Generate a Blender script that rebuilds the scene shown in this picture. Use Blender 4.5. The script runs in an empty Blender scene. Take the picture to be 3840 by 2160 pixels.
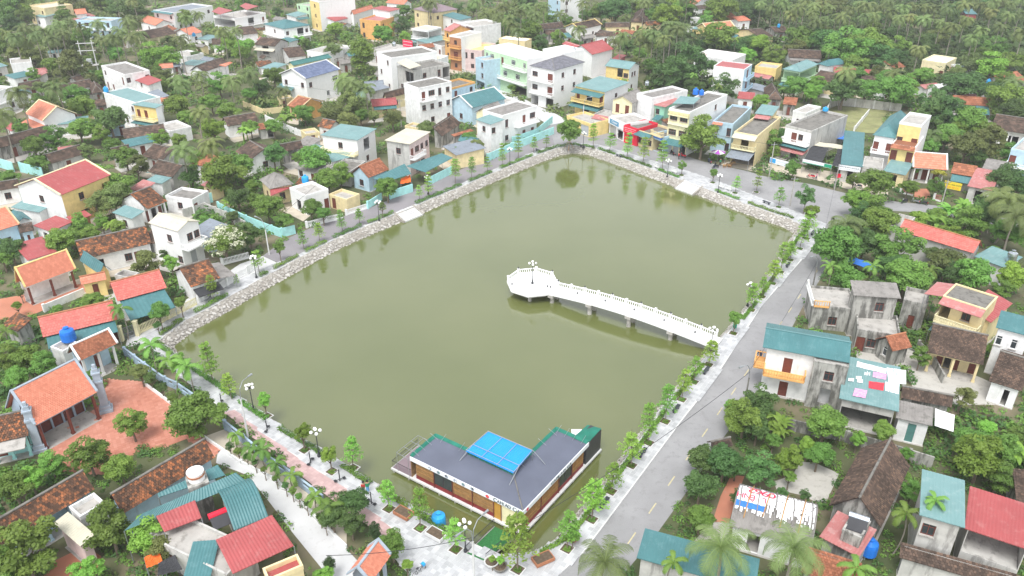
import bpy, bmesh, math, random
import numpy as np
from mathutils import Vector, Matrix
random.seed(7); RNG = np.random.default_rng(7)
SC = bpy.context.scene
COL = SC.collection
R = math.radians

# ---------------------------------------------------------------- camera, sky, sun, exposure
CAM_H, PITCH, FPX = 60.0, 28.5, 2985.0
cd = bpy.data.cameras.new('camera'); cam = bpy.data.objects.new('camera', cd); COL.objects.link(cam)
cam.location = (0, 0, CAM_H); cam.rotation_euler = (R(90 - PITCH), 0, 0)
cd.sensor_width = 36; cd.lens = 36 * FPX / 3840; cd.clip_end = 5000; cd.clip_start = 0.5
SC.camera = cam
SUN_EL, SUN_ROT = 62, 200
wd = bpy.data.worlds.new('World'); SC.world = wd; wd.use_nodes = True
nt = wd.node_tree; bg = nt.nodes['Background']
sky = nt.nodes.new('ShaderNodeTexSky'); sky.sky_type = 'NISHITA'; sky.sun_disc = False
sky.sun_elevation = R(SUN_EL); sky.sun_rotation = R(SUN_ROT); sky.dust_density = 1.0; sky.air_density = 1.0; sky.ozone_density = 1.0
hs = nt.nodes.new('ShaderNodeHueSaturation'); hs.inputs['Saturation'].default_value = 0.16
nt.links.new(sky.outputs[0], hs.inputs['Color']); nt.links.new(hs.outputs[0], bg.inputs['Color'])
bg.inputs['Strength'].default_value = 0.15
sl = bpy.data.lights.new('sun', 'SUN'); sl.energy = 1.5; sl.angle = R(24); sl.color = (1, .985, .96)
so = bpy.data.objects.new('sun', sl); COL.objects.link(so)
# light comes from behind-left of the camera, high up, through thin cloud
_az = R(SUN_ROT); _d = Vector((math.sin(_az) * math.cos(R(SUN_EL)), math.cos(_az) * math.cos(R(SUN_EL)), math.sin(R(SUN_EL))))
so.rotation_euler = _d.to_track_quat('Z', 'Y').to_euler(); so.location = (0, 0, 120)
SC.view_settings.view_transform = 'Standard'; SC.view_settings.look = 'None'; SC.view_settings.gamma = 1
SC.view_settings.exposure = 1.08

# ---------------------------------------------------------------- pixel -> place (the photograph measured at 3840x2160)
_p = R(PITCH); _F = np.array([0, math.cos(_p), -math.sin(_p)]); _U = np.array([0, math.sin(_p), math.cos(_p)])
TILES = [(0,0),(1276,0),(2552,0),(0,718),(1276,718),(2552,718),(0,1436),(1276,1436),(2552,1436)]
def P(x, y, z=0.0):
    d = _F * FPX + np.array([x - 1920, 0, 0]) + _U * (1080 - y)
    t = (CAM_H - z) / -d[2]
    return Vector((d[0] * t, d[1] * t, z))
def PT(t, x, y, z=0.0):
    return P(TILES[t-1][0] + x / 2, TILES[t-1][1] + y / 2, z)
def PIX(w):
    v = np.array((w[0], w[1], w[2] - CAM_H)); k = v @ _F
    return 1920 + FPX * v[0] / k, 1080 - FPX * (v @ _U) / k
def RANGE(w): return math.sqrt(w[0]**2 + w[1]**2 + (CAM_H - w[2])**2)

# ---------------------------------------------------------------- materials
MATS = {}
def _new(name):
    m = bpy.data.materials.new(name); m.use_nodes = True; MATS[name] = m
    return m, m.node_tree, m.node_tree.nodes['Principled BSDF']
def _n(nt, typ, **kw):
    n = nt.nodes.new(typ)
    for k, v in kw.items(): setattr(n, k, v)
    return n
def _ramp(nt, stops):
    r = nt.nodes.new('ShaderNodeValToRGB'); e = r.color_ramp.elements
    while len(e) < len(stops): e.new(.5)
    for i, (p, c) in enumerate(stops): e[i].position = p; e[i].color = (*c, 1)
    return r
def _coord(nt, space='Object', scale=(1,1,1)):
    tc = nt.nodes.new('ShaderNodeTexCoord'); mp = nt.nodes.new('ShaderNodeMapping'); mp.inputs['Scale'].default_value = scale
    nt.links.new(tc.outputs[space], mp.inputs['Vector']); return mp.outputs[0]
def _mul(c, k): return tuple(min(1, x * k) for x in c)
def plain(name, c, rough=.7, var=.12, scale=1.2, stain=0, stain_c=(.12,.11,.1), metal=0, spec=.3, streak=False, bump=0, world=False):
    """paint / plaster: base colour with soft mottling, optional stains that run down"""
    m, nt, b = _new(name)
    co = _coord(nt, 'Object', (1,1,1))
    nz = _n(nt, 'ShaderNodeTexNoise'); nz.inputs['Scale'].default_value = scale; nz.inputs['Detail'].default_value = 5
    nt.links.new(co, nz.inputs['Vector'])
    r = _ramp(nt, [(.3, _mul(c, 1 - var)), (.7, _mul(c, 1 + var))]); nt.links.new(nz.outputs['Fac'], r.inputs['Fac'])
    out = r.outputs['Color']
    if stain:
        co2 = _coord(nt, 'Object', (1.3, 1.3, .28 if streak else 1.3))
        n2 = _n(nt, 'ShaderNodeTexNoise'); n2.inputs['Scale'].default_value = .9; n2.inputs['Detail'].default_value = 9; n2.inputs['Roughness'].default_value = .7
        nt.links.new(co2, n2.inputs['Vector'])
        r2 = _ramp(nt, [(.60 - .17 * stain, (0,0,0)), (.68 - .12 * stain, (1,1,1))]); nt.links.new(n2.outputs['Fac'], r2.inputs['Fac'])
        mx = _n(nt, 'ShaderNodeMix', data_type='RGBA'); mx.inputs[7].default_value = (*stain_c, 1)
        ml = _n(nt, 'ShaderNodeMath', operation='MULTIPLY'); ml.inputs[1].default_value = .25 + .6 * stain
        nt.links.new(r2.outputs['Color'], ml.inputs[0]); nt.links.new(ml.outputs[0], mx.inputs[0]); nt.links.new(out, mx.inputs[6]); out = mx.outputs[2]
    nt.links.new(out, b.inputs['Base Color'])
    b.inputs['Roughness'].default_value = rough; b.inputs['Metallic'].default_value = metal; b.inputs['Specular IOR Level'].default_value = spec
    if bump:
        bp = _n(nt, 'ShaderNodeBump'); bp.inputs['Strength'].default_value = bump; bp.inputs['Distance'].default_value = .05
        n3 = _n(nt, 'ShaderNodeTexNoise'); n3.inputs['Scale'].default_value = 9; n3.inputs['Detail'].default_value = 4
        nt.links.new(co, n3.inputs['Vector']); nt.links.new(n3.outputs['Fac'], bp.inputs['Height']); nt.links.new(bp.outputs[0], b.inputs['Normal'])
    return m
def varied(name, stops, rough=.8, noise=.35, nscale=.6, spec=.2, obj_random=False):
    """one colour per piece: the face value 'v' (or the object's own random) runs through a ramp, with a broad mottling"""
    m, nt, b = _new(name)
    if obj_random:
        s = _n(nt, 'ShaderNodeObjectInfo').outputs['Random']
    else:
        at = _n(nt, 'ShaderNodeAttribute'); at.attribute_name = 'v'; s = at.outputs['Fac']
    nz = _n(nt, 'ShaderNodeTexNoise'); nz.inputs['Scale'].default_value = nscale; nz.inputs['Detail'].default_value = 6
    geo = _n(nt, 'ShaderNodeNewGeometry'); nt.links.new(geo.outputs['Position'], nz.inputs['Vector'])
    mx = _n(nt, 'ShaderNodeMix', data_type='FLOAT'); mx.inputs[0].default_value = noise
    mr = _n(nt, 'ShaderNodeMapRange'); mr.inputs[1].default_value = .3; mr.inputs[2].default_value = .7
    nt.links.new(nz.outputs['Fac'], mr.inputs[0])
    nt.links.new(s, mx.inputs[2]); nt.links.new(mr.outputs[0], mx.inputs[3])
    r = _ramp(nt, stops); nt.links.new(mx.outputs[0], r.inputs['Fac']); nt.links.new(r.outputs['Color'], b.inputs['Base Color'])
    b.inputs['Roughness'].default_value = rough; b.inputs['Specular IOR Level'].default_value = spec
    return m
def leafmat(name, c1, c2, rough=.55):
    m, nt, b = _new(name)
    at = _n(nt, 'ShaderNodeAttribute'); at.attribute_name = 'v'
    oi = _n(nt, 'ShaderNodeObjectInfo')
    ad = _n(nt, 'ShaderNodeMath', operation='MULTIPLY_ADD'); ad.inputs[1].default_value = .45; nt.links.new(oi.outputs['Random'], ad.inputs[0])
    ml = _n(nt, 'ShaderNodeMath', operation='MULTIPLY'); ml.inputs[1].default_value = .6; nt.links.new(at.outputs['Fac'], ml.inputs[0]); nt.links.new(ml.outputs[0], ad.inputs[2])
    r = _ramp(nt, [(0, c1), (1, c2)]); nt.links.new(ad.outputs[0], r.inputs['Fac'])
    hsv = _n(nt, 'ShaderNodeHueSaturation'); mh = _n(nt, 'ShaderNodeMapRange'); mh.inputs[3].default_value = .452; mh.inputs[4].default_value = .506; nt.links.new(oi.outputs['Random'], mh.inputs[0]); nt.links.new(mh.outputs[0], hsv.inputs['Hue'])
    wn = _n(nt, 'ShaderNodeTexWhiteNoise'); wn.noise_dimensions = '1D'; nt.links.new(oi.outputs['Random'], wn.inputs['W']); mv = _n(nt, 'ShaderNodeMapRange'); mv.inputs[3].default_value = .75; mv.inputs[4].default_value = 1.3; nt.links.new(wn.outputs['Value'], mv.inputs[0]); nt.links.new(mv.outputs[0], hsv.inputs['Value'])
    nt.links.new(r.outputs['Color'], hsv.inputs['Color']); r = hsv
    nt.links.new(r.outputs['Color'], b.inputs['Base Color'])
    b.inputs['Roughness'].default_value = rough; b.inputs['Specular IOR Level'].default_value = .35
    tr = _n(nt, 'ShaderNodeBsdfTranslucent'); nt.links.new(r.outputs['Color'], tr.inputs['Color'])
    ms = _n(nt, 'ShaderNodeMixShader'); ms.inputs[0].default_value = .35
    nt.links.new(b.outputs[0], ms.inputs[1]); nt.links.new(tr.outputs[0], ms.inputs[2])
    nt.links.new(ms.outputs[0], nt.nodes['Material Output'].inputs['Surface'])
    return m
# walls
plain('white', (.80,.80,.79), stain=.18, stain_c=(.42,.41,.38), streak=True)
plain('white_clean', (.82,.82,.81), var=.04, stain=.05, stain_c=(.55,.54,.5), streak=True)
plain('cream', (.74,.62,.36), stain=.15, stain_c=(.35,.28,.16), streak=True)
plain('yellow', (.80,.62,.26), stain=.1, stain_c=(.45,.33,.15), streak=True)
plain('pale_yellow', (.78,.72,.46), stain=.12, stain_c=(.4,.36,.2), streak=True)
plain('orange_wall', (.72,.40,.14), stain=.1, stain_c=(.4,.2,.1), streak=True)
plain('brown_wall', (.42,.20,.10), stain=.1, stain_c=(.2,.1,.06), streak=True)
plain('light_blue', (.46,.62,.72), stain=.12, stain_c=(.3,.36,.4), streak=True)
plain('blue_grey', (.36,.46,.56), stain=.2, stain_c=(.18,.22,.26), streak=True)
plain('mint', (.50,.68,.46), stain=.08, stain_c=(.3,.4,.28), streak=True)
plain('turquoise', (.40,.74,.72), stain=.12, stain_c=(.55,.75,.7), streak=True)
plain('green_wall', (.30,.58,.42), stain=.15, stain_c=(.15,.3,.2), streak=True)
plain('pink_wall', (.66,.52,.50), stain=.2, stain_c=(.35,.25,.24), streak=True)
plain('grey_wall', (.50,.49,.46), stain=.5, stain_c=(.16,.15,.14), streak=True)
plain('old_wall', (.40,.39,.36), stain=.9, stain_c=(.07,.068,.06), streak=True)
plain('brick_wall', (.42,.20,.12), stain=.2, streak=True)
plain('tan', (.58,.44,.26), stain=.1, stain_c=(.3,.22,.14))
plain('concrete', (.42,.40,.37), stain=.45, stain_c=(.15,.14,.12), scale=.8)
plain('dark_concrete', (.20,.19,.17), stain=.6, stain_c=(.07,.065,.06), scale=.8)
plain('stone_trim', (.36,.42,.48), stain=.2, stain_c=(.2,.22,.25))
# sheet roofs
plain('red_sheet', (.36,.080,.080), rough=.5, var=.10, scale=.35, stain=.42, stain_c=(.42,.17,.16), spec=.4)
plain('faded_red_sheet', (.42,.165,.155), rough=.6, var=.12, scale=.35, stain=.5, stain_c=(.5,.32,.3), spec=.3)
plain('teal_sheet', (.065,.180,.190), rough=.5, var=.12, scale=.3, stain=.4, stain_c=(.12,.24,.25), spec=.4)
plain('pale_teal_sheet', (.165,.290,.290), rough=.55, var=.1, scale=.3, stain=.45, stain_c=(.26,.36,.36), spec=.4)
plain('dark_teal_sheet', (.045,.165,.155), rough=.5, var=.12, scale=.3, stain=.3, stain_c=(.12,.3,.26), spec=.4)
plain('cream_sheet', (.56,.53,.42), rough=.6, var=.08, scale=.4, stain=.25, stain_c=(.4,.36,.28))
plain('blue_sheet', (.012,.27,.72), rough=.35, var=.06, scale=.5, spec=.5)
plain('slate_sheet', (.22,.25,.29), rough=.6, var=.1, scale=.4, stain=.4)
plain('asbestos_sheet', (.25,.235,.22), rough=.9, var=.15, scale=.7, stain=.5, stain_c=(.10,.095,.085))
plain('purple_sheet', (.25,.19,.21), rough=.7, var=.1, scale=.6)
plain('cafe_roof', (.118,.130,.172), rough=.75, var=.10, scale=.35, stain=.12, stain_c=(.15,.155,.19), spec=.3)
plain('yellow_sheet', (.68,.58,.22), rough=.6, var=.1, scale=.5)
# tile roofs: a colour per tile
varied('brown_tile', [(0,(.045,.034,.028)),(.45,(.092,.066,.052)),(.75,(.15,.102,.078)),(1,(.23,.145,.10))], rough=.9, noise=.45, nscale=.5)
varied('mottled_tile', [(0,(.05,.035,.028)),(.45,(.13,.075,.05)),(.7,(.26,.11,.055)),(.9,(.45,.17,.075)),(1,(.52,.22,.10))], rough=.9, noise=.35, nscale=.55)
varied('orange_tile', [(0,(.56,.19,.115)),(.5,(.64,.235,.15)),(1,(.72,.29,.19))], rough=.65, noise=.3, nscale=.3, spec=.3)
varied('rust_tile', [(0,(.20,.085,.05)),(.5,(.32,.125,.07)),(1,(.46,.19,.11))], rough=.8, noise=.3, nscale=.4)
varied('red_tile', [(0,(.50,.12,.10)),(.5,(.58,.16,.13)),(1,(.66,.2,.165))], rough=.6, noise=.25, nscale=.3, spec=.35)
varied('blue_tile', [(0,(.10,.13,.22)),(.5,(.14,.175,.28)),(1,(.18,.22,.34))], rough=.55, noise=.2, nscale=.3, spec=.4)
varied('slate_tile', [(0,(.13,.13,.15)),(.5,(.17,.17,.195)),(1,(.22,.22,.25))], rough=.6, noise=.2, nscale=.3, spec=.4)
# joinery, glass, metal, odds and ends
plain('wood_red', (.17,.05,.035), rough=.5, var=.2, scale=3)
plain('wood', (.40,.22,.08), rough=.6, var=.25, scale=3)
plain('frame_white', (.78,.78,.77), rough=.5, var=.03)
plain('frame_dark', (.05,.05,.055), rough=.45, var=.1)
plain('steel', (.38,.40,.42), rough=.4, var=.08, metal=.6)
plain('iron', (.035,.037,.042), rough=.5, var=.15)
plain('glass', (.035,.045,.05), rough=.08, var=.2, scale=.6, spec=.6)
plain('shutter_green', (.10,.24,.22), rough=.5, var=.1)
plain('shutter_grey', (.45,.47,.48), rough=.5, var=.06)
plain('orange_cloth', (.80,.16,.03), rough=.8)
plain('white_cloth', (.82,.82,.83), rough=.85, var=.04)
plain('pink_cloth', (.75,.35,.55), rough=.85, var=.3, scale=4)
plain('red_cloth', (.68,.05,.07), rough=.8, var=.12, scale=5)
plain('black_net', (.045,.046,.05), rough=.9, var=.2)
plain('green_net', (.02,.17,.12), rough=.8, var=.15)
plain('plastic_blue', (.02,.17,.62), rough=.35, var=.05)
plain('plastic_sky', (.03,.34,.70), rough=.35, var=.05)
plain('stainless', (.62,.66,.7), rough=.2, var=.03, metal=.9)
plain('black_stone', (.045,.052,.06), rough=.25, var=.2, scale=5, spec=.5)
plain('globe', (.88,.88,.86), rough=.3, var=.01)
plain('bark', (.20,.16,.12), rough=.95, var=.3, scale=3)
plain('palm_bark', (.27,.24,.20), rough=.95, var=.3, scale=5)
plain('soil', (.13,.095,.065), rough=1, var=.3, scale=3)
plain('terracotta', (.40,.17,.09), rough=.8, var=.15, scale=4)
plain('bamboo', (.34,.205,.095), rough=.7, var=.3, scale=2.5, stain=.2, stain_c=(.2,.11,.05))
plain('maroon', (.22,.028,.028), rough=.6, var=.1)
plain('ochre', (.52,.28,.05), rough=.6, var=.06)
plain('turf', (.035,.16,.05), rough=.95, var=.25, scale=6)
plain('sign_red', (.72,.02,.05), rough=.45, var=.03)
plain('sign_blue', (.10,.30,.48), rough=.45, var=.03)
plain('sign_yellow', (.85,.66,.05), rough=.45, var=.03)
plain('sign_white', (.80,.82,.85), rough=.45, var=.03)
plain('sign_green', (.02,.33,.18), rough=.45, var=.03)
plain('ink_dark', (.02,.05,.06), rough=.5, var=.02)
plain('ink_red', (.75,.03,.09), rough=.6, var=.03)
plain('ink_orange', (.80,.20,.03), rough=.5, var=.02)
plain('ink_white', (.85,.85,.85), rough=.5, var=.02)
plain('ink_grey', (.32,.36,.42), rough=.5, var=.2, scale=6)
plain('ink_blue', (.04,.19,.62), rough=.6, var=.1)
plain('purple', (.42,.10,.50), rough=.6, var=.03)
plain('skin', (.45,.28,.19), rough=.6); plain('cloth_navy', (.03,.045,.09)); plain('cloth_green', (.03,.30,.14)); plain('cloth_red', (.60,.05,.05)); plain('hair', (.02,.018,.016))
# ground
plain('road', (.285,.282,.285), rough=.9, var=.14, scale=.18, stain=.45, stain_c=(.225,.22,.22), bump=.15)
plain('lane_asphalt', (.25,.235,.245), rough=.9, var=.09, scale=.25, stain=.15, stain_c=(.2,.19,.2), bump=.15)
plain('lane_concrete', (.56,.56,.56), rough=.9, var=.07, scale=.3, stain=.25, stain_c=(.42,.41,.39))
plain('yard_concrete', (.46,.44,.40), rough=.9, var=.10, scale=.4, stain=.4, stain_c=(.26,.24,.20))
plain('dusty_verge', (.52,.46,.37), rough=1, var=.12, scale=.5, stain=.3, stain_c=(.36,.31,.25))
plain('brick_yard', (.46,.19,.12), rough=.9, var=.12, scale=.3, stain=.25, stain_c=(.38,.25,.2))
plain('road_paint', (.50,.44,.27), rough=.8, var=.2, scale=2)
plain('kerb', (.62,.62,.61), rough=.8, var=.08)
plain('rubble_mortar', (.33,.305,.27), rough=1, var=.2, scale=2)
varied('paver', [(0,(.34,.345,.355)),(.5,(.46,.465,.475)),(1,(.60,.605,.615))], rough=.8, noise=.45, nscale=.7)
varied('pink_paver', [(0,(.44,.30,.29)),(.5,(.52,.36,.35)),(1,(.60,.44,.42))], rough=.85, noise=.4, nscale=.7)
varied('brick_paver', [(0,(.42,.165,.11)),(.5,(.52,.225,.16)),(1,(.60,.30,.23))], rough=.85, noise=.55, nscale=.25)
varied('bank_stone', [(0,(.30,.275,.24)),(.4,(.41,.385,.35)),(1,(.55,.53,.50))], rough=.9, noise=.3, nscale=.3)
def ground_mat():
    m, nt, b = _new('earth')
    co = _coord(nt, 'Object')
    n1 = _n(nt, 'ShaderNodeTexNoise'); n1.inputs['Scale'].default_value = .12; n1.inputs['Detail'].default_value = 8; nt.links.new(co, n1.inputs['Vector'])
    r = _ramp(nt, [(.35,(.065,.085,.032)),(.5,(.10,.11,.05)),(.62,(.17,.145,.09)),(.75,(.27,.23,.16))]); nt.links.new(n1.outputs['Fac'], r.inputs['Fac'])
    nt.links.new(r.outputs[0], b.inputs['Base Color']); b.inputs['Roughness'].default_value = 1
ground_mat()
def water_mat():
    m, nt, b = _new('pond_water')
    co = _coord(nt, 'Object')
    n0 = _n(nt, 'ShaderNodeTexNoise'); n0.inputs['Scale'].default_value = .035; n0.inputs['Detail'].default_value = 5; nt.links.new(co, n0.inputs['Vector'])
    r = _ramp(nt, [(.3,(.104,.124,.032)),(.5,(.122,.140,.042)),(.75,(.144,.158,.054))]); nt.links.new(n0.outputs['Fac'], r.inputs['Fac'])
    nt.links.new(r.outputs[0], b.inputs['Base Color'])
    nr = _n(nt, 'ShaderNodeTexNoise'); nr.inputs['Scale'].default_value = .06; nr.inputs['Detail'].default_value = 4; nt.links.new(co, nr.inputs['Vector']); rr_ = _n(nt, 'ShaderNodeMapRange'); rr_.inputs[1].default_value = .4; rr_.inputs[2].default_value = .65; rr_.inputs[3].default_value = .05; rr_.inputs[4].default_value = .16; nt.links.new(nr.outputs['Fac'], rr_.inputs[0]); nt.links.new(rr_.outputs[0], b.inputs['Roughness']); b.inputs['IOR'].default_value = 2.15; b.inputs['Specular IOR Level'].default_value = .5
    n1 = _n(nt, 'ShaderNodeTexNoise'); n1.inputs['Scale'].default_value = 1.1; n1.inputs['Detail'].default_value = 4; nt.links.new(co, n1.inputs['Vector'])
    bp = _n(nt, 'ShaderNodeBump'); bp.inputs['Strength'].default_value = .06; bp.inputs['Distance'].default_value = .10
    nt.links.new(n1.outputs['Fac'], bp.inputs['Height']); nt.links.new(bp.outputs[0], b.inputs['Normal'])
water_mat()
leafmat('leaf_dark', (.046,.128,.034), (.120,.250,.070)); leafmat('leaf_mid', (.082,.205,.034), (.205,.400,.082))
leafmat('leaf_light', (.120,.300,.040), (.250,.500,.090)); leafmat('leaf_olive', (.100,.160,.046), (.215,.295,.092))
leafmat('leaf_promenade', (.140,.340,.050), (.270,.540,.095)); leafmat('leaf_palm', (.100,.170,.050), (.245,.345,.120)); leafmat('leaf_palm_pale', (.16,.24,.07), (.35,.44,.17))
leafmat('leaf_banana', (.11,.28,.04), (.22,.47,.085)); leafmat('leaf_hedge', (.065,.20,.024), (.155,.35,.055)); leafmat('leaf_cypress', (.028,.078,.026), (.06,.13,.04))
leafmat('flower_white', (.45,.5,.3), (.75,.75,.6)); leafmat('leaf_yellow', (.25,.3,.04), (.5,.5,.08)); leafmat('leaf_dry', (.18,.12,.06), (.3,.2,.1))

# ---------------------------------------------------------------- object helpers
def tag(o, label=None, cat=None, group=None, kind=None):
    if label: o['label'] = label
    if cat: o['category'] = cat
    if group: o['group'] = group
    if kind: o['kind'] = kind
    return o
def link(name, data, parent=None, loc=None, rot=None):
    o = bpy.data.objects.new(name, data); COL.objects.link(o)
    if parent: o.parent = parent
    if loc is not None: o.location = loc
    if rot is not None: o.rotation_euler = rot
    return o
def empty(name, loc=(0,0,0), rz=0, label=None, cat=None, group=None):
    o = link(name, None, None, loc, (0,0,rz)); o.empty_display_size = .3
    return tag(o, label, cat, group)
class MB:
    """collects faces and links them as ONE mesh object"""
    def __init__(s): s.v = []; s.f = []; s.m = []; s.a = []
    def quad(s, *p, m=0, a=.5):
        i = len(s.v); s.v += [tuple(q) for q in p]; s.f.append(tuple(range(i, i + len(p)))); s.m.append(m); s.a.append(a); return s
    def box(s, x0, y0, z0, x1, y1, z1, m=0):
        i = len(s.v)
        s.v += [(x0,y0,z0),(x1,y0,z0),(x1,y1,z0),(x0,y1,z0),(x0,y0,z1),(x1,y0,z1),(x1,y1,z1),(x0,y1,z1)]
        for f in ((0,3,2,1),(4,5,6,7),(0,1,5,4),(1,2,6,5),(2,3,7,6),(3,0,4,7)):
            s.f.append(tuple(i + k for k in f)); s.m.append(m); s.a.append(.5)
        return s
    def cbox(s, c, sx, sy, sz, m=0): return s.box(c[0]-sx/2, c[1]-sy/2, c[2]-sz/2, c[0]+sx/2, c[1]+sy/2, c[2]+sz/2, m)
    def bar(s, p, q, r=.05, r2=None, n=6, m=0, cap=True):
        p = Vector(p); q = Vector(q); d = (q - p)
        if d.length < 1e-6: return s
        d.normalize(); a = d.orthogonal().normalized(); b = d.cross(a); r2 = r if r2 is None else r2; i = len(s.v)
        for k in range(n):
            t = 2 * math.pi * k / n; o = a * math.cos(t) + b * math.sin(t); s.v.append(tuple(p + o * r)); s.v.append(tuple(q + o * r2))
        for k in range(n):
            j = (k + 1) % n; s.f.append((i+2*k, i+2*j, i+2*j+1, i+2*k+1)); s.m.append(m); s.a.append(.5)
        if cap:
            s.f.append(tuple(i + 2*k for k in range(n))[::-1]); s.m.append(m); s.a.append(.5)
            s.f.append(tuple(i + 2*k + 1 for k in range(n))); s.m.append(m); s.a.append(.5)
        return s
    def lathe(s, prof, c=(0,0,0), n=10, m=0):
        i = len(s.v)
        for (r, z) in prof:
            for k in range(n):
                t = 2 * math.pi * k / n; s.v.append((c[0] + r * math.cos(t), c[1] + r * math.sin(t), c[2] + z))
        for j in range(len(prof) - 1):
            for k in range(n):
                k2 = (k + 1) % n; s.f.append((i+j*n+k, i+j*n+k2, i+(j+1)*n+k2, i+(j+1)*n+k)); s.m.append(m); s.a.append(.5)
        s.f.append(tuple(i + k for k in range(n))[::-1]); s.m.append(m); s.a.append(.5)
        e = i + (len(prof) - 1) * n; s.f.append(tuple(e + k for k in range(n))); s.m.append(m); s.a.append(.5)
        return s
    def ball(s, c, r, m=0, n=8, sz=1):
        return s.lathe([(r * math.sin(math.pi * k / 6) + .002, -r * math.cos(math.pi * k / 6) * sz) for k in range(7)], c, n, m)
    def prism(s, poly, z0, z1, m=0):
        i = len(s.v); n = len(poly)
        s.v += [(p[0], p[1], z0) for p in poly] + [(p[0], p[1], z1) for p in poly]
        s.f.append(tuple(range(i + n, i + 2*n))); s.m.append(m); s.a.append(.5)
        s.f.append(tuple(range(i, i + n))[::-1]); s.m.append(m); s.a.append(.5)
        for k in range(n):
            j = (k + 1) % n; s.f.append((i+k, i+j, i+n+j, i+n+k)); s.m.append(m); s.a.append(.5)
        return s
    def mesh(s, name, mats, smooth=False, attr=False):
        me = bpy.data.meshes.new(name); me.from_pydata(s.v, [], s.f)
        mats = [mats] if isinstance(mats, str) else mats
        for k in mats: me.materials.append(MATS[k])
        if len(mats) > 1: me.polygons.foreach_set('material_index', s.m)
        if smooth: me.polygons.foreach_set('use_smooth', [True] * len(s.f))
        if attr:
            at = me.attributes.new('v', 'FLOAT', 'FACE'); at.data.foreach_set('value', s.a)
        me.update(); return me
    def build(s, name, mats, parent=None, loc=None, rot=None, smooth=False, attr=False):
        return link(name, s.mesh(name, mats, smooth, attr), parent, loc, rot)
def npmesh(name, V, Q, mat, attr=None, smooth=False):
    """fast mesh of quads from numpy arrays"""
    me = bpy.data.meshes.new(name); nv, nq = len(V), len(Q); k = Q.shape[1]
    me.vertices.add(nv); me.vertices.foreach_set('co', np.asarray(V, np.float32).ravel())
    me.loops.add(nq * k); me.loops.foreach_set('vertex_index', np.asarray(Q, np.int32).ravel())
    me.polygons.add(nq); me.polygons.foreach_set('loop_start', np.arange(0, nq * k, k, dtype=np.int32))
    try: me.polygons.foreach_set('loop_total', np.full(nq, k, np.int32))
    except Exception: pass
    if attr is not None:
        at = me.attributes.new('v', 'FLOAT', 'FACE'); at.data.foreach_set('value', np.asarray(attr, np.float32))
    if smooth: me.polygons.foreach_set('use_smooth', np.ones(nq, bool))
    me.materials.append(MATS[mat]); me.update(calc_edges=True); me.validate(); return me
def clone(o, parent=None):
    """a copy of a thing with copies of its parts and sub-parts, sharing their meshes"""
    c = o.copy(); COL.objects.link(c); c.parent = parent
    for ch in o.children: clone(ch, c)
    return c
def words(text, parent, mat, size, loc, rot, name='lettering', align='CENTER', ext=.01, sx=1):
    cu = bpy.data.curves.new(name, 'FONT'); cu.body = text; cu.size = size; cu.align_x = align; cu.align_y = 'CENTER'; cu.extrude = ext; cu.resolution_u = 3
    tmp = bpy.data.objects.new('tmp', cu); COL.objects.link(tmp); me = bpy.data.meshes.new_from_object(tmp.evaluated_get(bpy.context.evaluated_depsgraph_get())); bpy.data.objects.remove(tmp); bpy.data.curves.remove(cu)
    me.materials.clear(); me.materials.append(MATS[mat]); o = link(name, me, parent, loc, rot); o.scale = (sx, 1, 1); return o
def inside(p, poly):
    x, y = p[0], p[1]; c = False; j = len(poly) - 1
    for i in range(len(poly)):
        xi, yi = poly[i][0], poly[i][1]; xj, yj = poly[j][0], poly[j][1]
        if (yi > y) != (yj > y) and x < (xj - xi) * (y - yi) / (yj - yi) + xi: c = not c
        j = i
    return c
KEEPOUT = []      # polygons where no plants grow
# ================================================================ THE SETTING
WATER_Z, BANK_Z = -1.1, .13
WL = [(-47.6,95.2),(-45.9,100),(-43.3,104.2),(-40.7,109.1),(-37.8,114.3),(-34.3,120.3),(-29.9,127.4),(-20.7,138.7),(-17.5,142.4),(-7.7,154.4),(-2.5,160.9),(6.4,171.6),(11.5,176.9),(14.4,178.2),(17.6,176.8),(21.6,172.3),(29.1,162.8),(34.3,156.3),(37.4,152.5),(43.4,144.5),(47.6,139.4),(50.6,136.2),(51.6,133.6),(49.6,130.2),(43.0,118.5),(36.4,107.6),(30.8,99.2),(24.8,90.8),(18.1,80.9),(9.8,67.6),(4.3,59.2),(1.8,57.0),(-1.2,56.6),(-4.4,58.6),(-10.0,63.2),(-14.0,66.3),(-18.6,70.0),(-27.6,76.8),(-33.6,82.0),(-37.0,85.0),(-45.0,91.6)]
OUT = [1.9]*13 + [2.0]*10 + [1.3]*8 + [.8]*10
def offset(poly, d):
    n = len(poly); res = []
    area = sum(poly[i][0]*poly[(i+1)%n][1] - poly[(i+1)%n][0]*poly[i][1] for i in range(n)); sg = 1 if area > 0 else -1
    for i in range(n):
        a = Vector(poly[i-1][:2]); b = Vector(poly[i][:2]); c = Vector(poly[(i+1) % n][:2])
        e1 = (b - a).normalized(); e2 = (c - b).normalized()
        n1 = Vector((e1.y, -e1.x)); n2 = Vector((e2.y, -e2.x)); m = (n1 + n2).normalized()
        dd = d[i] if isinstance(d, list) else d
        q = b + m * sg * dd / max(.5, m.dot(n1)); res.append((q.x, q.y))
    return res
TOP = offset(WL, OUT)
KEEPOUT.append(TOP)
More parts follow.
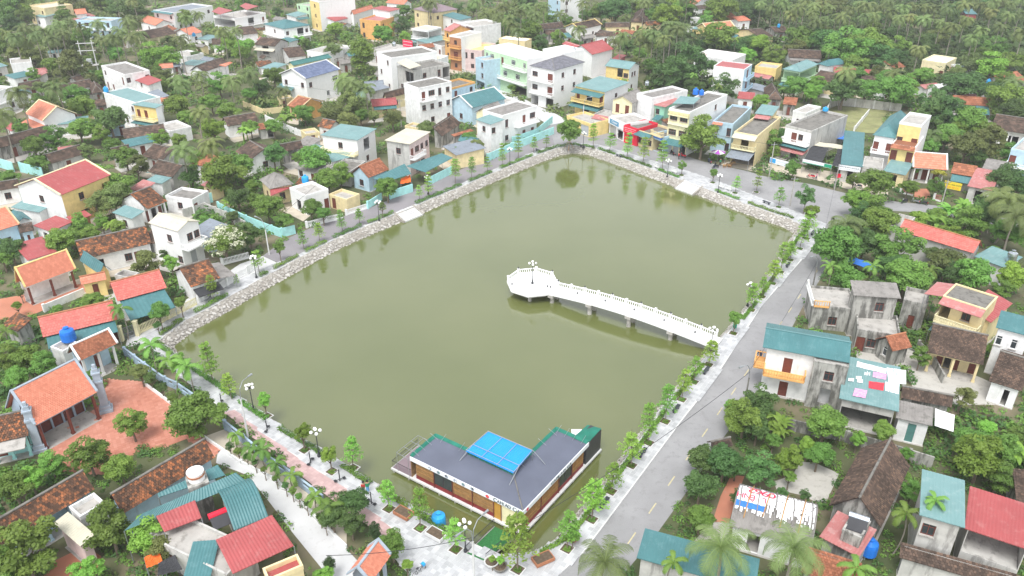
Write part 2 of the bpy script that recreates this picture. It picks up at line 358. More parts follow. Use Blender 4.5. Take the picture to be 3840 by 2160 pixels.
# ground: one sheet with the pond cut out
bm = bmesh.new()
def _loop(pts, z):
    vs = [bm.verts.new((x, y, z)) for x, y in pts]
    return [bm.edges.new((vs[i], vs[(i+1) % len(vs)])) for i in range(len(vs))]
es = _loop([(-700,-150),(700,-150),(700,950),(-700,950)], 0) + _loop(TOP, 0)
bmesh.ops.triangle_fill(bm, edges=es, use_beauty=True)
for f_ in bm.faces:
    if f_.normal.z < 0: f_.normal_flip()
me = bpy.data.meshes.new('ground'); bm.to_mesh(me); bm.free(); me.materials.append(MATS['earth'])
tag(link('ground', me), 'brown and green garden earth between the houses', kind='structure')
mb = MB(); mb.quad(*[(x, y, WATER_Z) for x, y in offset(WL, .35)]); tag(mb.build('water', 'pond_water'), 'still olive green pond water', kind='structure')
# bank: mortar slope and fitted stones
mb = MB(); n = len(WL); LOW = offset(WL, .2)
for i in range(n):
    j = (i + 1) % n
    mb.quad((*LOW[i], WATER_Z - .3), (*LOW[j], WATER_Z - .3), (*TOP[j], BANK_Z), (*TOP[i], BANK_Z))
bank = tag(mb.build('embankment', 'rubble_mortar'), 'sloping embankment of pale fitted stones round the pond', kind='structure')
def stone_mesh(k):
    rr = random.Random(k); m = MB(); ns = 6; ring = []
    for q in range(ns):
        a = 2 * math.pi * (q + rr.uniform(-.25, .25)) / ns; r = rr.uniform(.8, 1.1); ring.append((r * math.cos(a), r * math.sin(a)))
    top = [(x * .78, y * .78, .12 + rr.uniform(-.02, .03)) for x, y in ring]; bot = [(x, y, -.03) for x, y in ring]
    m.quad(*top)
    for q in range(ns): m.quad(bot[q], bot[(q+1) % ns], top[(q+1) % ns], top[q])
    return m
STONES = [stone_mesh(k) for k in range(9)]
_sm = [s.mesh('stone', 'bank_stone') for s in STONES]
varied('bank_stone_single', [(0,(.30,.275,.24)),(.4,(.41,.385,.35)),(1,(.55,.53,.50))], rough=.9, noise=.3, nscale=.3, obj_random=True)
for m_ in _sm: m_.materials[0] = MATS['bank_stone_single']
STAIRS = [(-20.7,138.7,-17.5,142.4),(34.3,156.3,37.4,152.5)]
places = []
for i in range(n):
    j = (i + 1) % n; a0, a1 = Vector((*LOW[i], WATER_Z - .05)), Vector((*LOW[j], WATER_Z - .05)); b0, b1 = Vector((*TOP[i], BANK_Z)), Vector((*TOP[j], BANK_Z))
    if i in (7, 17): continue
    L = (a1 - a0).length; S = ((b0 + b1) / 2 - (a0 + a1) / 2).length; nc = max(1, int(L / .40)); nr = max(1, int(S / .36))
    nrm = (a1 - a0).cross(b0 - a0).normalized();  nrm = -nrm if nrm.z < 0 else nrm
    for c_ in range(nc):
        for r_ in range(nr):
            u = (c_ + .5 + random.uniform(-.5, .5)) / nc; v = max(.04, min(.96, (r_ + .5 + random.uniform(-.45, .45)) / nr))
            u = min(.99, u); p = a0.lerp(a1, u).lerp(b0.lerp(b1, u), v); places.append((p, nrm, (a1 - a0).normalized(), random.choice((.14, .18, .22, .27, .32)) * random.uniform(.85, 1.15)))
vis = [i for i, q in enumerate(places) if q[0].y < 178 and (q[0].x < 10 or q[0].y > 135) and q[1].dot(Vector((0,0,60)) - q[0]) > 0]
vis.sort(key=lambda i: RANGE(places[i][0])); single = set(vis[:300])
allm = MB()
for i, (p, nr_, tn, sz) in enumerate(places):
    M = Matrix((tn, nr_.cross(tn), nr_)).transposed().to_4x4(); M = Matrix.Translation(p) @ M @ Matrix.Rotation(random.uniform(0, 6.28), 4, 'Z') @ Matrix.Diagonal((sz, sz * random.uniform(.6, 1.05), random.uniform(.3, .6), 1))
    k = random.randrange(9)
    if i in single:
        o = link('stone', _sm[k], bank); o.matrix_local = M
    else:
        b0_ = len(allm.v); allm.v += [tuple(M @ Vector(q)) for q in STONES[k].v]; val = random.random()
        for f_ in STONES[k].f: allm.f.append(tuple(b0_ + q for q in f_)); allm.m.append(0); allm.a.append(val)
tag(allm.build('stones', 'bank_stone', bank, attr=True), kind='stuff')
# stairs down to the water
def stairs(i, label):
    j = i + 1; r = empty('stairway', (0,0,0), 0, label, 'stairway')
    a0, a1, b0, b1 = Vector((*offset(WL, -.5)[i], 0)), Vector((*offset(WL, -.5)[j], 0)), Vector((*offset(WL, 2.3)[i], 0)), Vector((*offset(WL, 2.3)[j], 0)); N = 7
    for k in range(N):
        t0, t1 = k / N, (k + 1) / N; z1 = WATER_Z + .12 + (BANK_Z + .01 - WATER_Z - .12) * (k + 1) / N
        MB().prism([a0.lerp(b0, t0), a1.lerp(b1, t0), a1.lerp(b1, t1), a0.lerp(b0, t1)], WATER_Z - .3, z1).build('step', 'kerb', r)
    for q0, q1 in ((a0, b0), (a1, b1)):
        d = (a1 - a0).normalized() * .18; m = MB(); e = [q0 - d, q0 + d, q1 + d, q1 - d]
        i0 = len(m.v); m.v += [(e[0].x,e[0].y,WATER_Z-.3),(e[1].x,e[1].y,WATER_Z-.3),(e[2].x,e[2].y,WATER_Z-.3),(e[3].x,e[3].y,WATER_Z-.3),(e[0].x,e[0].y,WATER_Z+.3),(e[1].x,e[1].y,WATER_Z+.3),(e[2].x,e[2].y,BANK_Z+.22),(e[3].x,e[3].y,BANK_Z+.22)]
        for f_ in ((0,3,2,1),(4,5,6,7),(0,1,5,4),(1,2,6,5),(2,3,7,6),(3,0,4,7)): m.f.append(f_); m.m.append(0); m.a.append(.5)
        m.build('side_wall', 'rubble_mortar', r)
stairs(7, 'white stairway down to the water on the left bank'); stairs(17, 'white stairway down to the water on the far bank')
# ---- roads, promenade, lanes, yards
def sheet(name, pts, mat, z, label=None, keep=True):
    if keep: KEEPOUT.append([(p[0], p[1]) for p in pts])
    bm = bmesh.new(); vs = [bm.verts.new((p[0], p[1], z)) for p in pts]; f = bm.faces.new(vs)
    if f.normal.z < 0: f.normal_flip()
    bmesh.ops.triangulate(bm, faces=[f]); me = bpy.data.meshes.new(name); bm.to_mesh(me); bm.free(); me.materials.append(MATS[mat])
    return tag(link(name, me), label, kind='structure')
def px(*pts): return [P(x, y) for x, y in pts]
def pt(t, *pts): return [PT(t, x, y) for x, y in pts]
# right-hand road with the crossroads at its far end
KERB_R = px((1900,2330),(2060,2190),(2191,2071),(2330,1885),(2552,1586),(2677,1428),(2857,1148),(3032,948),(3085,880),(3100,842))
ROADR = px((3212,842),(3170,900),(3094,1018),(3005,1160),(2862,1438),(2717,1636),(2600,1810),(2450,2020),(2300,2200),(2200,2330))
sheet('road', KERB_R + ROADR, 'road', .010, 'grey concrete road along the right side of the pond')
BACK_K = px((3100,842),(3010,806),(2900,762),(2785,718),(2690,680),(2585,645),(2435,600),(2330,566),(2240,543),(2150,536),(2080,545))
BACK_F = px((2060,470),(2130,455),(2205,472),(2335,520),(2510,565),(2635,605),(2804,642),(2860,660),(3035,690),(3185,728),(3360,756),(3504,770),(3840,830),(3840,862),(3500,800),(3330,790),(3230,790),(3212,842))
sheet('road', BACK_K + BACK_F, 'road', .014, 'wide street in front of the shops behind the pond')
LEFT_K = px((2080,545),(1990,575),(1901,615),(1780,668),(1656,724),(1556,768),(1420,826),(1288,880),(1160,940),(1055,990))
LEFT_F = px((985,960),(1060,905),(1120,873),(1240,826),(1376,783),(1480,742),(1616,680),(1776,617),(1856,588),(1960,540),(2060,470))
sheet('road', LEFT_K + LEFT_F, 'lane_asphalt', .018, 'asphalt lane along the left side of the pond')
sheet('road', px((2060,470),(2010,440),(1960,395),(1900,360),(1800,330),(1700,315),(1705,300),(1810,312),(1920,345),(2010,395),(2090,430),(2130,455)), 'lane_concrete', .022, 'street leading away past the mint green house')
_in = offset(WL, 3.6); sheet('path', px((985,960),(900,990),(760,1085),(640,1160),(560,1230),(480,1262),(470,1300),(530,1296)) + [Vector((*_in[k], 0)) for k in (0, 1, 2, 3, 4)] + px((1050,990)), 'lane_concrete', .006, 'pale concrete path along the picket fences')
sheet('path', pt(7, (1640,480),(1700,470),(2060,730),(2300,960),(2576,1220),(2760,1420),(3200,1800),(2640,1800),(2420,1400),(2200,1130),(2010,880),(1850,690),(1620,600)), 'lane_concrete', .006, 'white concrete lane behind the blue fence')
# promenade = a raised ring between the bank's top and the kerbs
CO_OUT = offset(WL, [4.6]*13 + [5.0]*10 + [5.0]*8 + [6]*10)
near_out = px((1900,2330),(1800,2250),(1560,2180),(1500,2120),(1400,1990),(1330,1900),(1180,1790),(1000,1660),(850,1550),(760,1480),(640,1385),(540,1310),(500,1270))
ring_out = [(q.x, q.y) for q in KERB_R + BACK_K[1:] + LEFT_K[1:-1]] + [CO_OUT[k] for k in (4, 3, 2, 1, 0)] + [(q.x, q.y) for q in near_out[::-1]]
bm = bmesh.new()
es = _loop(ring_out, BANK_Z - .015) + _loop(TOP, BANK_Z - .015)
bmesh.ops.triangle_fill(bm, edges=es, use_beauty=True)
for f_ in bm.faces:
    if f_.normal.z < 0: f_.normal_flip()
vs = [bm.verts.new((x, y, BANK_Z - .015)) for x, y in ring_out]; vb = [bm.verts.new((x, y, -.05)) for x, y in ring_out]
for i in range(len(vs)): bm.faces.new((vs[i], vs[(i+1) % len(vs)], vb[(i+1) % len(vs)], vb[i]))
me = bpy.data.meshes.new('promenade'); bm.to_mesh(me); bm.free(); me.materials.append(MATS['kerb'])
PROM = tag(link('promenade', me), 'pale paved promenade round the pond', kind='structure')
KEEPOUT.append(ring_out)
varied('paver_single', [(0,(.34,.345,.355)),(.5,(.46,.465,.475)),(1,(.60,.605,.615))], rough=.8, noise=.45, nscale=.7, obj_random=True)
varied('brick_paver_single', [(0,(.42,.165,.11)),(.5,(.52,.225,.16)),(1,(.60,.30,.23))], rough=.85, noise=.55, nscale=.25, obj_random=True)
def pavers(parent, poly, holes, mat, size, ang, z, singles=0, name='paving_slab', single_mat=None):
    """rows of slabs with open joints; the nearest ones are objects of their own, the rest one mesh"""
    c, s = math.cos(ang), math.sin(ang); pts = [(p[0]*c + p[1]*s, -p[0]*s + p[1]*c) for p in poly]
    x0, x1 = min(p[0] for p in pts), max(p[0] for p in pts); y0, y1 = min(p[1] for p in pts), max(p[1] for p in pts); cells = []
    for iy in range(int((y1 - y0) / size) + 1):
        for ix in range(int((x1 - x0) / size) + 1):
            u, v = x0 + (ix + .5) * size, y0 + (iy + .5) * size; w = (u*c - v*s, u*s + v*c)
            if inside(w, poly) and not any(inside(w, h) for h in holes): cells.append(w)
    cells.sort(key=lambda w: w[0]**2 + w[1]**2); g = size / 2 - .012; me1 = None; m = MB()
    vis = [w for w in cells if -20 < PIX((w[0], w[1], z))[0] < 3860 and PIX((w[0], w[1], z))[1] < 2170]; one = set(vis[:singles])
    for w in cells:
        h = random.uniform(-.006, .006)
        if w in one:
            if me1 is None: me1 = MB().box(-g, -g, -.03, g, g, .012).mesh(name, single_mat)
            link(name, me1, parent, (w[0], w[1], z + h), (0, 0, ang + random.choice((0, math.pi / 2))))
            continue
        q = [(w[0] + a*c - b*s, w[1] + a*s + b*c, z + .012 + h) for a, b in ((-g,-g),(g,-g),(g,g),(-g,g))]; m.quad(*q, a=random.random())
    if m.f: tag(m.build(name + 's', mat, parent, attr=True), kind='stuff')
ANG_R = math.atan2(KERB_R[4].y - KERB_R[3].y, KERB_R[4].x - KERB_R[3].x)
PINK = [(q.x, q.y) for q in px((842,1548),(880,1540),(1000,1640),(1290,1835),(1500,2010),(1470,2040),(1250,1880),(1100,1765),(960,1650))]
pavers(PROM, ring_out, [TOP, PINK], 'paver', .5, ANG_R, BANK_Z - .012, 300, 'paving_slab', 'paver_single')
pk = sheet('walking_strip', PINK, 'pink_paver', BANK_Z - .008, 'pink paved strip along the blue fence', keep=False)
pavers(pk, PINK, [], 'pink_paver', .4, ANG_R + 1.5, BANK_Z - .004)
# centre line dashes
for k in range(26):
    t = k * 4.95; a = P(2552+400/2, 1436+60/2); b = P(2552+140/2, 1436+435/2); d = (a - b).normalized(); c0 = b - d * 18 + d * t
    if c0.y > 122: break
    e = Vector((d.y, -d.x, 0)) * .07; h = d * .9
    o = MB().quad(c0 - e - h, c0 + e - h, c0 + e + h, c0 - e + h).build('road_marking', 'road_paint'); o.location.z = .0145
    tag(o, 'worn yellow centre line dashes on the right road', kind='structure')
# yards
CY = [(q.x, q.y) for q in pt(7, (780,-30),(1080,-10),(1310,170),(1520,400),(1660,500),(1600,560),(1400,420),(1240,480),(1060,500),(780,690),(480,660),(330,600),(300,430),(740,180))]
cy = sheet('courtyard', CY, 'brick_yard', .006, 'red brick paved temple courtyard'); pavers(cy, CY, [], 'brick_paver', .42, .55, .008, 300, 'paving_brick', 'brick_paver_single')
sheet('yard', pt(4, (-80,820),(200,770),(620,690),(650,750),(330,890),(230,930),(20,960),(-80,980)), 'brick_yard', .007, 'red tiled yard before the orange roofed shrine')
sheet('yard', pt(7, (300,1480),(420,1330),(640,1220),(760,1300),(700,1480)), 'brick_yard', .007, 'red yard in the lower left corner')
sheet('yard', pt(9, (840,690),(900,590),(1010,600),(1190,680),(1090,900),(1010,890),(900,840),(720,800),(700,740)), 'yard_concrete', .007, 'pale concrete yard beside the big brown roof')
sheet('path', pt(9, (380,690),(480,700),(420,860),(360,1050),(240,1040),(300,850)), 'brick_yard', .008, 'brick garden path among the bushes')
sheet('yard', pt(9, (230,1040),(370,1050),(360,1200),(100,1190)), 'yard_concrete', .006, 'grey yard below the brick path')
sheet('yard', pt(6, (1300,1130),(1500,1100),(1800,1200),(2350,1440),(2400,1600),(1780,1600),(1700,1330),(1320,1250)), 'yard_concrete', .007, 'stained concrete yard among the grey houses')
plain('dry_grass', (.24,.25,.11), rough=1, var=.25, scale=.3, stain=.5, stain_c=(.36,.31,.2))
sheet('yard', pt(3, (1090,850),(1110,815),(1180,792),(1650,838),(1620,870),(1530,880),(1490,1000),(1080,985)), 'dry_grass', .006, 'dry empty plot inside the grey block fence')
sheet('yard', pt(3, (1720,560),(1830,560),(1880,590),(1850,680),(1790,650),(1680,600)), 'brick_yard', .007, 'red yard before the small yellow temple house')
sheet('yard', px((2860,640),(3050,672),(3190,712),(3330,745),(3330,700),(3190,655),(3000,625),(2860,610)), 'dusty_verge', .007, 'dusty verge in front of the plant stall')
sheet('yard', pt(6, (1760,-20),(1860,-20),(1880,60),(1750,40)), 'brick_yard', .019, 'brick forecourt of the orange roofed house')
# ================================================================ HOUSES
METAL = {'red_sheet','faded_red_sheet','teal_sheet','pale_teal_sheet','dark_teal_sheet','cream_sheet','blue_sheet','slate_sheet','asbestos_sheet','purple_sheet','yellow_sheet'}
TILE = {'brown_tile','mottled_tile','orange_tile','rust_tile','red_tile','blue_tile','slate_tile'}
for k_ in TILE:   # the same clay, one colour per tile object
    m_ = MATS[k_].copy(); m_.name = k_ + '_single'; MATS[k_ + '_single'] = m_
    nt_ = m_.node_tree; a_ = [q for q in nt_.nodes if q.type == 'ATTRIBUTE'][0]; oi_ = nt_.nodes.new('ShaderNodeObjectInfo')
    for l_ in list(a_.outputs['Fac'].links): nt_.links.new(oi_.outputs['Random'], l_.to_socket)
YARDS = []
HOUSES = []       # (label, world centre, image centre) for describing what stands next to them
def slope(p0, p1, q1, q0, mat, dist, flip=1, singles=0):
    """one roof face: eave p0-p1, upper edge q0-q1. Ribbed sheet, or courses of separate tiles over an underlay"""
    p0, p1, q0, q1 = map(Vector, (p0, p1, q0, q1)); m = MB(); S = ((q0 + q1) / 2 - (p0 + p1) / 2).length; L = (p1 - p0).length
    nrm = (p1 - p0).cross(((q0 + q1) / 2) - p0)
    if nrm.length < 1e-6: nrm = Vector((0, 0, 1))
    nrm.normalize(); nrm = nrm if nrm.z >= 0 else -nrm
    th = nrm * .06
    ones = []
    if mat in METAL:
        pitch = .30 if dist < 120 else .55; nc = max(2, int(L / pitch)) * 2; am = .035 if mat != 'asbestos_sheet' else .05
        prev = None
        for k in range(nc + 1):
            u = k / nc; h = nrm * (am if k % 2 else 0); a, b = p0.lerp(p1, u) + h, q0.lerp(q1, u) + h
            if prev: m.quad(prev[0], a, b, prev[1])
            prev = (a, b)
        m.quad(p0 - th, q0 - th, q1 - th, p1 - th); m.quad(p0 - th, p1 - th, p1, p0); m.quad(p0 - th, p0, q0, q0 - th); m.quad(p1, p1 - th, q1 - th, q1)
    elif mat in TILE:
        tw = .26 if dist < 125 else (.36 if dist < 180 else .6); tr = .24 if dist < 125 else (.34 if dist < 180 else .55)
        nr = max(2, int(S / tr)); 
        m.quad(p0 - th, p1 - th, q1 - th, q0 - th, a=.3); m.quad(p0 - th, p0, p1, p1 - th, a=.3)
        for r in range(nr):
            t0, t1 = r / nr, (r + 1.12) / nr; a0, a1 = p0.lerp(q0, t0), p1.lerp(q1, t0); b0, b1 = p0.lerp(q0, min(1, t1)), p1.lerp(q1, min(1, t1))
            nc = max(1, int((a1 - a0).length / tw)); off = .5 if r % 2 else 0
            for c in range(nc + (1 if off else 0)):
                u0, u1 = max(0, (c - off) / nc), min(1, (c + 1 - off) / nc); g = .02 / max(.3, (a1 - a0).length)
                if u1 - u0 < .2 / nc: continue
                lift = nrm * (.05 + random.uniform(-.012, .022)); lo = nrm * .005; j = (q0 - p0).normalized() * random.uniform(-.02, .02)
                A, B, C, D = a0.lerp(a1, u0 + g) + lift + j, a0.lerp(a1, u1 - g) + lift + j, b0.lerp(b1, u1 - g) + lo, b0.lerp(b1, u0 + g) + lo
                if len(ones) < singles and u1 - u0 > .9 / nc: ones.append((A, B, C, D, nrm)); continue
                v = random.random(); m.quad(A, B, C, D, a=v); m.quad(A - lift, B - lift, B, A, a=v)
    else:
        m.quad(p0, p1, q1, q0); m.quad(p0 - th * 2, q0 - th * 2, q1 - th * 2, p1 - th * 2)
        for a, b in ((p0, p1), (p1, q1), (q1, q0), (q0, p0)): m.quad(a - th * 2, b - th * 2, b, a)
    m.ones = ones
    return m
def merge(*ms):
    r = MB(); r.ones = []
    for m in ms:
        i = len(r.v); r.v += m.v; r.f += [tuple(i + k for k in f) for f in m.f]; r.m += m.m; r.a += m.a; r.ones += getattr(m, 'ones', [])
    return r
def put_roof(m, mat, root, name='roof'):
    o = m.build(name, mat, root, attr=mat in TILE)
    if m.ones:
        A, B, C, D, nr = m.ones[0]; w, d = (B - A).length, (D - A).length
        me = MB().box(-w/2, -d/2, -.04, w/2, d/2, 0).mesh('tile', mat + '_single')
        for A, B, C, D, nr in m.ones:
            x = (B - A).normalized(); y = ((D - A) - x * (D - A).dot(x)).normalized(); z = x.cross(y)
            t = link('tile', me, o); t.matrix_local = Matrix.Translation((A + B + C + D) / 4) @ Matrix((x, y, z)).transposed().to_4x4()
    return o
WIN = {}
def window_meshes(w, h, style):
    k = (round(w, 1), round(h, 1), style)
    if k in WIN: return WIN[k]
    w, h, _ = k; fm = {'w': 'wood_red', 'v': 'frame_white'}.get(style, 'frame_white'); t = .07; m = MB()
    m.box(-w/2, -.02, 0, -w/2 + t, .07, h).box(w/2 - t, -.02, 0, w/2, .07, h).box(-w/2 + t, -.02, h - t, w/2 - t, .07, h).box(-w/2 + t, -.02, 0, w/2 - t, .07, t)
    n = max(1, int(round(w / .6)))
    for q in range(1, n): x = -w/2 + w * q / n; m.box(x - .03, -.01, t, x + .03, .06, h - t)
    m.box(-w/2 + t, -.01, h * .72 - .025, w/2 - t, .055, h * .72 + .025)
    sill = MB().box(-w/2 - .1, -.26, -.09, w/2 + .1, -.02, -.003).mesh('sill', 'concrete')
    WIN[k] = (m.mesh('window', fm), MB().box(-w/2 + t/2, .02, t/2, w/2 - t/2, .04, h - t/2).mesh('pane', 'glass'), sill); return WIN[k]
def door_mesh(w, h, mat):
    k = (round(w, 1), round(h, 1), mat)
    if k in WIN: return WIN[k]
    w, h, _ = k; m = MB(); n = 2 if w > 1.3 else 1
    m.box(-w/2, -.03, 0, -w/2 + .07, .08, h, 1).box(w/2 - .07, -.03, 0, w/2, .08, h, 1).box(-w/2 + .07, -.03, h - .07, w/2 - .07, .08, h, 1)
    for q in range(n):
        a = -w/2 + .07 + (w - .14) * q / n; b = a + (w - .14) / n - .015; m.box(a, .01, 0, b, .05, h - .07)
        for z0, z1 in ((.15, h * .42), (h * .5, h - .25)): m.box(a + .1, -.005, z0, b - .1, .0098, z1)
    WIN[k] = m.mesh('door', [mat, 'frame_dark' if mat != 'wood_red' else 'wood_red']); return WIN[k]
def shutter_mesh(w, h, mat):
    k = (round(w, 1), round(h, 1), mat, 's')
    if k in WIN: return WIN[k]
    w, h = k[0], k[1]; m = MB(); n = int(h / .16)
    for q in range(n): m.box(-w/2, .02 + (.015 if q % 2 else 0), h * q / n, w/2, .06, h * (q + 1) / n - .01)
    WIN[k] = m.mesh('roller_shutter', mat); return WIN[k]
SIZES = {'w': (1.15, 1.35, .9), 'v': (1.15, 1.35, .9), 'W': (1.9, 1.35, .9), 'V': (1.9, 1.35, .9), 'a': (1.0, 1.9, .5), 'd': (1.05, 2.2, .03), 'D': (1.8, 2.3, .03), 'e': (1.05, 2.2, .03), 'g': (2.9, 2.6, .03), 'G': (2.9, 2.6, .03), 'o': (2.4, 2.3, .03), 'O': (9, 2.5, .9), 'Q': (20, 2.7, .03)}
def side_frame(s, L, W, ix, iy0, iy1, jx):
    """origin, direction, inward normal, length of a wall (seen from outside, left to right)"""
    return {'f': (Vector((ix, iy0, 0)), Vector((1,0,0)), Vector((0,1,0)), L - ix - jx), 'r': (Vector((L - jx, iy0, 0)), Vector((0,1,0)), Vector((-1,0,0)), W - iy0 - iy1),
            'k': (Vector((L - jx, W - iy1, 0)), Vector((-1,0,0)), Vector((0,-1,0)), L - ix - jx), 'l': (Vector((ix, W - iy1, 0)), Vector((0,-1,0)), Vector((1,0,0)), W - iy0 - iy1)}[s]
def wall_side(mb, o, d, inn, L, z0, z1, holes, m=0):
    xs = sorted({0, L} | {x for h in holes for x in (h[0], h[1])}); zs = sorted({z0, z1} | {z for h in holes for z in (h[2], h[3])})
    pt3 = lambda x, z, dep=0: o + d * x + inn * dep + Vector((0, 0, z))
    for i in range(len(xs) - 1):
        for j in range(len(zs) - 1):
            cx, cz = (xs[i] + xs[i+1]) / 2, (zs[j] + zs[j+1]) / 2
            if any(h[0] < cx < h[1] and h[2] < cz < h[3] for h in holes): continue
            mb.quad(pt3(xs[i], zs[j]), pt3(xs[i+1], zs[j]), pt3(xs[i+1], zs[j+1]), pt3(xs[i], zs[j+1]), m=m)
    for a, b, c, e in holes:
        D = .2
        mb.quad(pt3(a,c), pt3(a,c,D), pt3(a,e,D), pt3(a,e), m=m); mb.quad(pt3(b,c), pt3(b,e), pt3(b,e,D), pt3(b,c,D), m=m)
        mb.quad(pt3(a,e), pt3(a,e,D), pt3(b,e,D), pt3(b,e), m=m); mb.quad(pt3(a,c), pt3(b,c), pt3(b,c,D), pt3(a,c,D), m=m)
def balustrade(root, o, d, L, z, mat, depth=0, inn=None, h=.9, name='balustrade'):
    m = MB(); n = max(2, int(L / .3))
    def run(o, d, L):
        n = max(1, int(L / .32)); a, b = o + Vector((0,0,z)), o + d * L + Vector((0,0,z)); s = d.cross(Vector((0,0,1)))
        for zz, t in ((h - .1, .1), (.0, .08)):
            i = len(m.v); e = s * .07
            m.v += [tuple(q + Vector((0,0,zz + dz))) for dz in (0, t) for q in (a - e, b - e, b + e, a + e)]
            for f in ((0,3,2,1),(4,5,6,7),(0,1,5,4),(1,2,6,5),(2,3,7,6),(3,0,4,7)): m.f.append(tuple(i + k for k in f)); m.m.append(0); m.a.append(.5)
        for k in range(n + 1): q = o + d * (L * k / n) + Vector((0,0,z)); m.bar(q + Vector((0,0,.06)), q + Vector((0,0,h - .08)), .06, .045, n=4, cap=False)
    run(o, d, L)
    if depth: run(o, inn, depth); run(o + d * L, inn, depth)
    return m.build(name, mat, root)
def house(t, A, B, C, kind, z, rise, roof, wall, fac='', label='', cat='house', name='house', ov=None, porch=0, fw=None, rw=None, lw=None, ph=.45, pmat=None, awn=(), balc=(), z0=0, wm=None, keep=True, sheets=(), singles=0, trim=None, open_sides='', rot_up=True, dm='wood_red', cols=None, yard=True):
    a = PT(t, *A, z); b = PT(t, *B, z)
    u = (b - a); u.z = 0; L = u.length; u.normalize(); v = Vector((-u.y, u.x, 0))
    if isinstance(C, (int, float)): W = C; sgn = 1
    else:
        zc = z + (rise if kind in 'GSB' and kind != 'B' else 0); c = PT(t, *C, zc); per = (c - b).dot(v); sgn = 1 if per > 0 else -1; W = abs(per) * (2 if kind == 'G' else 1)
    if sgn < 0: a, b, u, v = b, a, -u, -v
    W = max(W, 1.5); rz = math.atan2(u.y, u.x)
    root = empty(name, (a.x, a.y, 0), rz, label, cat)
    ctr = a + u * L / 2 + v * W / 2; HOUSES.append((label, Vector((ctr.x, ctr.y, z / 2)), PIX((ctr.x, ctr.y, z * .6)), L, W)); dist = RANGE(ctr)
    if ov is None: ov = .35 if kind in 'GHSB' else .0
    if keep: KEEPOUT.append([tuple((a + u * x + v * y)[:2]) for x, y in ((-.2,-.2),(L+.2,-.2),(L+.2,W+.2),(-.2,W+.2))])
    ix = jx = iy1 = ov; iy0 = ov + porch
    # openings
    spec = {}
    for part in fac.split():
        s, rows = part.split('='); spec[s] = rows.split('/')
    wmats = [wall]; mi = {'f': 0, 'r': 0, 'k': 0, 'l': 0}
    for s, w_ in (('f', fw), ('r', rw), ('l', lw)):
        if w_: wmats.append(w_); mi[s] = len(wmats) - 1
    mb = MB(); ztop = z - (.06 if kind in 'GHS' else 0)
    for s in 'frkl':
        if s in open_sides: continue
        o, d, inn, LL = side_frame(s, L, W, ix, iy0, iy1, jx); holes = []
        zs = ztop + (rise if (kind == 'S' and s == 'k') else 0)
        rows = spec.get(s, []); n = len(rows)
        for ri, row in enumerate(rows):
            sh = (z - z0) / n; zb = z0 + (n - 1 - ri) * sh; cw = LL / max(1, len(row))
            for ci, ch in enumerate(row):
                if ch not in SIZES: continue
                w, h, sill = SIZES[ch]; w = min(w, cw * (.97 if ch in 'QO' else .84)); h = min(h, sh - sill - .25); x = (ci + .5) * cw
                if ch == 'O' : sill = .9
                holes.append((x - w/2, x + w/2, zb + sill, zb + sill + h))
                c = o + d * x + Vector((0, 0, zb + sill)) + inn * .1; r = math.atan2(d.y, d.x)
                if ch in 'wvaWV':
                    fm, pm, sm = window_meshes(w, h, (wm or ('v' if ch in 'vV' else 'w'))); wo = link('window', fm, root, c, (0,0,r)); link('pane', pm, wo)
                    if dist < 260: link('sill', sm, wo)
                elif ch in 'dDe': link('door', door_mesh(w, h, 'frame_white' if ch == 'e' else ('wood_red' if dm == 'dark' else dm)), root, c, (0,0,r))
                elif ch in 'gG': link('roller_shutter', shutter_mesh(w, h, 'shutter_green' if ch == 'G' else 'shutter_grey'), root, c, (0,0,r))
        wall_side(mb, o, d, inn, LL, z0, ztop if kind != 'S' or s in 'fk' else ztop, holes, mi[s])
        if kind == 'S' and s == 'k': wall_side(mb, o, d, inn, LL, ztop, zs, [], mi[s])
        if kind == 'S' and s in 'rl':
            p, q = o + Vector((0,0,ztop)), o + d * LL + Vector((0,0,ztop)); top = (q if s == 'r' else p) + Vector((0,0,rise)); mb.quad(p, q, top, m=mi[s])
        if kind == 'G' and s in 'rl':
            p, q = o + Vector((0,0,ztop)), o + d * LL + Vector((0,0,ztop)); mid = (W / 2 - iy0) / max(.1, LL) if s == 'r' else 1 - (W / 2 - iy0) / max(.1, LL)
            mb.quad(p, q, o + d * LL * mid + Vector((0, 0, ztop + rise - .12)), m=mi[s])
        if kind == 'B' and s in 'rl':
            pts = [o + d * LL * k / 8 + Vector((0, 0, ztop + rise * math.sin(math.pi * k / 8) - .03)) for k in range(9)]; mb.quad(*pts, m=mi[s])
    # upper floors and ground floor slab so that open bays look into rooms
    if z > 5: mb.quad((ix+.05, iy0+.05, z0 + (z - z0) / 2), (L-jx-.05, iy0+.05, z0 + (z - z0) / 2), (L-jx-.05, W-iy1-.05, z0 + (z - z0) / 2), (ix+.05, W-iy1-.05, z0 + (z - z0) / 2))
    if mb.f: mb.build('wall', wmats, root)
    MB().box(ix - .05, ov * .3, z0 - .02, L - jx + .05, W - iy1 + .05, z0 + .025).build('floor_slab', 'concrete', root)
    # roof
    if kind == 'F':
        dk = MB().box(.04, .04, z - ph - .12, L - .04, W - .04, z - ph) if ph > 0 else MB().box(-.35, -.35, z - .002, L + .35, W + .35, z + .14)
        dk.build('roof', roof, root)
        if ph > 0:
            m = MB(); e = .04; tk = .16; zz = z + .06
            for x0, y0, x1, y1 in ((-e,-e,L+e,tk),(-e,W-tk,L+e,W+e),(-e,tk,tk,W-tk),(L-tk,tk,L+e,W-tk)): m.box(x0, y0, z - ph, x1, y1, zz)
            m.build('parapet', pmat or wall, root)
    elif kind == 'S':
        put_roof(slope((0,0,z),(L,0,z),(L,W,z+rise),(0,W,z+rise), roof, dist, singles=singles), roof, root)
    elif kind == 'G':
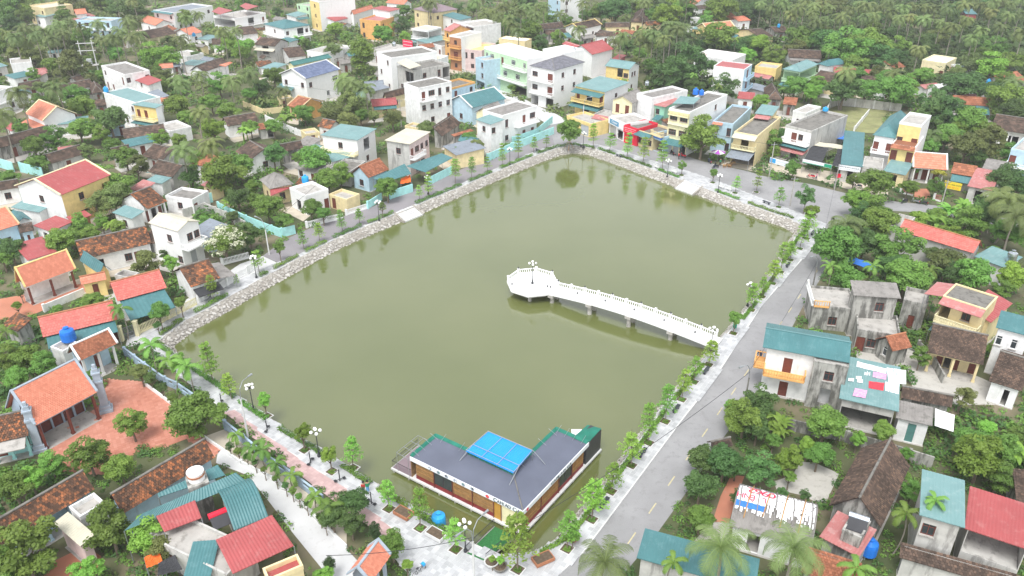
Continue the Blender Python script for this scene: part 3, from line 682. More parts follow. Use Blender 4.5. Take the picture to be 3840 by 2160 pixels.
        m = merge(slope((0,0,z),(L,0,z),(L,W/2,z+rise),(0,W/2,z+rise), roof, dist, singles=singles), slope((L,W,z),(0,W,z),(0,W/2,z+rise),(L,W/2,z+rise), roof, dist))
        ro = put_roof(m, roof, root); cm = trim or (roof if roof in METAL else 'terracotta' if roof in ('orange_tile','red_tile','rust_tile') else 'dark_concrete')
        cp = MB(); cp.bar((-.05, W/2, z + rise + .03), (L + .05, W/2, z + rise + .03), .13, n=6); cp.build('ridge_cap', cm if cm not in METAL else roof, ro)
        if trim:
            for x in (.0, L):
                q = MB()
                for y0, y1 in ((0, W/2), (W, W/2)):
                    za, zb = z + .02, z + rise + .02; i = len(q.v)
                    q.v += [(x-.14,y0,za),(x+.14,y0,za),(x+.14,y1,zb),(x-.14,y1,zb),(x-.14,y0,za+.2),(x+.14,y0,za+.2),(x+.14,y1,zb+.2),(x-.14,y1,zb+.2)]
                    for f in ((0,3,2,1),(4,5,6,7),(0,1,5,4),(1,2,6,5),(2,3,7,6),(3,0,4,7)): q.f.append(tuple(i + k for k in f)); q.m.append(0); q.a.append(.5)
                q.build('verge_wall', trim, ro)
    elif kind == 'H':
        e = min(W, L) / 2
        if L >= W: r0, r1 = (e, W/2, z+rise), (L-e, W/2, z+rise)
        else: r0, r1 = (L/2, e, z+rise), (L/2, W-e, z+rise)
        if L >= W: fs = [((0,0,z),(L,0,z),r1,r0), ((L,W,z),(0,W,z),r0,r1), ((L,0,z),(L,W,z),r1,r1), ((0,W,z),(0,0,z),r0,r0)]
        else: fs = [((0,0,z),(L,0,z),r0,r0), ((L,W,z),(0,W,z),r1,r1), ((L,0,z),(L,W,z),r1,r0), ((0,W,z),(0,0,z),r0,r1)]
        ro = put_roof(merge(*[slope(*q, roof, dist) for q in fs]), roof, root); cp = MB()
        for q in fs: cp.bar(q[0], q[3], .09, n=5)
        cp.bar(r0, r1, .09, n=5); cp.build('ridge_cap', roof if roof in METAL else 'dark_concrete', ro)
    elif kind == 'B':
        m = MB(); N = 10; nc = max(4, int(L / .26)); prev = None
        for k in range(nc * 2 + 1):
            x = L * k / (nc * 2); hh = .045 if k % 2 else 0; col = [(x, W * j / N, z + (rise + hh) * math.sin(math.pi * j / N) + hh) for j in range(N + 1)]
            if prev:
                for j in range(N): m.quad(prev[j], col[j], col[j+1], prev[j+1])
            prev = col
        for j in range(N): y0, y1 = W * j / N, W * (j+1) / N; m.quad((0,y0,z+rise*math.sin(math.pi*j/N)-.05),(0,y1,z+rise*math.sin(math.pi*(j+1)/N)-.05),(L,y1,z+rise*math.sin(math.pi*(j+1)/N)-.05),(L,y0,z+rise*math.sin(math.pi*j/N)-.05))
        m.build('roof', roof, root)
    # porch columns and back wall opening
    if porch or cols:
        n = max(2, int((L - 2*ov) / 3.2)) if not cols else cols
        cm = (trim or wall) if not dm == 'dark' else 'wood_red'
        for k in range(n + 1):
            x = ov + .15 + (L - 2*ov - .3) * k / n; MB().box(x-.14, ov+.02, z0, x+.14, ov+.30, z - .1).box(x-.2, ov-.04, z0, x+.2, ov+.36, z0+.25).build('column', cm, root)
        MB().box(ov, ov, z - .35, L - ov, ov + .3, z - .08).build('porch_beam', wall, root)
    # awnings, balconies, loose roof sheets
    for w_ in awn:
        s, za, dep, dr, mt = w_[:5]; x0, x1 = (w_[5], w_[6]) if len(w_) > 5 else (0, 1)
        o, d, inn, LL = side_frame(s, L, W, ix, iy0 - porch, iy1, jx); p0 = o + d * LL * x0 - inn * dep + Vector((0,0,za - dr)); p1 = o + d * LL * x1 - inn * dep + Vector((0,0,za - dr)); q0 = o + d * LL * x0 - inn * .02 + Vector((0,0,za)); q1 = o + d * LL * x1 - inn * .02 + Vector((0,0,za))
        ao = slope(p0, p1, q1, q0, mt, dist).build('awning', mt, root, attr=mt in TILE)
        if dep > 2.2:
            pm = MB(); nn = max(1, int((p1 - p0).length / 4))
            for k in range(nn + 1): g = p0.lerp(p1, k / nn) + inn * .12; pm.bar((g.x, g.y, z0), (g.x, g.y, g.z - .05), .045, n=5)
            pm.build('support', 'steel', ao)
    for w_ in balc:
        s, zb, dep, mt = w_[:4]; x0, x1 = (w_[4], w_[5]) if len(w_) > 4 else (0, 1)
        o, d, inn, LL = side_frame(s, L, W, ix, iy0, iy1, jx); o2 = o + d * LL * x0; l2 = LL * (x1 - x0); q = [o2, o2 + d * l2, o2 + d * l2 - inn * dep, o2 - inn * dep]
        bo = MB().prism(q[::-1], zb - .15, zb).build('balcony', mt, root); balustrade(bo, o2 - inn * (dep - .08), d, l2, zb, mt, dep - .08, inn)
    for mt, zz, pts in sheets:
        q = [PT(t, p[0], p[1], p[2] if len(p) > 2 else zz) - Vector((a.x, a.y, 0)) for p in pts]; rm = Matrix.Rotation(-rz, 3, 'Z'); q = [rm @ k for k in q]
        mm = slope(q[0], q[1], q[2], q[3], mt, dist); so_ = mm.build('lean_to_roof', mt, root, attr=mt in TILE); pm = MB()
        for k in q: pm.bar((k.x, k.y, 0), (k.x, k.y, k.z - .05), .05, n=5)
        pm.build('support', 'steel', so_); KEEPOUT.append([tuple((a + u * k.x + v * k.y)[:2]) for k in q])
    if yard and (a.y > 165 or a.x < -42) and a.y > 100:   # trodden earth or concrete before the door
        yd = random.uniform(2.2, 4.5); ya, yb = random.uniform(-2.5, .5), random.uniform(-.5, 2.5); q = [a + u * ya - v * yd, a + u * (L + yb) - v * (yd * random.uniform(.7, 1.1)), a + u * (L + .4) + v * .3, a - u * .4 + v * .3]
        if not any(inside(k, kp) for k in q[:2] + [(q[0] + q[1]) / 2] for kp in KEEPOUT[:6]): YARDS.append((q, random.choice(('yard_concrete', 'dusty_verge', 'yard_concrete')), label))
    return root
H = house
# ---------------------------------------------------------------- left gardens, far to near (tile 1 of the photograph)
H(1,(210,40),(330,62),(455,18),'F',7,0,'cream_sheet','cream','f=w.w/ww. r=.w/w.','cream house with flat roof in the top left corner')
H(1,(255,118),(330,130),(380,98),'S',4,.5,'pale_teal_sheet','white','f=w. r=.w','small white house with pale teal roof below the cream house')
H(1,(565,150),(830,158),7,'F',6.2,0,'concrete','light_blue','f=aWaWa/WaWaa','light blue columned house with flat concrete roof',balc=[('f',3.1,1.2,'white_clean')])
H(1,(570,108),(655,100),(650,62),'G',4.5,1.6,'orange_tile','white','f=.w.','small orange roofed house behind the light blue house')
H(1,(1150,75),(1300,95),(1490,30),'F',7,0,'slate_sheet','white_clean','f=w.w/w.w r=.w.w/ww..','white two storey house with slate roof at the top edge',awn=[('f',6.9,1.5,.4,'teal_sheet')])
H(1,(1045,158),(1165,192),(1190,140),'G',3.4,1.6,'orange_tile','white','f=.w.','low house with bright orange roof among palms')
H(1,(1600,118),(1760,140),(1965,92),'F',7,0,'concrete','white_clean','f=Q/w.w r=..Q.d/w.d.w','white house with two red roof canopies',sheets=[('red_sheet',9.2,[(1650,108),(1745,78,9.6),(1640,52,9.6),(1588,86)]),('red_sheet',9.4,[(1852,74),(1938,46,9.8),(1842,22,9.8),(1798,44)])],balc=[('r',3.6,1,'white_clean')])
H(1,(1975,180),(2125,218),(2328,186),'H',6.6,1.6,'teal_sheet','white','f=.w./w.d r=w.Qw/w.d.w','white house with teal hipped roof and long balcony',balc=[('r',3.4,1.4,'white_clean'),('f',3.4,1.2,'white_clean')])
H(1,(2225,30),(2318,48),6,'F',8,0,'concrete','mint','f=w.w/w.w/.d.','narrow mint house near the top edge')
H(1,(2140,108),(2215,128),(2265,92),'S',5,.6,'pale_teal_sheet','white','f=w.w','small teal roofed house beside the narrow mint house',awn=[('r',4.6,2.5,.4,'teal_sheet')])
H(1,(2320,-8),(2392,12),(2570,-40),'F',11,0,'concrete','white_clean','f=w/w/w r=..../..../....','tall house with yellow front and blank white side wall',fw='yellow')
H(1,(2440,92),(2500,104),9,'G',5.4,1.6,'red_sheet','white','f=w.w','white gabled house with red sheet roof below the tall yellow house',sheets=[('red_sheet',3.6,[(2500,140),(2590,120),(2570,96,4.2),(2490,112,4.2)])])
H(1,(1815,262),(1940,248),(1875,196),'G',4.4,1.6,'brown_tile','white','f=.w. l=.w.','small white gabled house with brown tiles behind two palms')
H(1,(1905,335),(2062,348),8,'G',6,1.6,'brown_tile','grey_wall','f=.Q./.w.','weathered tall house with cream balcony awning',awn=[('f',5.0,1.4,.5,'cream_sheet')])
H(1,(1115,290),(1330,250),(1300,192),'G',3.4,1.8,'brown_tile','pale_yellow','f=w.d.w','long pale yellow house with dark brown roof',porch=1.2)
H(1,(1420,262),(1520,240),(1480,192),'G',3.4,1.6,'orange_tile','white','f=.w.','little orange roofed house beside the long pale yellow house')
H(1,(1470,290),(1560,300),(1600,262),'S',3.4,.5,'pale_teal_sheet','white','f=.o.','low shed with pale teal roof and blue water tank')
H(1,(758,492),(932,560),(1060,505),'F',6.6,0,'asbestos_sheet','white','f=w..d/dd.w r=w..w/....','white two storey house with grey patched flat roof')
H(1,(985,592),(1110,640),(1215,600),'S',4.6,.7,'red_sheet','white','f=.w./.d.','white house with red sheet roof left of the palms')
H(1,(80,478),(235,462),8,'F',5,0,'concrete','white','f=....','plain white box house at the left edge')
H(1,(-80,520),(60,492),6,'S',4,.6,'pale_teal_sheet','grey_wall','f=.w.','teal roofed house cut by the left edge')
H(1,(110,592),(260,560),5,'S',3,.5,'teal_sheet','white','f=.d.','teal roofed shed near the left edge')
H(1,(170,672),(328,640),(310,592),'G',2.8,1.5,'brown_tile','grey_wall','f=.d.','low brown tiled house in the left gardens')
H(1,(470,695),(712,642),(690,588),'G',3,1.6,'brown_tile','white','f=.d.w','long low white house with brown tiled roof')
H(1,(690,700),(775,690),(765,640),'H',2.8,1.8,'brown_tile','old_wall','f=.d.','small hut with dark pyramid roof')
H(1,(-120,720),(95,648),9,'F',6,0,'concrete','white','f=w.w/w.w','white house with flat roof half out of frame on the left',balc=[('f',3,1.2,'white_clean')])
H(1,(775,692),(1012,770),(1182,722),'F',7,0,'pale_teal_sheet','white','f=...w/w.ww r=...','white house with long teal roof beside the yellow balcony',ph=.2)
H(1,(985,785),(1165,812),(1282,792),'S',6.6,.3,'pale_teal_sheet','white_clean','f=dd./..d r=.../.d.','yellow fronted house with round balcony and teal roof',fw='yellow',balc=[('f',3.3,1.4,'pale_yellow')],awn=[('f',3.0,2.2,.4,'teal_sheet')])
H(1,(1165,935),(1270,985),(1372,922),'F',3.2,0,'concrete','white','','white flat roofed annexe below the yellow fronted house')
H(1,(1105,692),(1190,742),(1262,712),'S',3.6,.4,'slate_sheet','white','','small slate roofed lean-to behind the yellow fronted house',sheets=[('orange_tile',3.2,[(1185,772),(1262,752),(1255,716,3.8),(1170,745,3.8)])])
H(1,(190,852),(320,908),(422,798),'G',4.6,2.6,'orange_tile','white_clean','f=.w. r=..w..','white villa with bright orange gable roof',trim='pale_yellow',awn=[('f',3.4,2,.6,'orange_tile')])
H(1,(430,935),(655,915),(560,876),'S',3,.5,'pale_teal_sheet','white','f=.o.','pale teal roofed shed right of the orange gable villa')
H(1,(-40,1120),(400,1003),(370,936),'G',3,1.8,'brown_tile','old_wall','f=.d.w.','long dark brown roof at the left edge')
H(1,(385,1228),(640,1152),(612,1080),'G',2.7,1.8,'brown_tile','grey_wall','f=.d.','old brown roofed house above the red roofed house')
H(1,(930,1040),(1245,1000),(1195,932),'G',2.8,1.6,'brown_tile','white','f=.w.','brown roofed house behind the dark round tree')
H(1,(1060,1168),(1212,1208),(1270,1106),'G',2.8,1.7,'brown_tile','grey_wall','f=.d.','dark brown roofed house left of the tall palm')
H(1,(1112,1288),(1292,1332),(1366,1238),'G',2.8,1.7,'brown_tile','grey_wall','f=.d.','brown roofed house behind the tall palm trunk',awn=[('l',2.6,1.6,.3,'pale_teal_sheet')])
H(1,(1088,1356),(1212,1378),(1316,1336),'S',2.8,.3,'pale_teal_sheet','white','','small flat teal roof beside the rusty tiled house')
H(1,(455,1465),(832,1312),(697,1178),'G',6.6,2.2,'red_sheet','white','f=.w.d/.W.w l=.w./...','two storey house with red roof and yellow front',fw='yellow',trim='pale_yellow')
H(1,(1530,540),(1720,475),(1640,438),'G',3.2,1.6,'brown_tile','white','f=.w.','brown roofed house under the row of palms',sheets=[('orange_tile',3.9,[(1690,500),(1745,470),(1725,462,4.4),(1640,488,4.4)])])
H(1,(1945,508),(2042,524),(2092,470),'S',3.2,.5,'pale_teal_sheet','white','f=.o.','pale teal roof beside the long dark green roof')
H(1,(2200,492),(2490,432),(2470,405),'G',4.4,.8,'dark_teal_sheet','pale_yellow','f=.w.w.','long dark green roofed hall behind the blue tiled house')
H(1,(2292,592),(2550,520),(2435,452),'G',7.2,2.0,'blue_tile','white_clean','f=w..V/..v. l=w.w/w.d','white villa with blue tiled gable roof',trim='frame_white',sheets=[('teal_sheet',3.6,[(2075,652),(2190,680),(2210,650,4.2),(2110,622,4.2)])])
H(1,(2155,792),(2252,815),8,'G',3.6,1.7,'rust_tile','orange_wall','f=dd','small yellow shrine with orange roof below the blue villa',porch=1.4,trim='tan')
H(1,(1705,948),(1942,908),(1896,846),'G',3,1.6,'brown_tile','white','f=.w..','long low house with white walls and brown roof')
H(1,(2378,948),(2475,968),(2560,915),'G',3,1.4,'mottled_tile','white','f=.d.','small mottled roofed house above the teal canopy')
H(1,(1765,1136),(1870,1206),(1952,1102),'G',3.2,1.8,'brown_tile','white','f=... r=.w.','brown roofed house with white gable between two dark trees')
H(1,(2120,1140),(2275,1110),(2230,1058),'G',2.8,1.5,'brown_tile','old_wall','f=.o.','dark tiled shed left of the teal canopy house')
H(1,(1945,1348),(2022,1418),(2168,1350),'H',3.6,1.8,'asbestos_sheet','cream','f=.w. r=.w.','cream house with grey hipped roof',sheets=[('red_sheet',3.0,[(2030,1470),(2200,1400),(2165,1365,3.4),(2025,1425,3.4)])])
H(1,(2172,1408),(2290,1468),(2420,1398),'F',4,0,'concrete','white_clean','f=.o. r=.w.d','white flat roofed house with blue tank above the lane',balc=[])
# ---------------------------------------------------------------- left side by the pond (tile 4)
H(4,(1108,132),(1256,72),(1212,-70),'G',3.2,2.1,'mottled_tile','white','f=dod','white porch house with rusty tiled roof',porch=1.2)
H(4,(1240,32),(1440,62),(1600,2),'F',3.2,0,'asbestos_sheet','white','f=.w. r=d..','flat grey roofed white house beside turquoise wall')
H(4,(838,158),(985,206),(1102,152),'S',3.2,.5,'pale_teal_sheet','white','f=.w. r=...','small house with pale teal roof and grey arches')
H(4,(1110,236),(1330,300),(1492,246),'G',7,.9,'cream_sheet','white_clean','f=..w./...w r=.ww/.g.','tall white house with cream sheet roof by the lane',ov=.25,wm='w',balc=[('r',3.7,1.6,'white_clean')])
H(4,(610,508),(1142,388),(1032,272),'G',3.2,2.1,'mottled_tile','white','f=.o..wd.','long white house with mottled brown roof')
H(4,(1070,330),(1150,392),(1125,240),'S',3.2,.9,'brown_tile','white','','narrow dark tiled wing behind the tall white house')
H(4,(597,518),(746,620),(830,584),'G',3.2,1.3,'teal_sheet','yellow','f=... r=...','yellow walled building with teal gable roof')
H(4,(860,625),(975,650),(1050,612),'F',2.8,0,'asbestos_sheet','grey_wall','f=.o.','low grey shed with open front below the teal gable')
H(4,(190,720),(566,580),(471,446),'G',3.3,2.9,'orange_tile','white','f=dDd','shrine with orange roof and yellow verges',porch=2.2,trim='yellow',dm='dark')
H(4,(205,518),(428,452),(300,340),'S',3,.8,'red_sheet','white','f=.d.','red sheet roof behind the yellow verged shrine')
H(4,(245,255),(380,302),(542,222),'S',3.2,.3,'red_sheet','white','f=.o. r=...','red sheet roof in front of the yellow fronted house')
H(4,(492,192),(546,230),(702,186),'S',3,.3,'red_sheet','brown_wall','r=.o.','small red canopy beside the red roofed two storey house')
H(4,(-70,312),(146,246),(60,112),'G',4,2.2,'orange_tile','light_blue','f=.w.','light blue house with orange roof at the left edge',trim='tan')
H(4,(150,312),(258,290),(220,230),'S',3,.8,'brown_tile','light_blue','f=.d.','light blue annexe with brown tiles')
H(4,(78,118),(292,158),(240,28),'S',3,.6,'pale_teal_sheet','white','f=...','pale teal lean-to left of the two storey house')
H(4,(610,700),(800,660),(780,616),'G',2.8,1.0,'orange_tile','yellow','f=.D.','yellow gate house with small orange roof',cat='gate',name='gate_house',ov=.3)
H(4,(882,824),(1252,722),(1192,586),'G',3.5,2.0,'red_tile','white','f=.d.w. l=...','orange red tiled house with deep teal awning',awn=[('f',3.3,5.2,.8,'teal_sheet')])
H(4,(1432,720),(1652,648),(1562,505),'G',3.1,2.0,'mottled_tile','white','f=.o. l=...','white cottage with dark mossy tile roof by the picket fence',awn=[('r',2.9,3,.4,'asbestos_sheet'),('f',2.5,2,.5,'black_net')])
H(4,(322,1094),(882,960),(830,820),'G',3.4,2.1,'red_tile','light_blue','f=..d...d','long pale blue house with orange tile roof and teal awning',awn=[('f',3.2,2.6,.5,'teal_sheet')])
H(4,(14,1002),(132,1052),(258,956),'S',2.8,.9,'mottled_tile','old_wall','f=..','small mottled tile roof at the left edge below the red yard')
H(4,(600,1270),(882,1140),(796,1038),'G',3.7,1.7,'rust_tile','light_blue','f=d.d.','pale blue temple wing with rusty tile roof and red doors',porch=2,trim='frame_white',dm='wood_red')
H(4,(380,1165),(470,1200),(570,1130),'F',3.2,0,'concrete','white','f=..','white flat roof carrying the blue water tank')
# ---------------------------------------------------------------- lower left (tile 7)
H(7,(265,320),(730,68),(531,-162),'G',3.9,3.6,'orange_tile','blue_grey','f=dDDDd','large temple with orange tile roof and blue grey gables',porch=3,trim='stone_trim',dm='dark',singles=300)
H(7,(-120,470),(215,395),(140,215),'G',3.0,1.8,'mottled_tile','turquoise','f=dvw','turquoise walled cottage beside the temple',awn=[('f',2.9,2,.3,'concrete')],porch=1)
H(7,(920,985),(1612,560),(1490,445),'G',3.3,1.9,'mottled_tile','light_blue','f=........','long mottled brown tile roof in the lower left',singles=300)
H(7,(-60,1265),(712,798),(590,672),'G',3.2,1.8,'mottled_tile','light_blue','f=.d.Q.','second long brown tile roof with blue curtain',porch=1.6)
H(7,(520,930),(600,1005),(780,895),'F',3.4,0,'concrete','white','','small white flat roof between the two long tile roofs')
H(7,(400,1050),(600,1225),(690,1140),'S',3.2,.3,'cream_sheet','pink_wall','','pale sheet lean-to beside the blue curtain')
H(7,(1105,1150),(1700,1440),(1960,1260),'F',3.3,0,'concrete','grey_wall','f=.w..d','concrete roofed house under teal and red sheets',ph=.25,sheets=[('teal_sheet',4.2,[(1190,858),(1690,692),(1632,614,4.5),(1180,830,4.5)]),('teal_sheet',4.2,[(930,1110),(1850,740),(1768,672,4.9),(1068,978,4.9)]),('red_sheet',4.0,[(1232,1118),(1512,1012),(1462,880,4.4),(1170,1000,4.4)]),('red_sheet',3.8,[(1746,1432),(2204,1222),(2040,990,4.3),(1618,1176,4.3)])])
H(7,(1755,1105),(2012,1002),(1850,720),'B',3.6,1.5,'teal_sheet','grey_wall','','shed with curved teal roof along the white lane')
H(7,(1372,1465),(1580,1448),(1450,1190),'S',3.2,.4,'teal_sheet','white','','teal sheet roof in the bottom left corner')
H(7,(2010,1480),(2270,1370),(2240,1340),'F',4.6,0,'red_sheet','cream','f=w.w','red roof behind a white pediment at the bottom edge')
# ---------------------------------------------------------------- far side of the left lane (tile 2)
H(2,(330,1052),(520,1082),(757,1000),'S',7.2,.2,'cream_sheet','grey_wall','f=.w./... r=dWww/.oo.','two storey house with cream roof and brick corner',rw='pink_wall',balc=[('r',3.7,1.2,'white_clean',0,.6)],sheets=[('teal_sheet',3.2,[(640,1292),(846,1182),(760,1148,3.7),(495,1245,3.7)]),('teal_sheet',3.2,[(335,1368),(532,1302),(482,1228,3.7),(245,1336,3.7)])])
H(2,(-150,1012),(128,1052),(312,970),'S',6.8,.3,'pale_teal_sheet','white_clean','f=.w./... r=.Q./.w.','white house with wide teal canopy and yellow balustrade',balc=[('f',3.4,1.4,'pale_yellow')],sheets=[('pale_teal_sheet',3.2,[(-60,1215),(90,1175),(60,1140,3.6),(-150,1150,3.6)])])
H(2,(212,1335),(366,1270),(275,1195),'G',3.2,1.9,'rust_tile','light_blue','f=.w. l=.w.','small house with rusty orange tiles beside teal awnings')
H(2,(70,1290),(190,1210),5,'F',3.2,0,'dark_concrete','grey_wall','','dark flat roofed shed behind the rusty tiled house')
H(2,(1010,895),(1126,934),(1207,888),'S',6.6,.3,'pale_teal_sheet','white','f=.w./... r=w./..','white cube house with pale teal top')
H(2,(1215,868),(1474,792),6.5,'F',7.2,0,'asbestos_sheet','white_clean','f=a.dW/w.dd','white balcony house with grey ribbed roof and red doors',balc=[('f',3.6,1.2,'white_clean',.35,1)],ph=.3)
H(2,(1128,866),(1242,818),(1190,758),'G',5.4,1.5,'asbestos_sheet','pale_yellow','f=... l=.v.','pale yellow gable behind the white balcony house')
H(2,(990,810),(1246,740),(1131,658),'G',4.6,2.2,'teal_sheet','light_blue','f=.... l=.w.','light blue house with teal gable roof',trim='frame_white')
H(2,(765,1022),(906,926),(851,846),'S',3,2,'brown_tile','old_wall','f=...','dark brown tile slope below the weathered tower house')
H(2,(830,1010),(855,1025),(1010,985),'S',2.8,.6,'rust_tile','old_wall','','small rusty tile lean-to beside the white cube')
H(2,(765,1095),(868,1165),(1002,1052),'S',3.2,.5,'slate_sheet','cream','f=.. r=..','bluish grey sheet roof behind the flame coloured shrub')
H(2,(590,662),(834,612),6.5,'F',10,0,'dark_concrete','white','f=dWaw/wwww/.w.d','weathered white three storey tower house',ph=.2,wm='w',balc=[('f',6.7,1.1,'white',0,.45)])
H(2,(425,492),(548,530),(816,478),'F',10.2,0,'dark_concrete','grey_wall','f=.Q/ww/.. r=.w.aQ/..w.w/....','grey stained house with open arches on top',sheets=[('cream_sheet',11.4,[(425,468),(520,517),(606,490,11.6),(495,440,11.6)])])
H(2,(272,390),(380,434),(690,374),'F',10,0,'dark_concrete','white_clean','f=.w/v./dw r=...../.....','big blank white block with dark roof',wm='w')
H(2,(500,462),(650,480),(755,412),'F',7.5,0,'cream_sheet','white','','cream flat roof between the white block and the tower house',ph=.15)
H(2,(836,660),(1010,614),6,'F',6.5,0,'dark_concrete','light_blue','f=d.w/d.w','pale house with orange parapet beside the mint house',pmat='orange_wall')
H(2,(240,800),(430,785),(270,745),'G',3.2,1.2,'red_sheet','cream','f=.d.','red roofed cottage with teal awning behind the round tree',awn=[('f',3,1.5,.4,'teal_sheet')])
H(2,(345,742),(505,700),(455,664),'G',3.4,1.5,'brown_tile','pale_yellow','f=.w.','pale yellow cottage with brown roof')
H(2,(470,745),(545,762),(560,715),'S',3.2,.3,'cream_sheet','pale_yellow','f=.o.','small cream lean-to below the grey stained house')
H(2,(230,690),(378,655),5,'S',3,.4,'slate_sheet','grey_wall','f=..','grey sheet roof beside the coconut palm')
H(2,(1080,352),(1402,442),9,'F',11,0,'white_clean','white_clean','f=vV.d.W.v/.v.W.V./Q.Q','mint green three storey house with white bands',fw='mint',wm='v',balc=[('f',3.7,1.2,'white_clean'),('f',7.3,1.0,'white_clean',.5,1)],ph=.6)
H(2,(1014,432),(1080,456),8,'F',9,0,'concrete','light_blue','f=.w/.w/Q','narrow light blue house beside the mint house')
H(2,(1420,492),(1606,530),(1796,458),'H',10.5,1.9,'slate_tile','white_clean','f=W.D/W.D/Q.Q r=.w.w./.w.w./.....','white three storey house with dark hipped roof',balc=[('f',7,1.1,'white_clean'),('f',3.6,1.1,'white_clean')])
H(2,(1520,368),(1660,402),(1718,345),'F',12.5,0,'white_clean','white_clean','f=...d','white roof room behind the dark hipped roof')
H(2,(1890,410),(2052,368),(1965,300),'G',7,2.2,'red_sheet','white_clean','f=.... l=...','white hall with bright red gable roof')
H(2,(1660,330),(1790,372),(1800,340),'S',7,.8,'red_sheet','white_clean','','red lean-to slope beside the white hall')
H(2,(2035,440),(2096,448),5,'S',4.6,.5,'red_sheet','red_sheet','','red sheet shed right of the white hall')
H(2,(1982,494),(2170,522),(2232,472),'G',7,1.3,'pale_teal_sheet','white_clean','f=..OW/..Ww r=.ww./.w..','yellow house with teal roof behind the two tier balcony',fw='yellow',wm='w',balc=[('f',3.5,1.2,'yellow',.6,1)])
H(2,(1752,642),(1985,692),(2096,600),'S',7.2,.5,'pale_teal_sheet','white_clean','f=d.Q.d/.Q.Q r=.w./.d.','yellow balconied house with teal roofs',fw='yellow',balc=[('f',3.7,2.0,'yellow')],awn=[('f',6.6,2.2,.6,'teal_sheet'),('f',3.3,3,.7,'teal_sheet')])
H(2,(2195,775),(2306,722),(2245,660),'G',6.3,1.4,'asbestos_sheet','grey_wall','l=dd/.. f=.../...','small cream pediment house above the first shops',lw='pale_yellow')
H(2,(2225,700),(2340,735),(2440,630),'F',8,0,'asbestos_sheet','white','r=.w.','white block with steel tank behind the cream pediment house')
H(2,(2318,780),(2438,804),(2512,736),'S',6.2,.5,'faded_red_sheet','green_wall','f=dw./...','green fronted house with red roof',awn=[('f',3.9,2.6,.6,'teal_sheet',.5,1)])
# shops along the street
H(2,(1700,868),(1880,930),6,'F',3.4,0,'concrete','yellow','f=gg','low yellow shop with pale shutters',fw='yellow')
H(2,(1885,862),(2030,890),6,'F',3.2,0,'concrete','grey_wall','f=gGg','grey shuttered shop under red and teal awnings',awn=[('f',3.6,2.2,.5,'faded_red_sheet',.2,1),('f',3.0,1.6,.3,'pale_teal_sheet')])
H(2,(2022,872),(2134,928),7,'F',4.4,0,'concrete','white_clean','f=go','white shop with blue and white sign',cat='shop',name='shop')
H(2,(2134,938),(2232,968),7,'F',4.2,0,'dark_concrete','sign_red','f=.G.','shop with red sign and red door frame',cat='shop',name='shop')
H(2,(2234,975),(2345,1010),7,'F',3.8,0,'dark_concrete','cream','f=wgw','cream shop with teal awning',cat='shop',name='shop',awn=[('f',3.7,1.7,.6,'teal_sheet')])
H(2,(2345,1000),(2425,1030),7,'F',3.9,0,'dark_concrete','light_blue','f=Q','narrow open shop with blue sign',cat='shop',name='shop',balc=[('f',4.0,.9,'cream')])
H(3,(-84,812),(70,842),(258,692),'F',10.2,0,'dark_concrete','white_clean','f=WW/WW/ggo r=...w./...../.....','narrow three storey house with yellow louvred front',cat='shop house',fw='pale_yellow',sheets=[('pale_teal_sheet',10.9,[(-60,776),(100,780),(150,732,11.2),(0,720,11.2)])],awn=[('f',3.4,2.4,.7,'teal_sheet'),('f',6.9,.5,.1,'cream_sheet')],balc=[('f',9.0,.5,'pale_yellow')])
# top of tile 2
H(2,(545,68),(700,98),(845,62),'H',7.2,2.4,'purple_sheet','tan','f=w.w/w.w r=w.w/.d.','beige villa with purple brown hipped roof',fw='cream',rw='cream',wm='w')
H(2,(760,112),(900,152),(978,126),'S',6,.6,'teal_sheet','white_clean','f=.w./w.w','white house with teal roof beside the beige villa')
H(2,(885,168),(1000,200),(1102,146),'F',9,0,'concrete','white','f=.Q/w./.. r=..../....','white concrete block with cream terrace')
H(2,(820,264),(905,278),(1048,240),'F',10.6,0,'concrete','white_clean','f=w/D/w r=.....','tall orange fronted house with blank white side',fw='brown_wall',balc=[('f',7,.9,'orange_wall'),('f',3.6,.9,'orange_wall')])
H(2,(770,222),(822,238),(905,190),'G',9.4,1.6,'faded_red_sheet','orange_wall','f=w/w/w l=../../..','ornate yellow house with small red gable',balc=[('f',6.4,.8,'yellow')])
H(2,(918,368),(1062,380),(1148,325),'F',6.6,0,'yellow_sheet','pink_wall','f=aa./.w.','pink fronted house with yellow roof',pmat='pink_wall')
H(2,(1190,288),(1385,310),(1442,292),'F',8,0,'white_clean','cream','f=.Q.o/.w.','cream house with white slab roof and round tank',ph=.15)
H(2,(540,214),(660,230),(772,206),'F',6.6,0,'cream_sheet','white','f=Q/.w. r=Q/..','white house with open upper veranda',ph=.15,balc=[('f',3.4,1.0,'white_clean')],awn=[('f',2.9,2.2,.4,'pale_teal_sheet')])
H(2,(145,145),(300,158),(414,118),'F',7,0,'faded_red_sheet','orange_wall','f=a.a/a.a r=w.w/w.w','orange ornate house with red roof terrace',wm='w',balc=[('r',3.5,.8,'orange_wall')])
H(2,(232,62),(370,86),(405,58),'S',9.2,.3,'red_sheet','white','f=.Q','white roof room with red canopy above the orange house')
H(2,(75,108),(225,62),(190,45),'G',6.4,1.4,'orange_tile','white_clean','f=.w.w/.... l=w','white house with orange gable roof left of the orange ornate house')
H(2,(-40,160),(62,135),(40,98),'S',4,1,'red_sheet','white','f=.w.','red roofed house cut off beside the orange gable')
H(2,(665,318),(760,345),(775,285),'F',3.6,0,'dark_concrete','white','f=w.d','white cottage with dark roof below the open veranda')
H(2,(560,300),(650,325),(760,268),'S',3.6,.4,'pale_teal_sheet','grey_wall','f=.o.','pale teal roofs behind the pink sign')
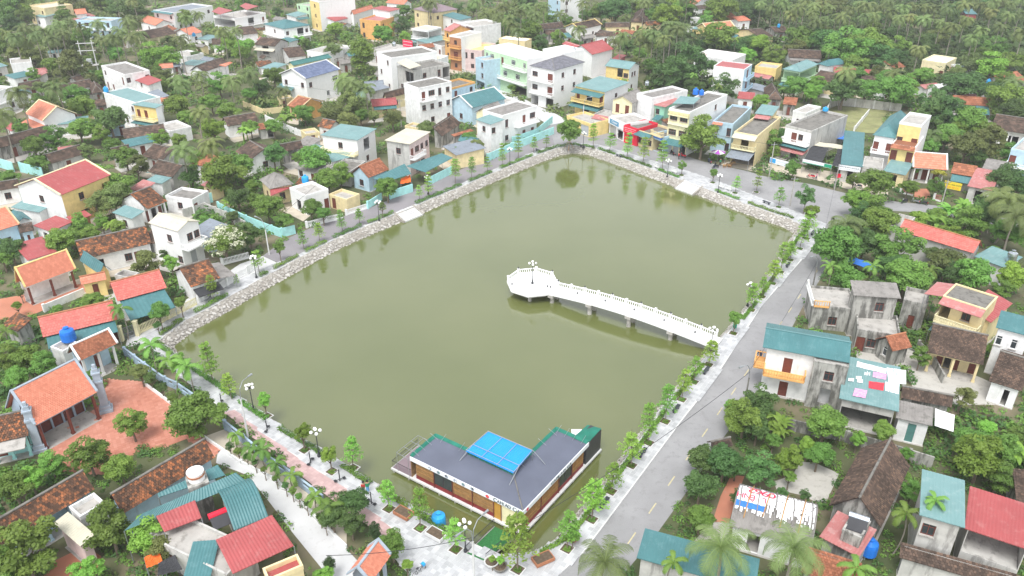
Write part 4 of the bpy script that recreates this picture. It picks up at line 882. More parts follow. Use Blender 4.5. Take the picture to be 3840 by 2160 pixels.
H(2,(210,372),(380,395),(440,335),'F',4,0,'concrete','grey_wall','f=.d.w','low concrete roof behind the blank white block')
H(2,(-70,380),(120,362),6,'F',3.6,0,'concrete','grey_wall','f=w.d.','grey flat roofed house left of the dark layered tree')
H(2,(1560,-30),(1652,0),(1752,-40),'F',9,0,'concrete','white_clean','f=.w/.w/.. r=w./w./..','blue and white tower house at the top edge',fw='light_blue')
H(2,(1800,222),(1965,185),(1920,140),'G',4,1.6,'brown_tile','white_clean','f=..w. l=.w.','white house with brown tiles and yellow verge among palms',trim='yellow')
H(2,(1490,225),(1680,200),(1640,165),'G',3,1.6,'brown_tile','old_wall','f=.d.','dark brown roof in the palm grove')
H(2,(1545,262),(1700,250),(1680,215),'G',2.8,1.4,'brown_tile','old_wall','f=.d.','low brown roof in front of the palm grove roof')
H(2,(1990,205),(2175,200),(2140,168),'G',3,1.4,'brown_tile','cream','f=.d.','brown roofed cream house deep among the palms')
H(2,(1920,275),(2070,268),(2040,238),'G',3,1.2,'brown_tile','white','f=.d.','brown roofed house behind the white red roofed hall')
H(2,(2175,165),(2295,170),(2260,95),'H',3.4,2.2,'brown_tile','cream','f=.d.','old brown hipped house under the forest edge')
H(2,(2290,190),(2420,182),(2380,155),'G',3,1.2,'mottled_tile','cream','f=.d.','cream cottage with mottled roof at the forest edge')
H(2,(340,20),(475,35),(440,-5),'G',4,1.4,'orange_tile','white','f=.w.','orange roofed house at the top edge')
# ---------------------------------------------------------------- right of the far corner (tile 3)
H(3,(245,908),(395,930),(532,802),'F',7,0,'dark_concrete','light_blue','f=w.a/..a','pale blue grey shop house with dark roof',awn=[('f',6.9,.8,.4,'orange_tile',0,.5)])
H(3,(405,988),(580,1018),(690,868),'F',7,0,'dark_concrete','cream','f=.Q./Q','cream shop house with furniture under its grey awning',balc=[('f',3.7,1.2,'pale_yellow')],awn=[('f',6.8,1.8,.6,'cream_sheet'),('f',3.3,4.2,.8,'slate_sheet')])
H(3,(555,850),(690,868),(760,800),'S',7.6,.4,'pale_teal_sheet','cream','f=...','teal and faded red roof behind the cream shop house',awn=[('f',7.4,2.4,.3,'faded_red_sheet')])
H(3,(790,940),(985,985),(1100,832),'F',7,0,'dark_concrete','grey_wall','f=.Dw./.Q. r=..../....','white pediment house with red doors',fw='white_clean',balc=[('f',3.7,1.3,'white_clean')],awn=[('f',3.4,1.8,.5,'teal_sheet'),('f',2.7,2.6,.6,'faded_red_sheet')])
H(3,(1200,1232),(1368,1252),(1440,1000),'S',3.7,.9,'teal_sheet','grey_wall','f=.o.','long teal roofed shop with white sign',cat='shop',name='shop')
H(3,(1442,1012),(1612,1040),(1668,885),'H',7.4,2.2,'teal_sheet','white_clean','f=D.D/...','white house with teal hipped roof and brown doors',balc=[('f',3.9,1.4,'white_clean')])
H(3,(1365,1245),(1512,1265),(1560,1195),'F',3.7,0,'concrete','grey_wall','f=.g.','low concrete roofed shop with red lettered sign',cat='shop',name='shop')
H(3,(1645,915),(1810,942),(1856,862),'F',10.6,0,'concrete','white_clean','f=w.D/...','yellow tower house with concrete roof',fw='yellow')
H(3,(1585,1078),(1762,1108),(1795,1020),'F',7,0,'rust_tile','white_clean','f=D.D/...','yellow gabled balcony front of the tower house',fw='yellow',awn=[('f',7.1,1.0,.7,'rust_tile')],ph=.2)
H(3,(1518,1282),(1690,1314),(1735,1215),'S',3.2,.5,'pale_teal_sheet','cream','f=.Q.','patched pale teal roof below the yellow tower house')
H(3,(1745,1255),(2000,1276),(2036,1160),'G',3.3,2.3,'orange_tile','white_clean','f=dDd','orange tiled house with white verges',porch=1.8,trim='frame_white')
H(3,(2025,1298),(2202,1328),(2224,1250),'G',3.4,1.3,'rust_tile','grey_wall','f=.o.','rusty tiled repair shop with yellow sign',cat='shop',name='shop',awn=[('f',3.3,1.6,1.1,'teal_sheet')])
H(3,(2150,1395),(2342,1432),(2422,1292),'S',3.4,1.1,'faded_red_sheet','grey_wall','f=.Q.','open shed with faded red sheet roof')
H(3,(2262,1262),(2420,1290),(2450,1212),'S',4.4,.5,'asbestos_sheet','grey_wall','','grey ribbed roof behind the faded red shed')
H(3,(2482,1115),(2660,1150),(2700,1010),'F',7.2,0,'concrete','light_blue','f=D.W/...','white and pale blue balcony house at the right edge',balc=[('f',3.8,1.4,'white_clean')])
H(3,(2318,962),(2620,1010),(2640,895),'G',3.6,1.8,'brown_tile','white','f=.woo. l=...','white house with brown roof at the right edge',porch=.8)
H(3,(2040,778),(2312,798),(2320,736),'G',3.2,1.6,'rust_tile','grey_wall','f=.d.w','rusty tile roof among dark bushes',sheets=[('teal_sheet',2.8,[(2212,860),(2320,862),(2310,790,3.2),(2215,785,3.2)])])
H(3,(1862,640),(1940,662),(1955,600),'F',4.6,0,'white_clean','white_clean','f=.v.','small white block beside the teal hipped kiosk')
H(3,(1940,655),(2025,680),(2062,625),'H',3.6,1.2,'teal_sheet','white','','teal hipped kiosk on posts',open_sides='fr')
H(3,(1815,448),(1990,474),(2062,432),'F',4.6,0,'white_clean','pale_yellow','f=D.D.d r=w.','small yellow temple house with flat white roof',ph=.5)
H(3,(2030,482),(2070,500),(2108,460),'F',3.6,0,'pale_teal_sheet','white','f=.. r=w','little white annexe right of the yellow temple house')
H(3,(1610,520),(1690,500),(1680,425),'G',3.6,1.6,'rust_tile','pale_yellow','f=.d.','rusty roof behind the leaning palm')
H(3,(965,605),(1190,645),(1240,560),'G',3,1.8,'brown_tile','cream','f=.o.w','big brown tile roof behind banana plants')
H(3,(1345,628),(1470,640),(1480,572),'S',3,1.2,'brown_tile','cream','f=.d.','brown tile slope right of the big brown roof')
H(3,(765,518),(900,540),(1024,480),'H',6.6,1.4,'pale_teal_sheet','mint','f=Q/.d. r=Q/...','mint pavilion house with pale teal hipped roof',balc=[('f',3.4,1.0,'mint'),('r',3.4,1.0,'mint')],awn=[('f',3.1,2.6,.5,'teal_sheet')])
H(3,(1030,478),(1105,498),(1198,462),'H',4.6,1.4,'teal_sheet','white','f=.. r=.w','white house with teal hipped roof beside the mint pavilion')
H(3,(250,494),(480,522),(556,484),'F',9.2,0,'red_sheet','white','f=...../...../..... r=D/D/D','tall white house with red roof and blue balconies',rw='light_blue',balc=[('r',6.2,1.0,'light_blue'),('r',3.2,1.0,'light_blue')],ph=.1)
H(3,(105,412),(390,452),(436,398),'F',6.2,0,'pink_wall','white','f=...w.','long white house with pinkish roof terrace')
H(3,(560,496),(720,515),(772,482),'F',4.8,0,'concrete','yellow','f=.d.w','low yellow house with balustraded roof',wm='w')
H(3,(480,648),(622,688),(662,650),'S',3,.4,'slate_sheet','grey_wall','','bluish sheet roof below the blue balconies')
H(3,(425,738),(552,748),(584,696),'S',3,.9,'red_sheet','white','f=.d.','red sheet roof beside the dark round tree')
H(3,(650,745),(765,750),(705,668),'H',3,2.2,'brown_tile','old_wall','f=.d.','dark pyramid tile roof')
H(3,(765,780),(868,790),(872,732),'S',3,.8,'rust_tile','old_wall','f=.d.','rusty tile slope right of the dark pyramid roof')
H(3,(1145,555),(1450,578),(1385,522),'G',3.2,1.1,'red_sheet','white','f=.d.w','long red sheet roof behind the palms')
H(3,(810,430),(1060,440),(960,375),'G',3.2,1.6,'brown_tile','white','f=.d.w','brown roofed house with white gable under the forest',awn=[('f',3,2,.4,'asbestos_sheet')])
H(3,(200,225),(410,205),(380,155),'G',4.4,1.8,'orange_tile','yellow','f=w.d.w','yellow house with orange roof under the forest',trim='pale_yellow')
H(3,(270,165),(440,140),(400,88),'G',3.6,1.8,'rust_tile','white','f=.d.','rusty roof behind the orange roofed yellow house')
H(3,(435,160),(530,152),(500,115),'S',3.4,1,'orange_tile','white','f=.d.','small orange roof beside the rusty roof')
H(3,(80,215),(190,228),(215,180),'S',3.8,.6,'pale_teal_sheet','yellow','f=.d.','yellow cottage with pale teal roof under the forest')
H(3,(-40,20),(110,35),(90,-20),'G',4,1.6,'orange_tile','white','f=.w.','orange roof at the top of the forest')
H(3,(600,285),(705,275),(680,205),'G',3,1.6,'brown_tile','cream','f=.o.','dark cottage with brown tiles near the areca palms')
H(3,(710,245),(815,240),(790,195),'G',3,1.4,'brown_tile','old_wall','f=.d.','brown tiled hut with blue tank near the forest')
H(3,(2140,105),(2230,108),(2220,68),'S',3,.8,'teal_sheet','red_sheet','f=..','far teal roof deep in the coconut grove')
H(3,(2430,640),(2600,600),(2590,520),'G',3.2,1.8,'rust_tile','old_wall','f=.d.','rusty brown roof cut by the right edge')
H(3,(2270,672),(2420,690),(2430,650),'F',3,0,'dark_concrete','old_wall','f=.d.','low dark slab roof with blue tank near the right edge')
# ---------------------------------------------------------------- right side (tile 6)
H(6,(1630,292),(2196,464),(2286,384),'G',4.4,1.5,'red_tile','grey_wall','f=...w l=...','long grey house with bright red tile roof')
H(6,(2200,486),(2432,574),(2512,472),'S',3.6,.5,'pale_teal_sheet','white','f=.o.','teal roofed extension with steel tank')
H(6,(1560,250),(1680,280),(1742,192),'F',4.4,0,'concrete','grey_wall','','grey parapet box beside the red tile roof')
H(6,(1300,780),(1656,804),(1702,692),'S',6.6,.8,'asbestos_sheet','old_wall','f=..w./....','grimy grey house with ribbed asbestos roof',wm='w')
H(6,(1000,856),(1322,886),(1340,738),'F',3.8,0,'concrete','old_wall','f=.w.','grimy terrace with orange and white balustrade',pmat='old_wall',ph=.3,balc=[('l',3.85,.3,'white_clean'),('f',3.85,.25,'orange_wall',0,.35)])
H(6,(1675,812),(1850,850),(1872,752),'F',4.4,0,'concrete','old_wall','f=.d.','grimy annexe with pale yellow inner wall')
H(6,(1330,1035),(1650,1085),(1790,960),'F',3.4,0,'concrete','old_wall','f=Dw..','low stained block with red door')
H(6,(1592,1200),(1738,1168),(1640,1070),'G',2.6,1.3,'rust_tile','old_wall','f=... l=.v.','old shed with patched rusty tiles')
H(6,(1972,782),(2292,886),(2388,792),'F',7,0,'dark_concrete','cream','f=Q.w./.... r=...','cream house with grey slab roof and red eaves',ph=.12,balc=[('f',3.7,1.6,'pale_yellow')],awn=[('f',6.9,1.6,.5,'faded_red_sheet'),('l',6.9,2.4,.5,'faded_red_sheet'),('f',3.2,2.6,.5,'pale_teal_sheet')])
H(6,(2330,985),(2492,840),(2300,740),'S',4.6,.9,'red_sheet','cream','','red hip slope right of the cream house')
H(6,(1850,1205),(2272,1302),(2312,1080),'G',3.1,2.2,'brown_tile','cream','f=.dod.d','dark tile house with white porch columns',porch=2,trim=None)
H(6,(2365,1020),(2640,1092),(2660,955),'S',6.9,.5,'teal_sheet','white','f=w.v./.w..','stained white house with teal roof at the right edge',wm='v')
H(6,(2310,1420),(2560,1500),(2600,1255),'G',3.0,2.0,'brown_tile','white','f=..o.','brown tiled house at the right edge with open front')
H(6,(616,1168),(1268,1286),(1326,1142),'G',7.0,1.0,'teal_sheet','white','f=.d.../.d...','large teal roofed house with orange balcony by the road',balc=[('f',3.6,1.5,'orange_wall',0,.55),('l',3.6,1.3,'orange_wall',.5,1)],lw='white',ov=.6)
# ---------------------------------------------------------------- lower right (tile 9)
H(9,(1190,115),(1638,216),(1692,-110),'S',4.0,.5,'pale_teal_sheet','grey_wall','f=Q','teal sheet roof with washing laid out to dry',open_sides='',ov=.4)
H(9,(1615,262),(1890,324),(1922,190),'S',3.2,.5,'asbestos_sheet','white','f=.G.','white garage with green roller door')
H(9,(1650,112),(2035,185),(2050,95),'G',3.0,1.2,'brown_tile','old_wall','','dark mottled roof behind the garage')
H(9,(1502,1086),(1720,624),(1557,453),'G',3.2,2.5,'brown_tile','old_wall','','big old brown tile roof with long ridge',singles=300)
H(9,(365,1068),(985,1246),(1100,930),'B',3.0,1.4,'asbestos_sheet','white','f=.o..w','arched ribbed roof covered by a torn banner')
H(9,(1040,1152),(1340,1308),(1470,1100),'S',3.2,.3,'faded_red_sheet','old_wall','','faded red sheet roof beside the water heater')
H(9,(1215,1100),(1355,1165),(1402,1030),'F',4.6,0,'concrete','old_wall','','concrete block carrying the steel water heater',ph=.2)
H(9,(900,1420),(1330,1560),(1360,1350),'S',2.9,.9,'rust_tile','old_wall','','rusty tile roof at the bottom edge')
H(9,(-330,1312),(560,1562),(650,1335),'S',3.4,.5,'teal_sheet','grey_wall','','wide teal roof at the bottom beside the road')
H(9,(1792,990),(2135,1088),(2172,742),'S',6.6,.4,'pale_teal_sheet','grey_wall','f=w./..','grey house with pale teal roof in the lower right',wm='w')
H(9,(2128,1090),(2640,1262),(2670,930),'S',6.0,.4,'red_sheet','grey_wall','f=Q/....','grey terrace under a wide red sheet roof')
H(9,(1640,1310),(2520,1560),(2560,1460),'S',2.6,.6,'brown_tile','grey_wall','','brown tile roof along the bottom right edge')
H(9,(2490,640),(2520,900),5,'S',3,1,'brown_tile','old_wall','','dark tile roof cut by the lower right edge')

# small roofs filling the left gardens
H(1,(1195,515),(1302,506),(1268,478),'G',3,1.2,'orange_tile','white','f=.w.','tiny orange roof below the banana garden')
H(1,(2165,432),(2302,418),(2212,352),'G',3.4,1.6,'brown_tile','white','f=.d. l=...','brown roof with white gable left of the concrete roofs')
H(1,(2300,380),(2425,400),(2560,335),'F',4,0,'concrete','white','f=w.d r=..','flat concrete roof with pale tanks near the top')
H(1,(2062,302),(2150,322),(2182,282),'S',3.4,.4,'teal_sheet','white','f=.o.','teal roof below the long balcony house')
H(1,(1285,400),(1400,424),(1475,388),'F',3.4,0,'concrete','white','f=w.','pale concrete yard building among bananas')
H(1,(1350,480),(1470,492),(1525,455),'S',2.6,.3,'pale_teal_sheet','white','','pale turquoise lean-to near the banana garden')
H(1,(690,795),(815,790),(800,742),'S',2.8,.8,'brown_tile','old_wall','f=.d.','small brown lean-to left of the long teal roof')
H(1,(850,1165),(985,1135),(960,1085),'G',2.8,1.4,'brown_tile','grey_wall','f=.d.','brown tile roof below the dark round tree')
H(1,(1440,1225),(1560,1260),(1600,1170),'G',2.8,1.4,'rust_tile','white','f=.d.','rusty roof right of the tall palm')
H(1,(-60,1440),(150,1405),(120,1350),'G',3,1.5,'brown_tile','white','f=.w.','brown roof under the turquoise wall at the left edge')
H(1,(2230,1140),(2330,1165),(2420,1095),'S',3.2,.4,'pale_teal_sheet','white','f=.o.','pale green sheet roof beside the wide teal canopy')
H(1,(590,620),(660,600),5,'G',2.8,1.3,'brown_tile','old_wall','f=.d.','little brown roof beside the pylon garden')
H(1,(30,350),(150,340),6,'G',3,1.4,'brown_tile','white','f=.w.','half hidden brown roof among the upper left palms')
H(1,(350,400),(450,395),5,'S',2.8,.5,'pale_teal_sheet','white','f=.o.','pale teal shed among the upper left palms')
H(1,(640,130),(720,118),5,'S',3,.5,'faded_red_sheet','white','f=.d.','faded red shed behind the light blue house')
H(1,(1240,250),(1330,215),6,'G',3,1.3,'rust_tile','white','f=.d.','rusty roof left of the twin palms')
H(1,(1590,335),(1680,330),6,'G',3,1.4,'brown_tile','white','f=.w.','brown roof beside the bright vegetable garden')
H(3,(845,830),(940,850),(1000,790),'F',4,0,'concrete','white','f=.w. r=.w','small pale block behind the white pediment house')
H(3,(2090,700),(2150,715),5,'S',2.8,.4,'slate_sheet','old_wall','','slate lean-to behind the rusty tile roof')
H(2,(1235,770),(1330,745),5,'F',3,0,'concrete','white','f=.d.','low wall shed between the light blue house and the street')
H(6,(1004,1272),(1262,1320),4.2,'F',6.7,0,'concrete','old_wall','f=.w./.O.','grimy grey wing under the large teal roof',ph=0.05,wm='w')

# ---------------------------------------------------------------- SHEDS: kitchens, coops and lean-tos tucked in between the houses
rs = random.Random(21); base = [h for h in HOUSES if (h[1].x < -8 or h[1].y > 178) and h[1].y > 95]; made = 0; used = set()
for h in base * 3:
    if made >= 85: break
    lab_, c_, _, L_, W_ = h; ang = rs.uniform(0, 6.28); L2, W2_ = rs.uniform(3, 6.5), rs.uniform(2.4, 4.2); ctr = c_ + Vector((math.cos(ang), math.sin(ang), 0)) * (max(L_, W_) / 2 + rs.uniform(1.2, 4)); rzz = rs.uniform(-.9, -.5) if rs.random() < .5 else rs.uniform(.3, .75); uu = Vector((math.cos(rzz), math.sin(rzz), 0)); vv = Vector((-uu.y, uu.x, 0))
    cs = [ctr + uu * (sx * L2 / 2) + vv * (sy * W2_ / 2) for sx, sy in ((-1,-1),(1,-1),(1,1),(-1,1),(0,0),(0,-1),(0,1),(1,0),(-1,0))]
    if any(inside(k, kp) for k in cs for kp in KEEPOUT): continue
    pxx, pyy = PIX((ctr.x, ctr.y, 2)); 
    if not (-40 < pxx < 3880 and -10 < pyy < 1500): continue
    rel = ('right of' if pxx > h[2][0] else 'left of') if abs(pxx - h[2][0]) > abs(pyy - h[2][1]) * 1.6 else ('in front of' if pyy > h[2][1] else 'behind')
    zq = rs.uniform(2.2, 3.0); roof_ = rs.choice(['brown_tile','brown_tile','mottled_tile','asbestos_sheet','pale_teal_sheet','teal_sheet','faded_red_sheet','concrete','slate_sheet','rust_tile','red_sheet']); wall_ = rs.choice(['white','grey_wall','old_wall','white','cream','light_blue'])
    nm = {'brown_tile':'brown tiled','mottled_tile':'mottled tiled','asbestos_sheet':'grey ribbed','pale_teal_sheet':'pale teal','teal_sheet':'teal','faded_red_sheet':'faded red','concrete':'flat concrete','slate_sheet':'slate grey','rust_tile':'rusty tiled','red_sheet':'red'}[roof_]; lb = f'{nm} shed {rel} {lab_}'
    if lb in used or len(lb.split()) > 16: continue
    used.add(lb); A_, B_ = [ctr + uu * (sx * L2 / 2) - vv * W2_ / 2 for sx in (-1, 1)]; pa, pb = [PIX((q.x, q.y, zq)) for q in (A_, B_)]; n0 = len(HOUSES)
    H(1, (pa[0] * 2, pa[1] * 2), (pb[0] * 2, pb[1] * 2), W2_, 'F' if roof_ == 'concrete' else rs.choice('GGS'), zq, rs.uniform(.5, 1.0), roof_, wall_, rs.choice(['f=.d.', 'f=.o', 'f=w.d', 'f=d.']), lb, cat='shed', name='shed', yard=False); HOUSES.pop(); made += 1
for i, (q, mt, lab_) in enumerate(YARDS): sheet('yard', q, mt, .0045 + .0001 * (i % 12), 'trodden yard before the ' + lab_ if len(lab_.split()) < 12 else None)
# ================================================================ CAFE ON THE POND
def ray_dir(x, y): return Vector(_F * FPX + np.array([x - 1920, 0, 0]) + _U * (1080 - y))
def on_plane(x, y, o, d):
    """pixel -> (distance along d, height) on the upright plane through o along d"""
    r = ray_dir(x, y); nrm = Vector((-d.y, d.x, 0)); c = Vector((0, 0, CAM_H)); t = (o - c).dot(nrm) / r.dot(nrm); p = c + r * t
    return (p - o).dot(d), p.z
def zc(x, y): return 1480 + x / 3.22, 1560 + y / 3.22
CZ, CF = 2.35, -.55
co = P(*zc(1548, 1150), CZ); cl = P(*zc(187, 490), CZ); cr = P(*zc(2340, 320), CZ)
u1 = (cl - co); L1 = u1.length; u1.normalize(); u2 = (cr - co); L2 = u2.length; u2.normalize()
n2 = Vector((-u1.y, u1.x, 0)); n2 = n2 if n2.dot(u2) > 0 else -n2      # across the left wing, towards the pond
n1 = Vector((-u2.y, u2.x, 0)); n1 = n1 if n1.dot(u1) > 0 else -n1      # across the right wing
W1, W2 = 4.4, 4.3
rz1 = math.atan2(-u1.y, -u1.x)                                         # local x runs from the left end to the corner
M1 = Matrix.Translation((cl.x, cl.y, 0)) @ Matrix.Rotation(rz1, 4, 'Z')
CAFE = empty('cafe', (cl.x, cl.y, 0), rz1, 'floating cafe with dark L shaped roof and blue ridge canopy', 'cafe')
inv = M1.inverted()
def lc(p): return inv @ Vector(p)
def wp(mb, name, mat, parent=CAFE, **k):
    mb.v = [tuple(inv @ Vector(q)) for q in mb.v]; return mb.build(name, mat, parent, **k)
corner = [co, co + u1 * L1, co + u1 * L1 + n2 * W1, co + n1 * W2 + n2 * W1, co + u2 * L2 + n1 * W2, co + u2 * L2]
def shift(p, z): return (p.x, p.y, z)
dk = [co - u1 * .2 - u2 * .2, co + u1 * (L1 + 2.9) - u2 * .2, co + u1 * (L1 + 2.9) + n2 * (W1 + .1), co + n1 * W2 + n2 * W1, co + u2 * (L2 + 3.0) + n1 * W2, co + u2 * (L2 + 3.0) - u1 * .2]
wp(MB().prism(dk, CF - .22, CF), 'deck', 'kerb'); 
m = MB()
for k in range(9):
    for base, d, L in ((co, u1, L1 + 2.6), (co, u2, L2 + 2.8)):
        q = base + d * (L * k / 8); m.bar((q.x, q.y, WATER_Z - .6), (q.x, q.y, CF - .2), .13, n=6)
    q = co + n2 * W1 + u1 * (L1 * k / 8); m.bar((q.x, q.y, WATER_Z - .6), (q.x, q.y, CF - .2), .13, n=6)
tag(wp(m, 'piles', 'concrete'), kind='stuff')
wp(MB().prism(corner, CZ - .06, CZ + .02), 'roof', 'cafe_roof')
def strip(a, b, z0, z1, th, out):
    return MB().prism([a, b, b + out * th, a + out * th], z0, z1)
FZ0 = CZ - .50
fl = wp(strip(co, co + u1 * L1, FZ0, CZ + .06, .08, -n2), 'fascia', 'sign_white'); fr_ = wp(strip(co, co + u2 * L2, FZ0, CZ + .06, .08, -n1), 'fascia', 'sign_white')
# glazing bars, bamboo screens, plinths along both outer fronts
def front(o, d, out, marks, L):
    inset = -out * .12
    for (s0, s1, kind) in marks:
        a, b = o + d * s0 + inset, o + d * s1 + inset
        if kind in 'bw':
            wp(strip(a, b, CF, CF + .52, .06, inset.normalized()), 'plinth', 'maroon')
            zz0, zz1 = CF + .56, FZ0 - .02
            if kind == 'b':
                sc_ = wp(strip(a + d * .06, b - d * .06, zz0, zz1, .04, inset.normalized()), 'bamboo_screen', 'bamboo'); q = MB(); nn = int((s1 - s0) / .12)
                for k in range(1, nn): g = a + d * .06 + (b - a - d * .12) * (k / nn) + out * .02; q.bar((g.x, g.y, zz0), (g.x, g.y, zz1), .022, n=4, cap=False)
                for zq in (.33, .66): g0, g1 = a + d * .06 + out * .04, b - d * .06 + out * .04; zq = zz0 + (zz1 - zz0) * zq; q.bar((g0.x, g0.y, zq), (g1.x, g1.y, zq), .025, n=4)
                tag(wp(q, 'bamboo_canes', 'wood', sc_ if False else CAFE), kind='stuff')
            else:
                nn = 2
                for k in range(nn):
                    g0, g1 = a.lerp(b, k / nn), a.lerp(b, (k + 1) / nn); wp(strip(g0 + d * .05, g1 - d * .05, zz0, zz1, .03, inset.normalized()), 'window_pane', 'glass')
                    q = MB(); 
                    for g in (g0 + d * .03, g1 - d * .03): q.bar((g.x, g.y, zz0), (g.x, g.y, zz1), .04, n=4)
                    wp(q, 'window_frame', 'frame_dark')
        elif kind == 'o': wp(strip(a, b, CF, FZ0, .06, inset.normalized()), 'door', 'ochre')
        elif kind == 'c': wp(strip(a, b, CF, FZ0, .06, inset.normalized()), 'entrance_panel', 'pale_yellow')
        for g in (a,): g = g + out * .06; wp(MB().bar((g.x, g.y, CF), (g.x, g.y, CZ - .1), .06, n=4), 'post', 'wood_red')
    g = o + d * L + inset; wp(MB().bar((g.x, g.y, CF), (g.x, g.y, CZ - .1), .07, n=4), 'post', 'wood_red')
S1 = [on_plane(*zc(x, y), co, u1)[0] for x, y in ((240,580),(465,695),(690,815),(930,940),(1190,1075),(1280,1110))] 
front(co, u1, -n2, [(S1[1], S1[0], 'b'), (S1[2], S1[1], 'w'), (S1[3], S1[2], 'b'), (S1[4], S1[3], 'b'), (S1[5], S1[4], 'o'), (.1, S1[5], 'c')], L1)
S2 = [on_plane(*zc(x, y), co, u2)[0] for x, y in ((1778,1010),(1990,790),(2150,620),(2295,450))]
front(co, u2, -n1, [(.15, S2[0], 'b'), (S2[0], S2[1], 'b'), (S2[1], S2[2], 'w'), (S2[2], S2[3], 'b')], L2)
# back walls
wp(strip(co + u1 * L1, co + u1 * L1 + n2 * W1, CF, FZ0 + .4, .06, -u1), 'end_wall', 'bamboo')
wp(strip(co + n1 * W2 + n2 * W1, co + u1 * L1 + n2 * (W1 - .1), CF, FZ0 + .4, .06, -n2), 'back_wall', 'glass')
wp(strip(co + n1 * W2 + n2 * W1, co + u2 * L2 + n1 * (W2 - .1), CF, FZ0 + .4, .06, -n1), 'back_wall', 'glass')
# kitchen block at the far end
kb = [co + u2 * (L2 - .4) - n1 * .02, co + u2 * (L2 + 2.9) - n1 * .02, co + u2 * (L2 + 2.9) + n1 * 1.4, co + u2 * (L2 - .4) + n1 * 1.4]
wp(MB().prism(kb, CF, CZ - .05), 'kitchen_block', 'frame_dark')
wp(MB().quad(shift(kb[1], CZ + .1), shift(kb[2] + n1 * .4, CZ - .2), shift(kb[3] + n1 * .4, CZ + .1), shift(kb[0], CZ + .02)), 'kitchen_net', 'green_net')
g = co + u2 * (L2 + 1.2) + n1 * 2.2; wp(MB().cbox((g.x, g.y, CF + 1.2), 1.2, 1.2, 2.6), 'white_locker', 'white_clean')
# green netting round the inner roof edge
def net(a, b, up):
    m = MB(); N = 12
    for k in range(N):
        p, q = a.lerp(b, k / N), a.lerp(b, (k + 1) / N); h0, h1 = [.30 + .05 * math.sin(3.1 * t + up.x * 5) for t in (k, k + 1)]
        m.quad(shift(p + up * .32, CZ + .05), shift(q + up * .32, CZ + .05), shift(q, CZ + h1), shift(p, CZ + h0))
        m.quad(shift(p, CZ - .3), shift(q, CZ - .3), shift(q, CZ + h1), shift(p, CZ + h0))
    wp(m, 'netting', 'green_net')
    for k in range(4):
        p = a.lerp(b, (k + .5) / 4); wp(MB().bar(shift(p - up * .3, CZ + .55), shift(p + up * .8, CZ + .08), .018, n=5), 'net_pole', 'steel')
net(corner[1], corner[2], -u1); net(corner[2], corner[3], -n2); net(corner[3], corner[4], -n1); net(corner[4], corner[5], -u2)
# blue canopy on a steel frame
bq = [P(*zc(858, 425), 2.95), P(*zc(1432, 692), 2.95), P(*zc(1665, 420), 3.75), P(*zc(1130, 190), 3.75)]
can = slope(bq[0], bq[1], bq[2], bq[3], 'blue_sheet', 60); wp(can, 'blue_canopy', 'blue_sheet')
fr3 = lambda p, dz: (p.x, p.y, p.z + dz)
q = MB()
for k in (0, .33, .66, 1): q.bar(fr3(bq[0].lerp(bq[1], k), .12), fr3(bq[3].lerp(bq[2], k), .12), .035, n=5)
for k in (.02, .3, .98): q.bar(fr3(bq[0].lerp(bq[3], k), .16), fr3(bq[1].lerp(bq[2], k), .16), .035, n=5)
wp(q, 'canopy_frame', 'steel')
for a, bx, by in ((bq[0].lerp(bq[3], .3), 785, 540), (bq[1].lerp(bq[2], .3), 1385, 835), (bq[2], 1820, 585)):
    wp(MB().bar(fr3(a, .1), P(*zc(bx, by), CZ + .03), .045, n=5), 'brace', 'steel')
for a in (bq[2], bq[3], bq[0], bq[1]): wp(MB().bar((a.x, a.y, CZ), fr3(a, 0), .04, n=5), 'canopy_post', 'steel')
net(bq[0] + (bq[3] - bq[0]) * .08, bq[1] + (bq[2] - bq[1]) * .08, (bq[0] - bq[3]).normalized() * .02)
wp(MB().bar(shift(co + n1 * W2 + n2 * W1, CZ + .05), shift(co, CZ + .05), .07, n=5), 'valley_strip', 'dark_concrete')
# terrace rail at the left end, open steel frame above it
tr = [co + u1 * (L1 + .05) - n2 * .0, co + u1 * (L1 + 2.8) - n2 * .0, co + u1 * (L1 + 2.8) + n2 * W1]
wp(MB().prism([tr[0], tr[1], tr[2], co + u1 * L1 + n2 * W1], CF + .002, CF + .03), 'terrace_floor', 'purple_sheet')
for a, b in ((tr[0], tr[1]), (tr[1], tr[2])):
    q = MB(); q.bar(shift(a, CF + 1.0), shift(b, CF + 1.0), .03, n=4); N = int((b - a).length / .16)
    for k in range(N + 1): g = a.lerp(b, k / N); q.bar(shift(g, CF), shift(g, CF + 1.0), .014, n=4, cap=False)
    wp(q, 'railing', 'iron')
fa = [P(*zc(22, 440), 2.1), P(*zc(160, 520), 2.1), P(*zc(415, 300), 2.1), P(*zc(282, 235), 2.1)]; q = MB()
for k in (0, .33, .66, 1): q.bar(fa[0].lerp(fa[3], k), fa[1].lerp(fa[2], k), .03, n=4)
for k in (0, .5, 1): q.bar(fa[0].lerp(fa[1], k), fa[3].lerp(fa[2], k), .03, n=4)
for g in fa: q.bar((g.x, g.y, CF), g, .03, n=4)
wp(q, 'steel_frame', 'steel')
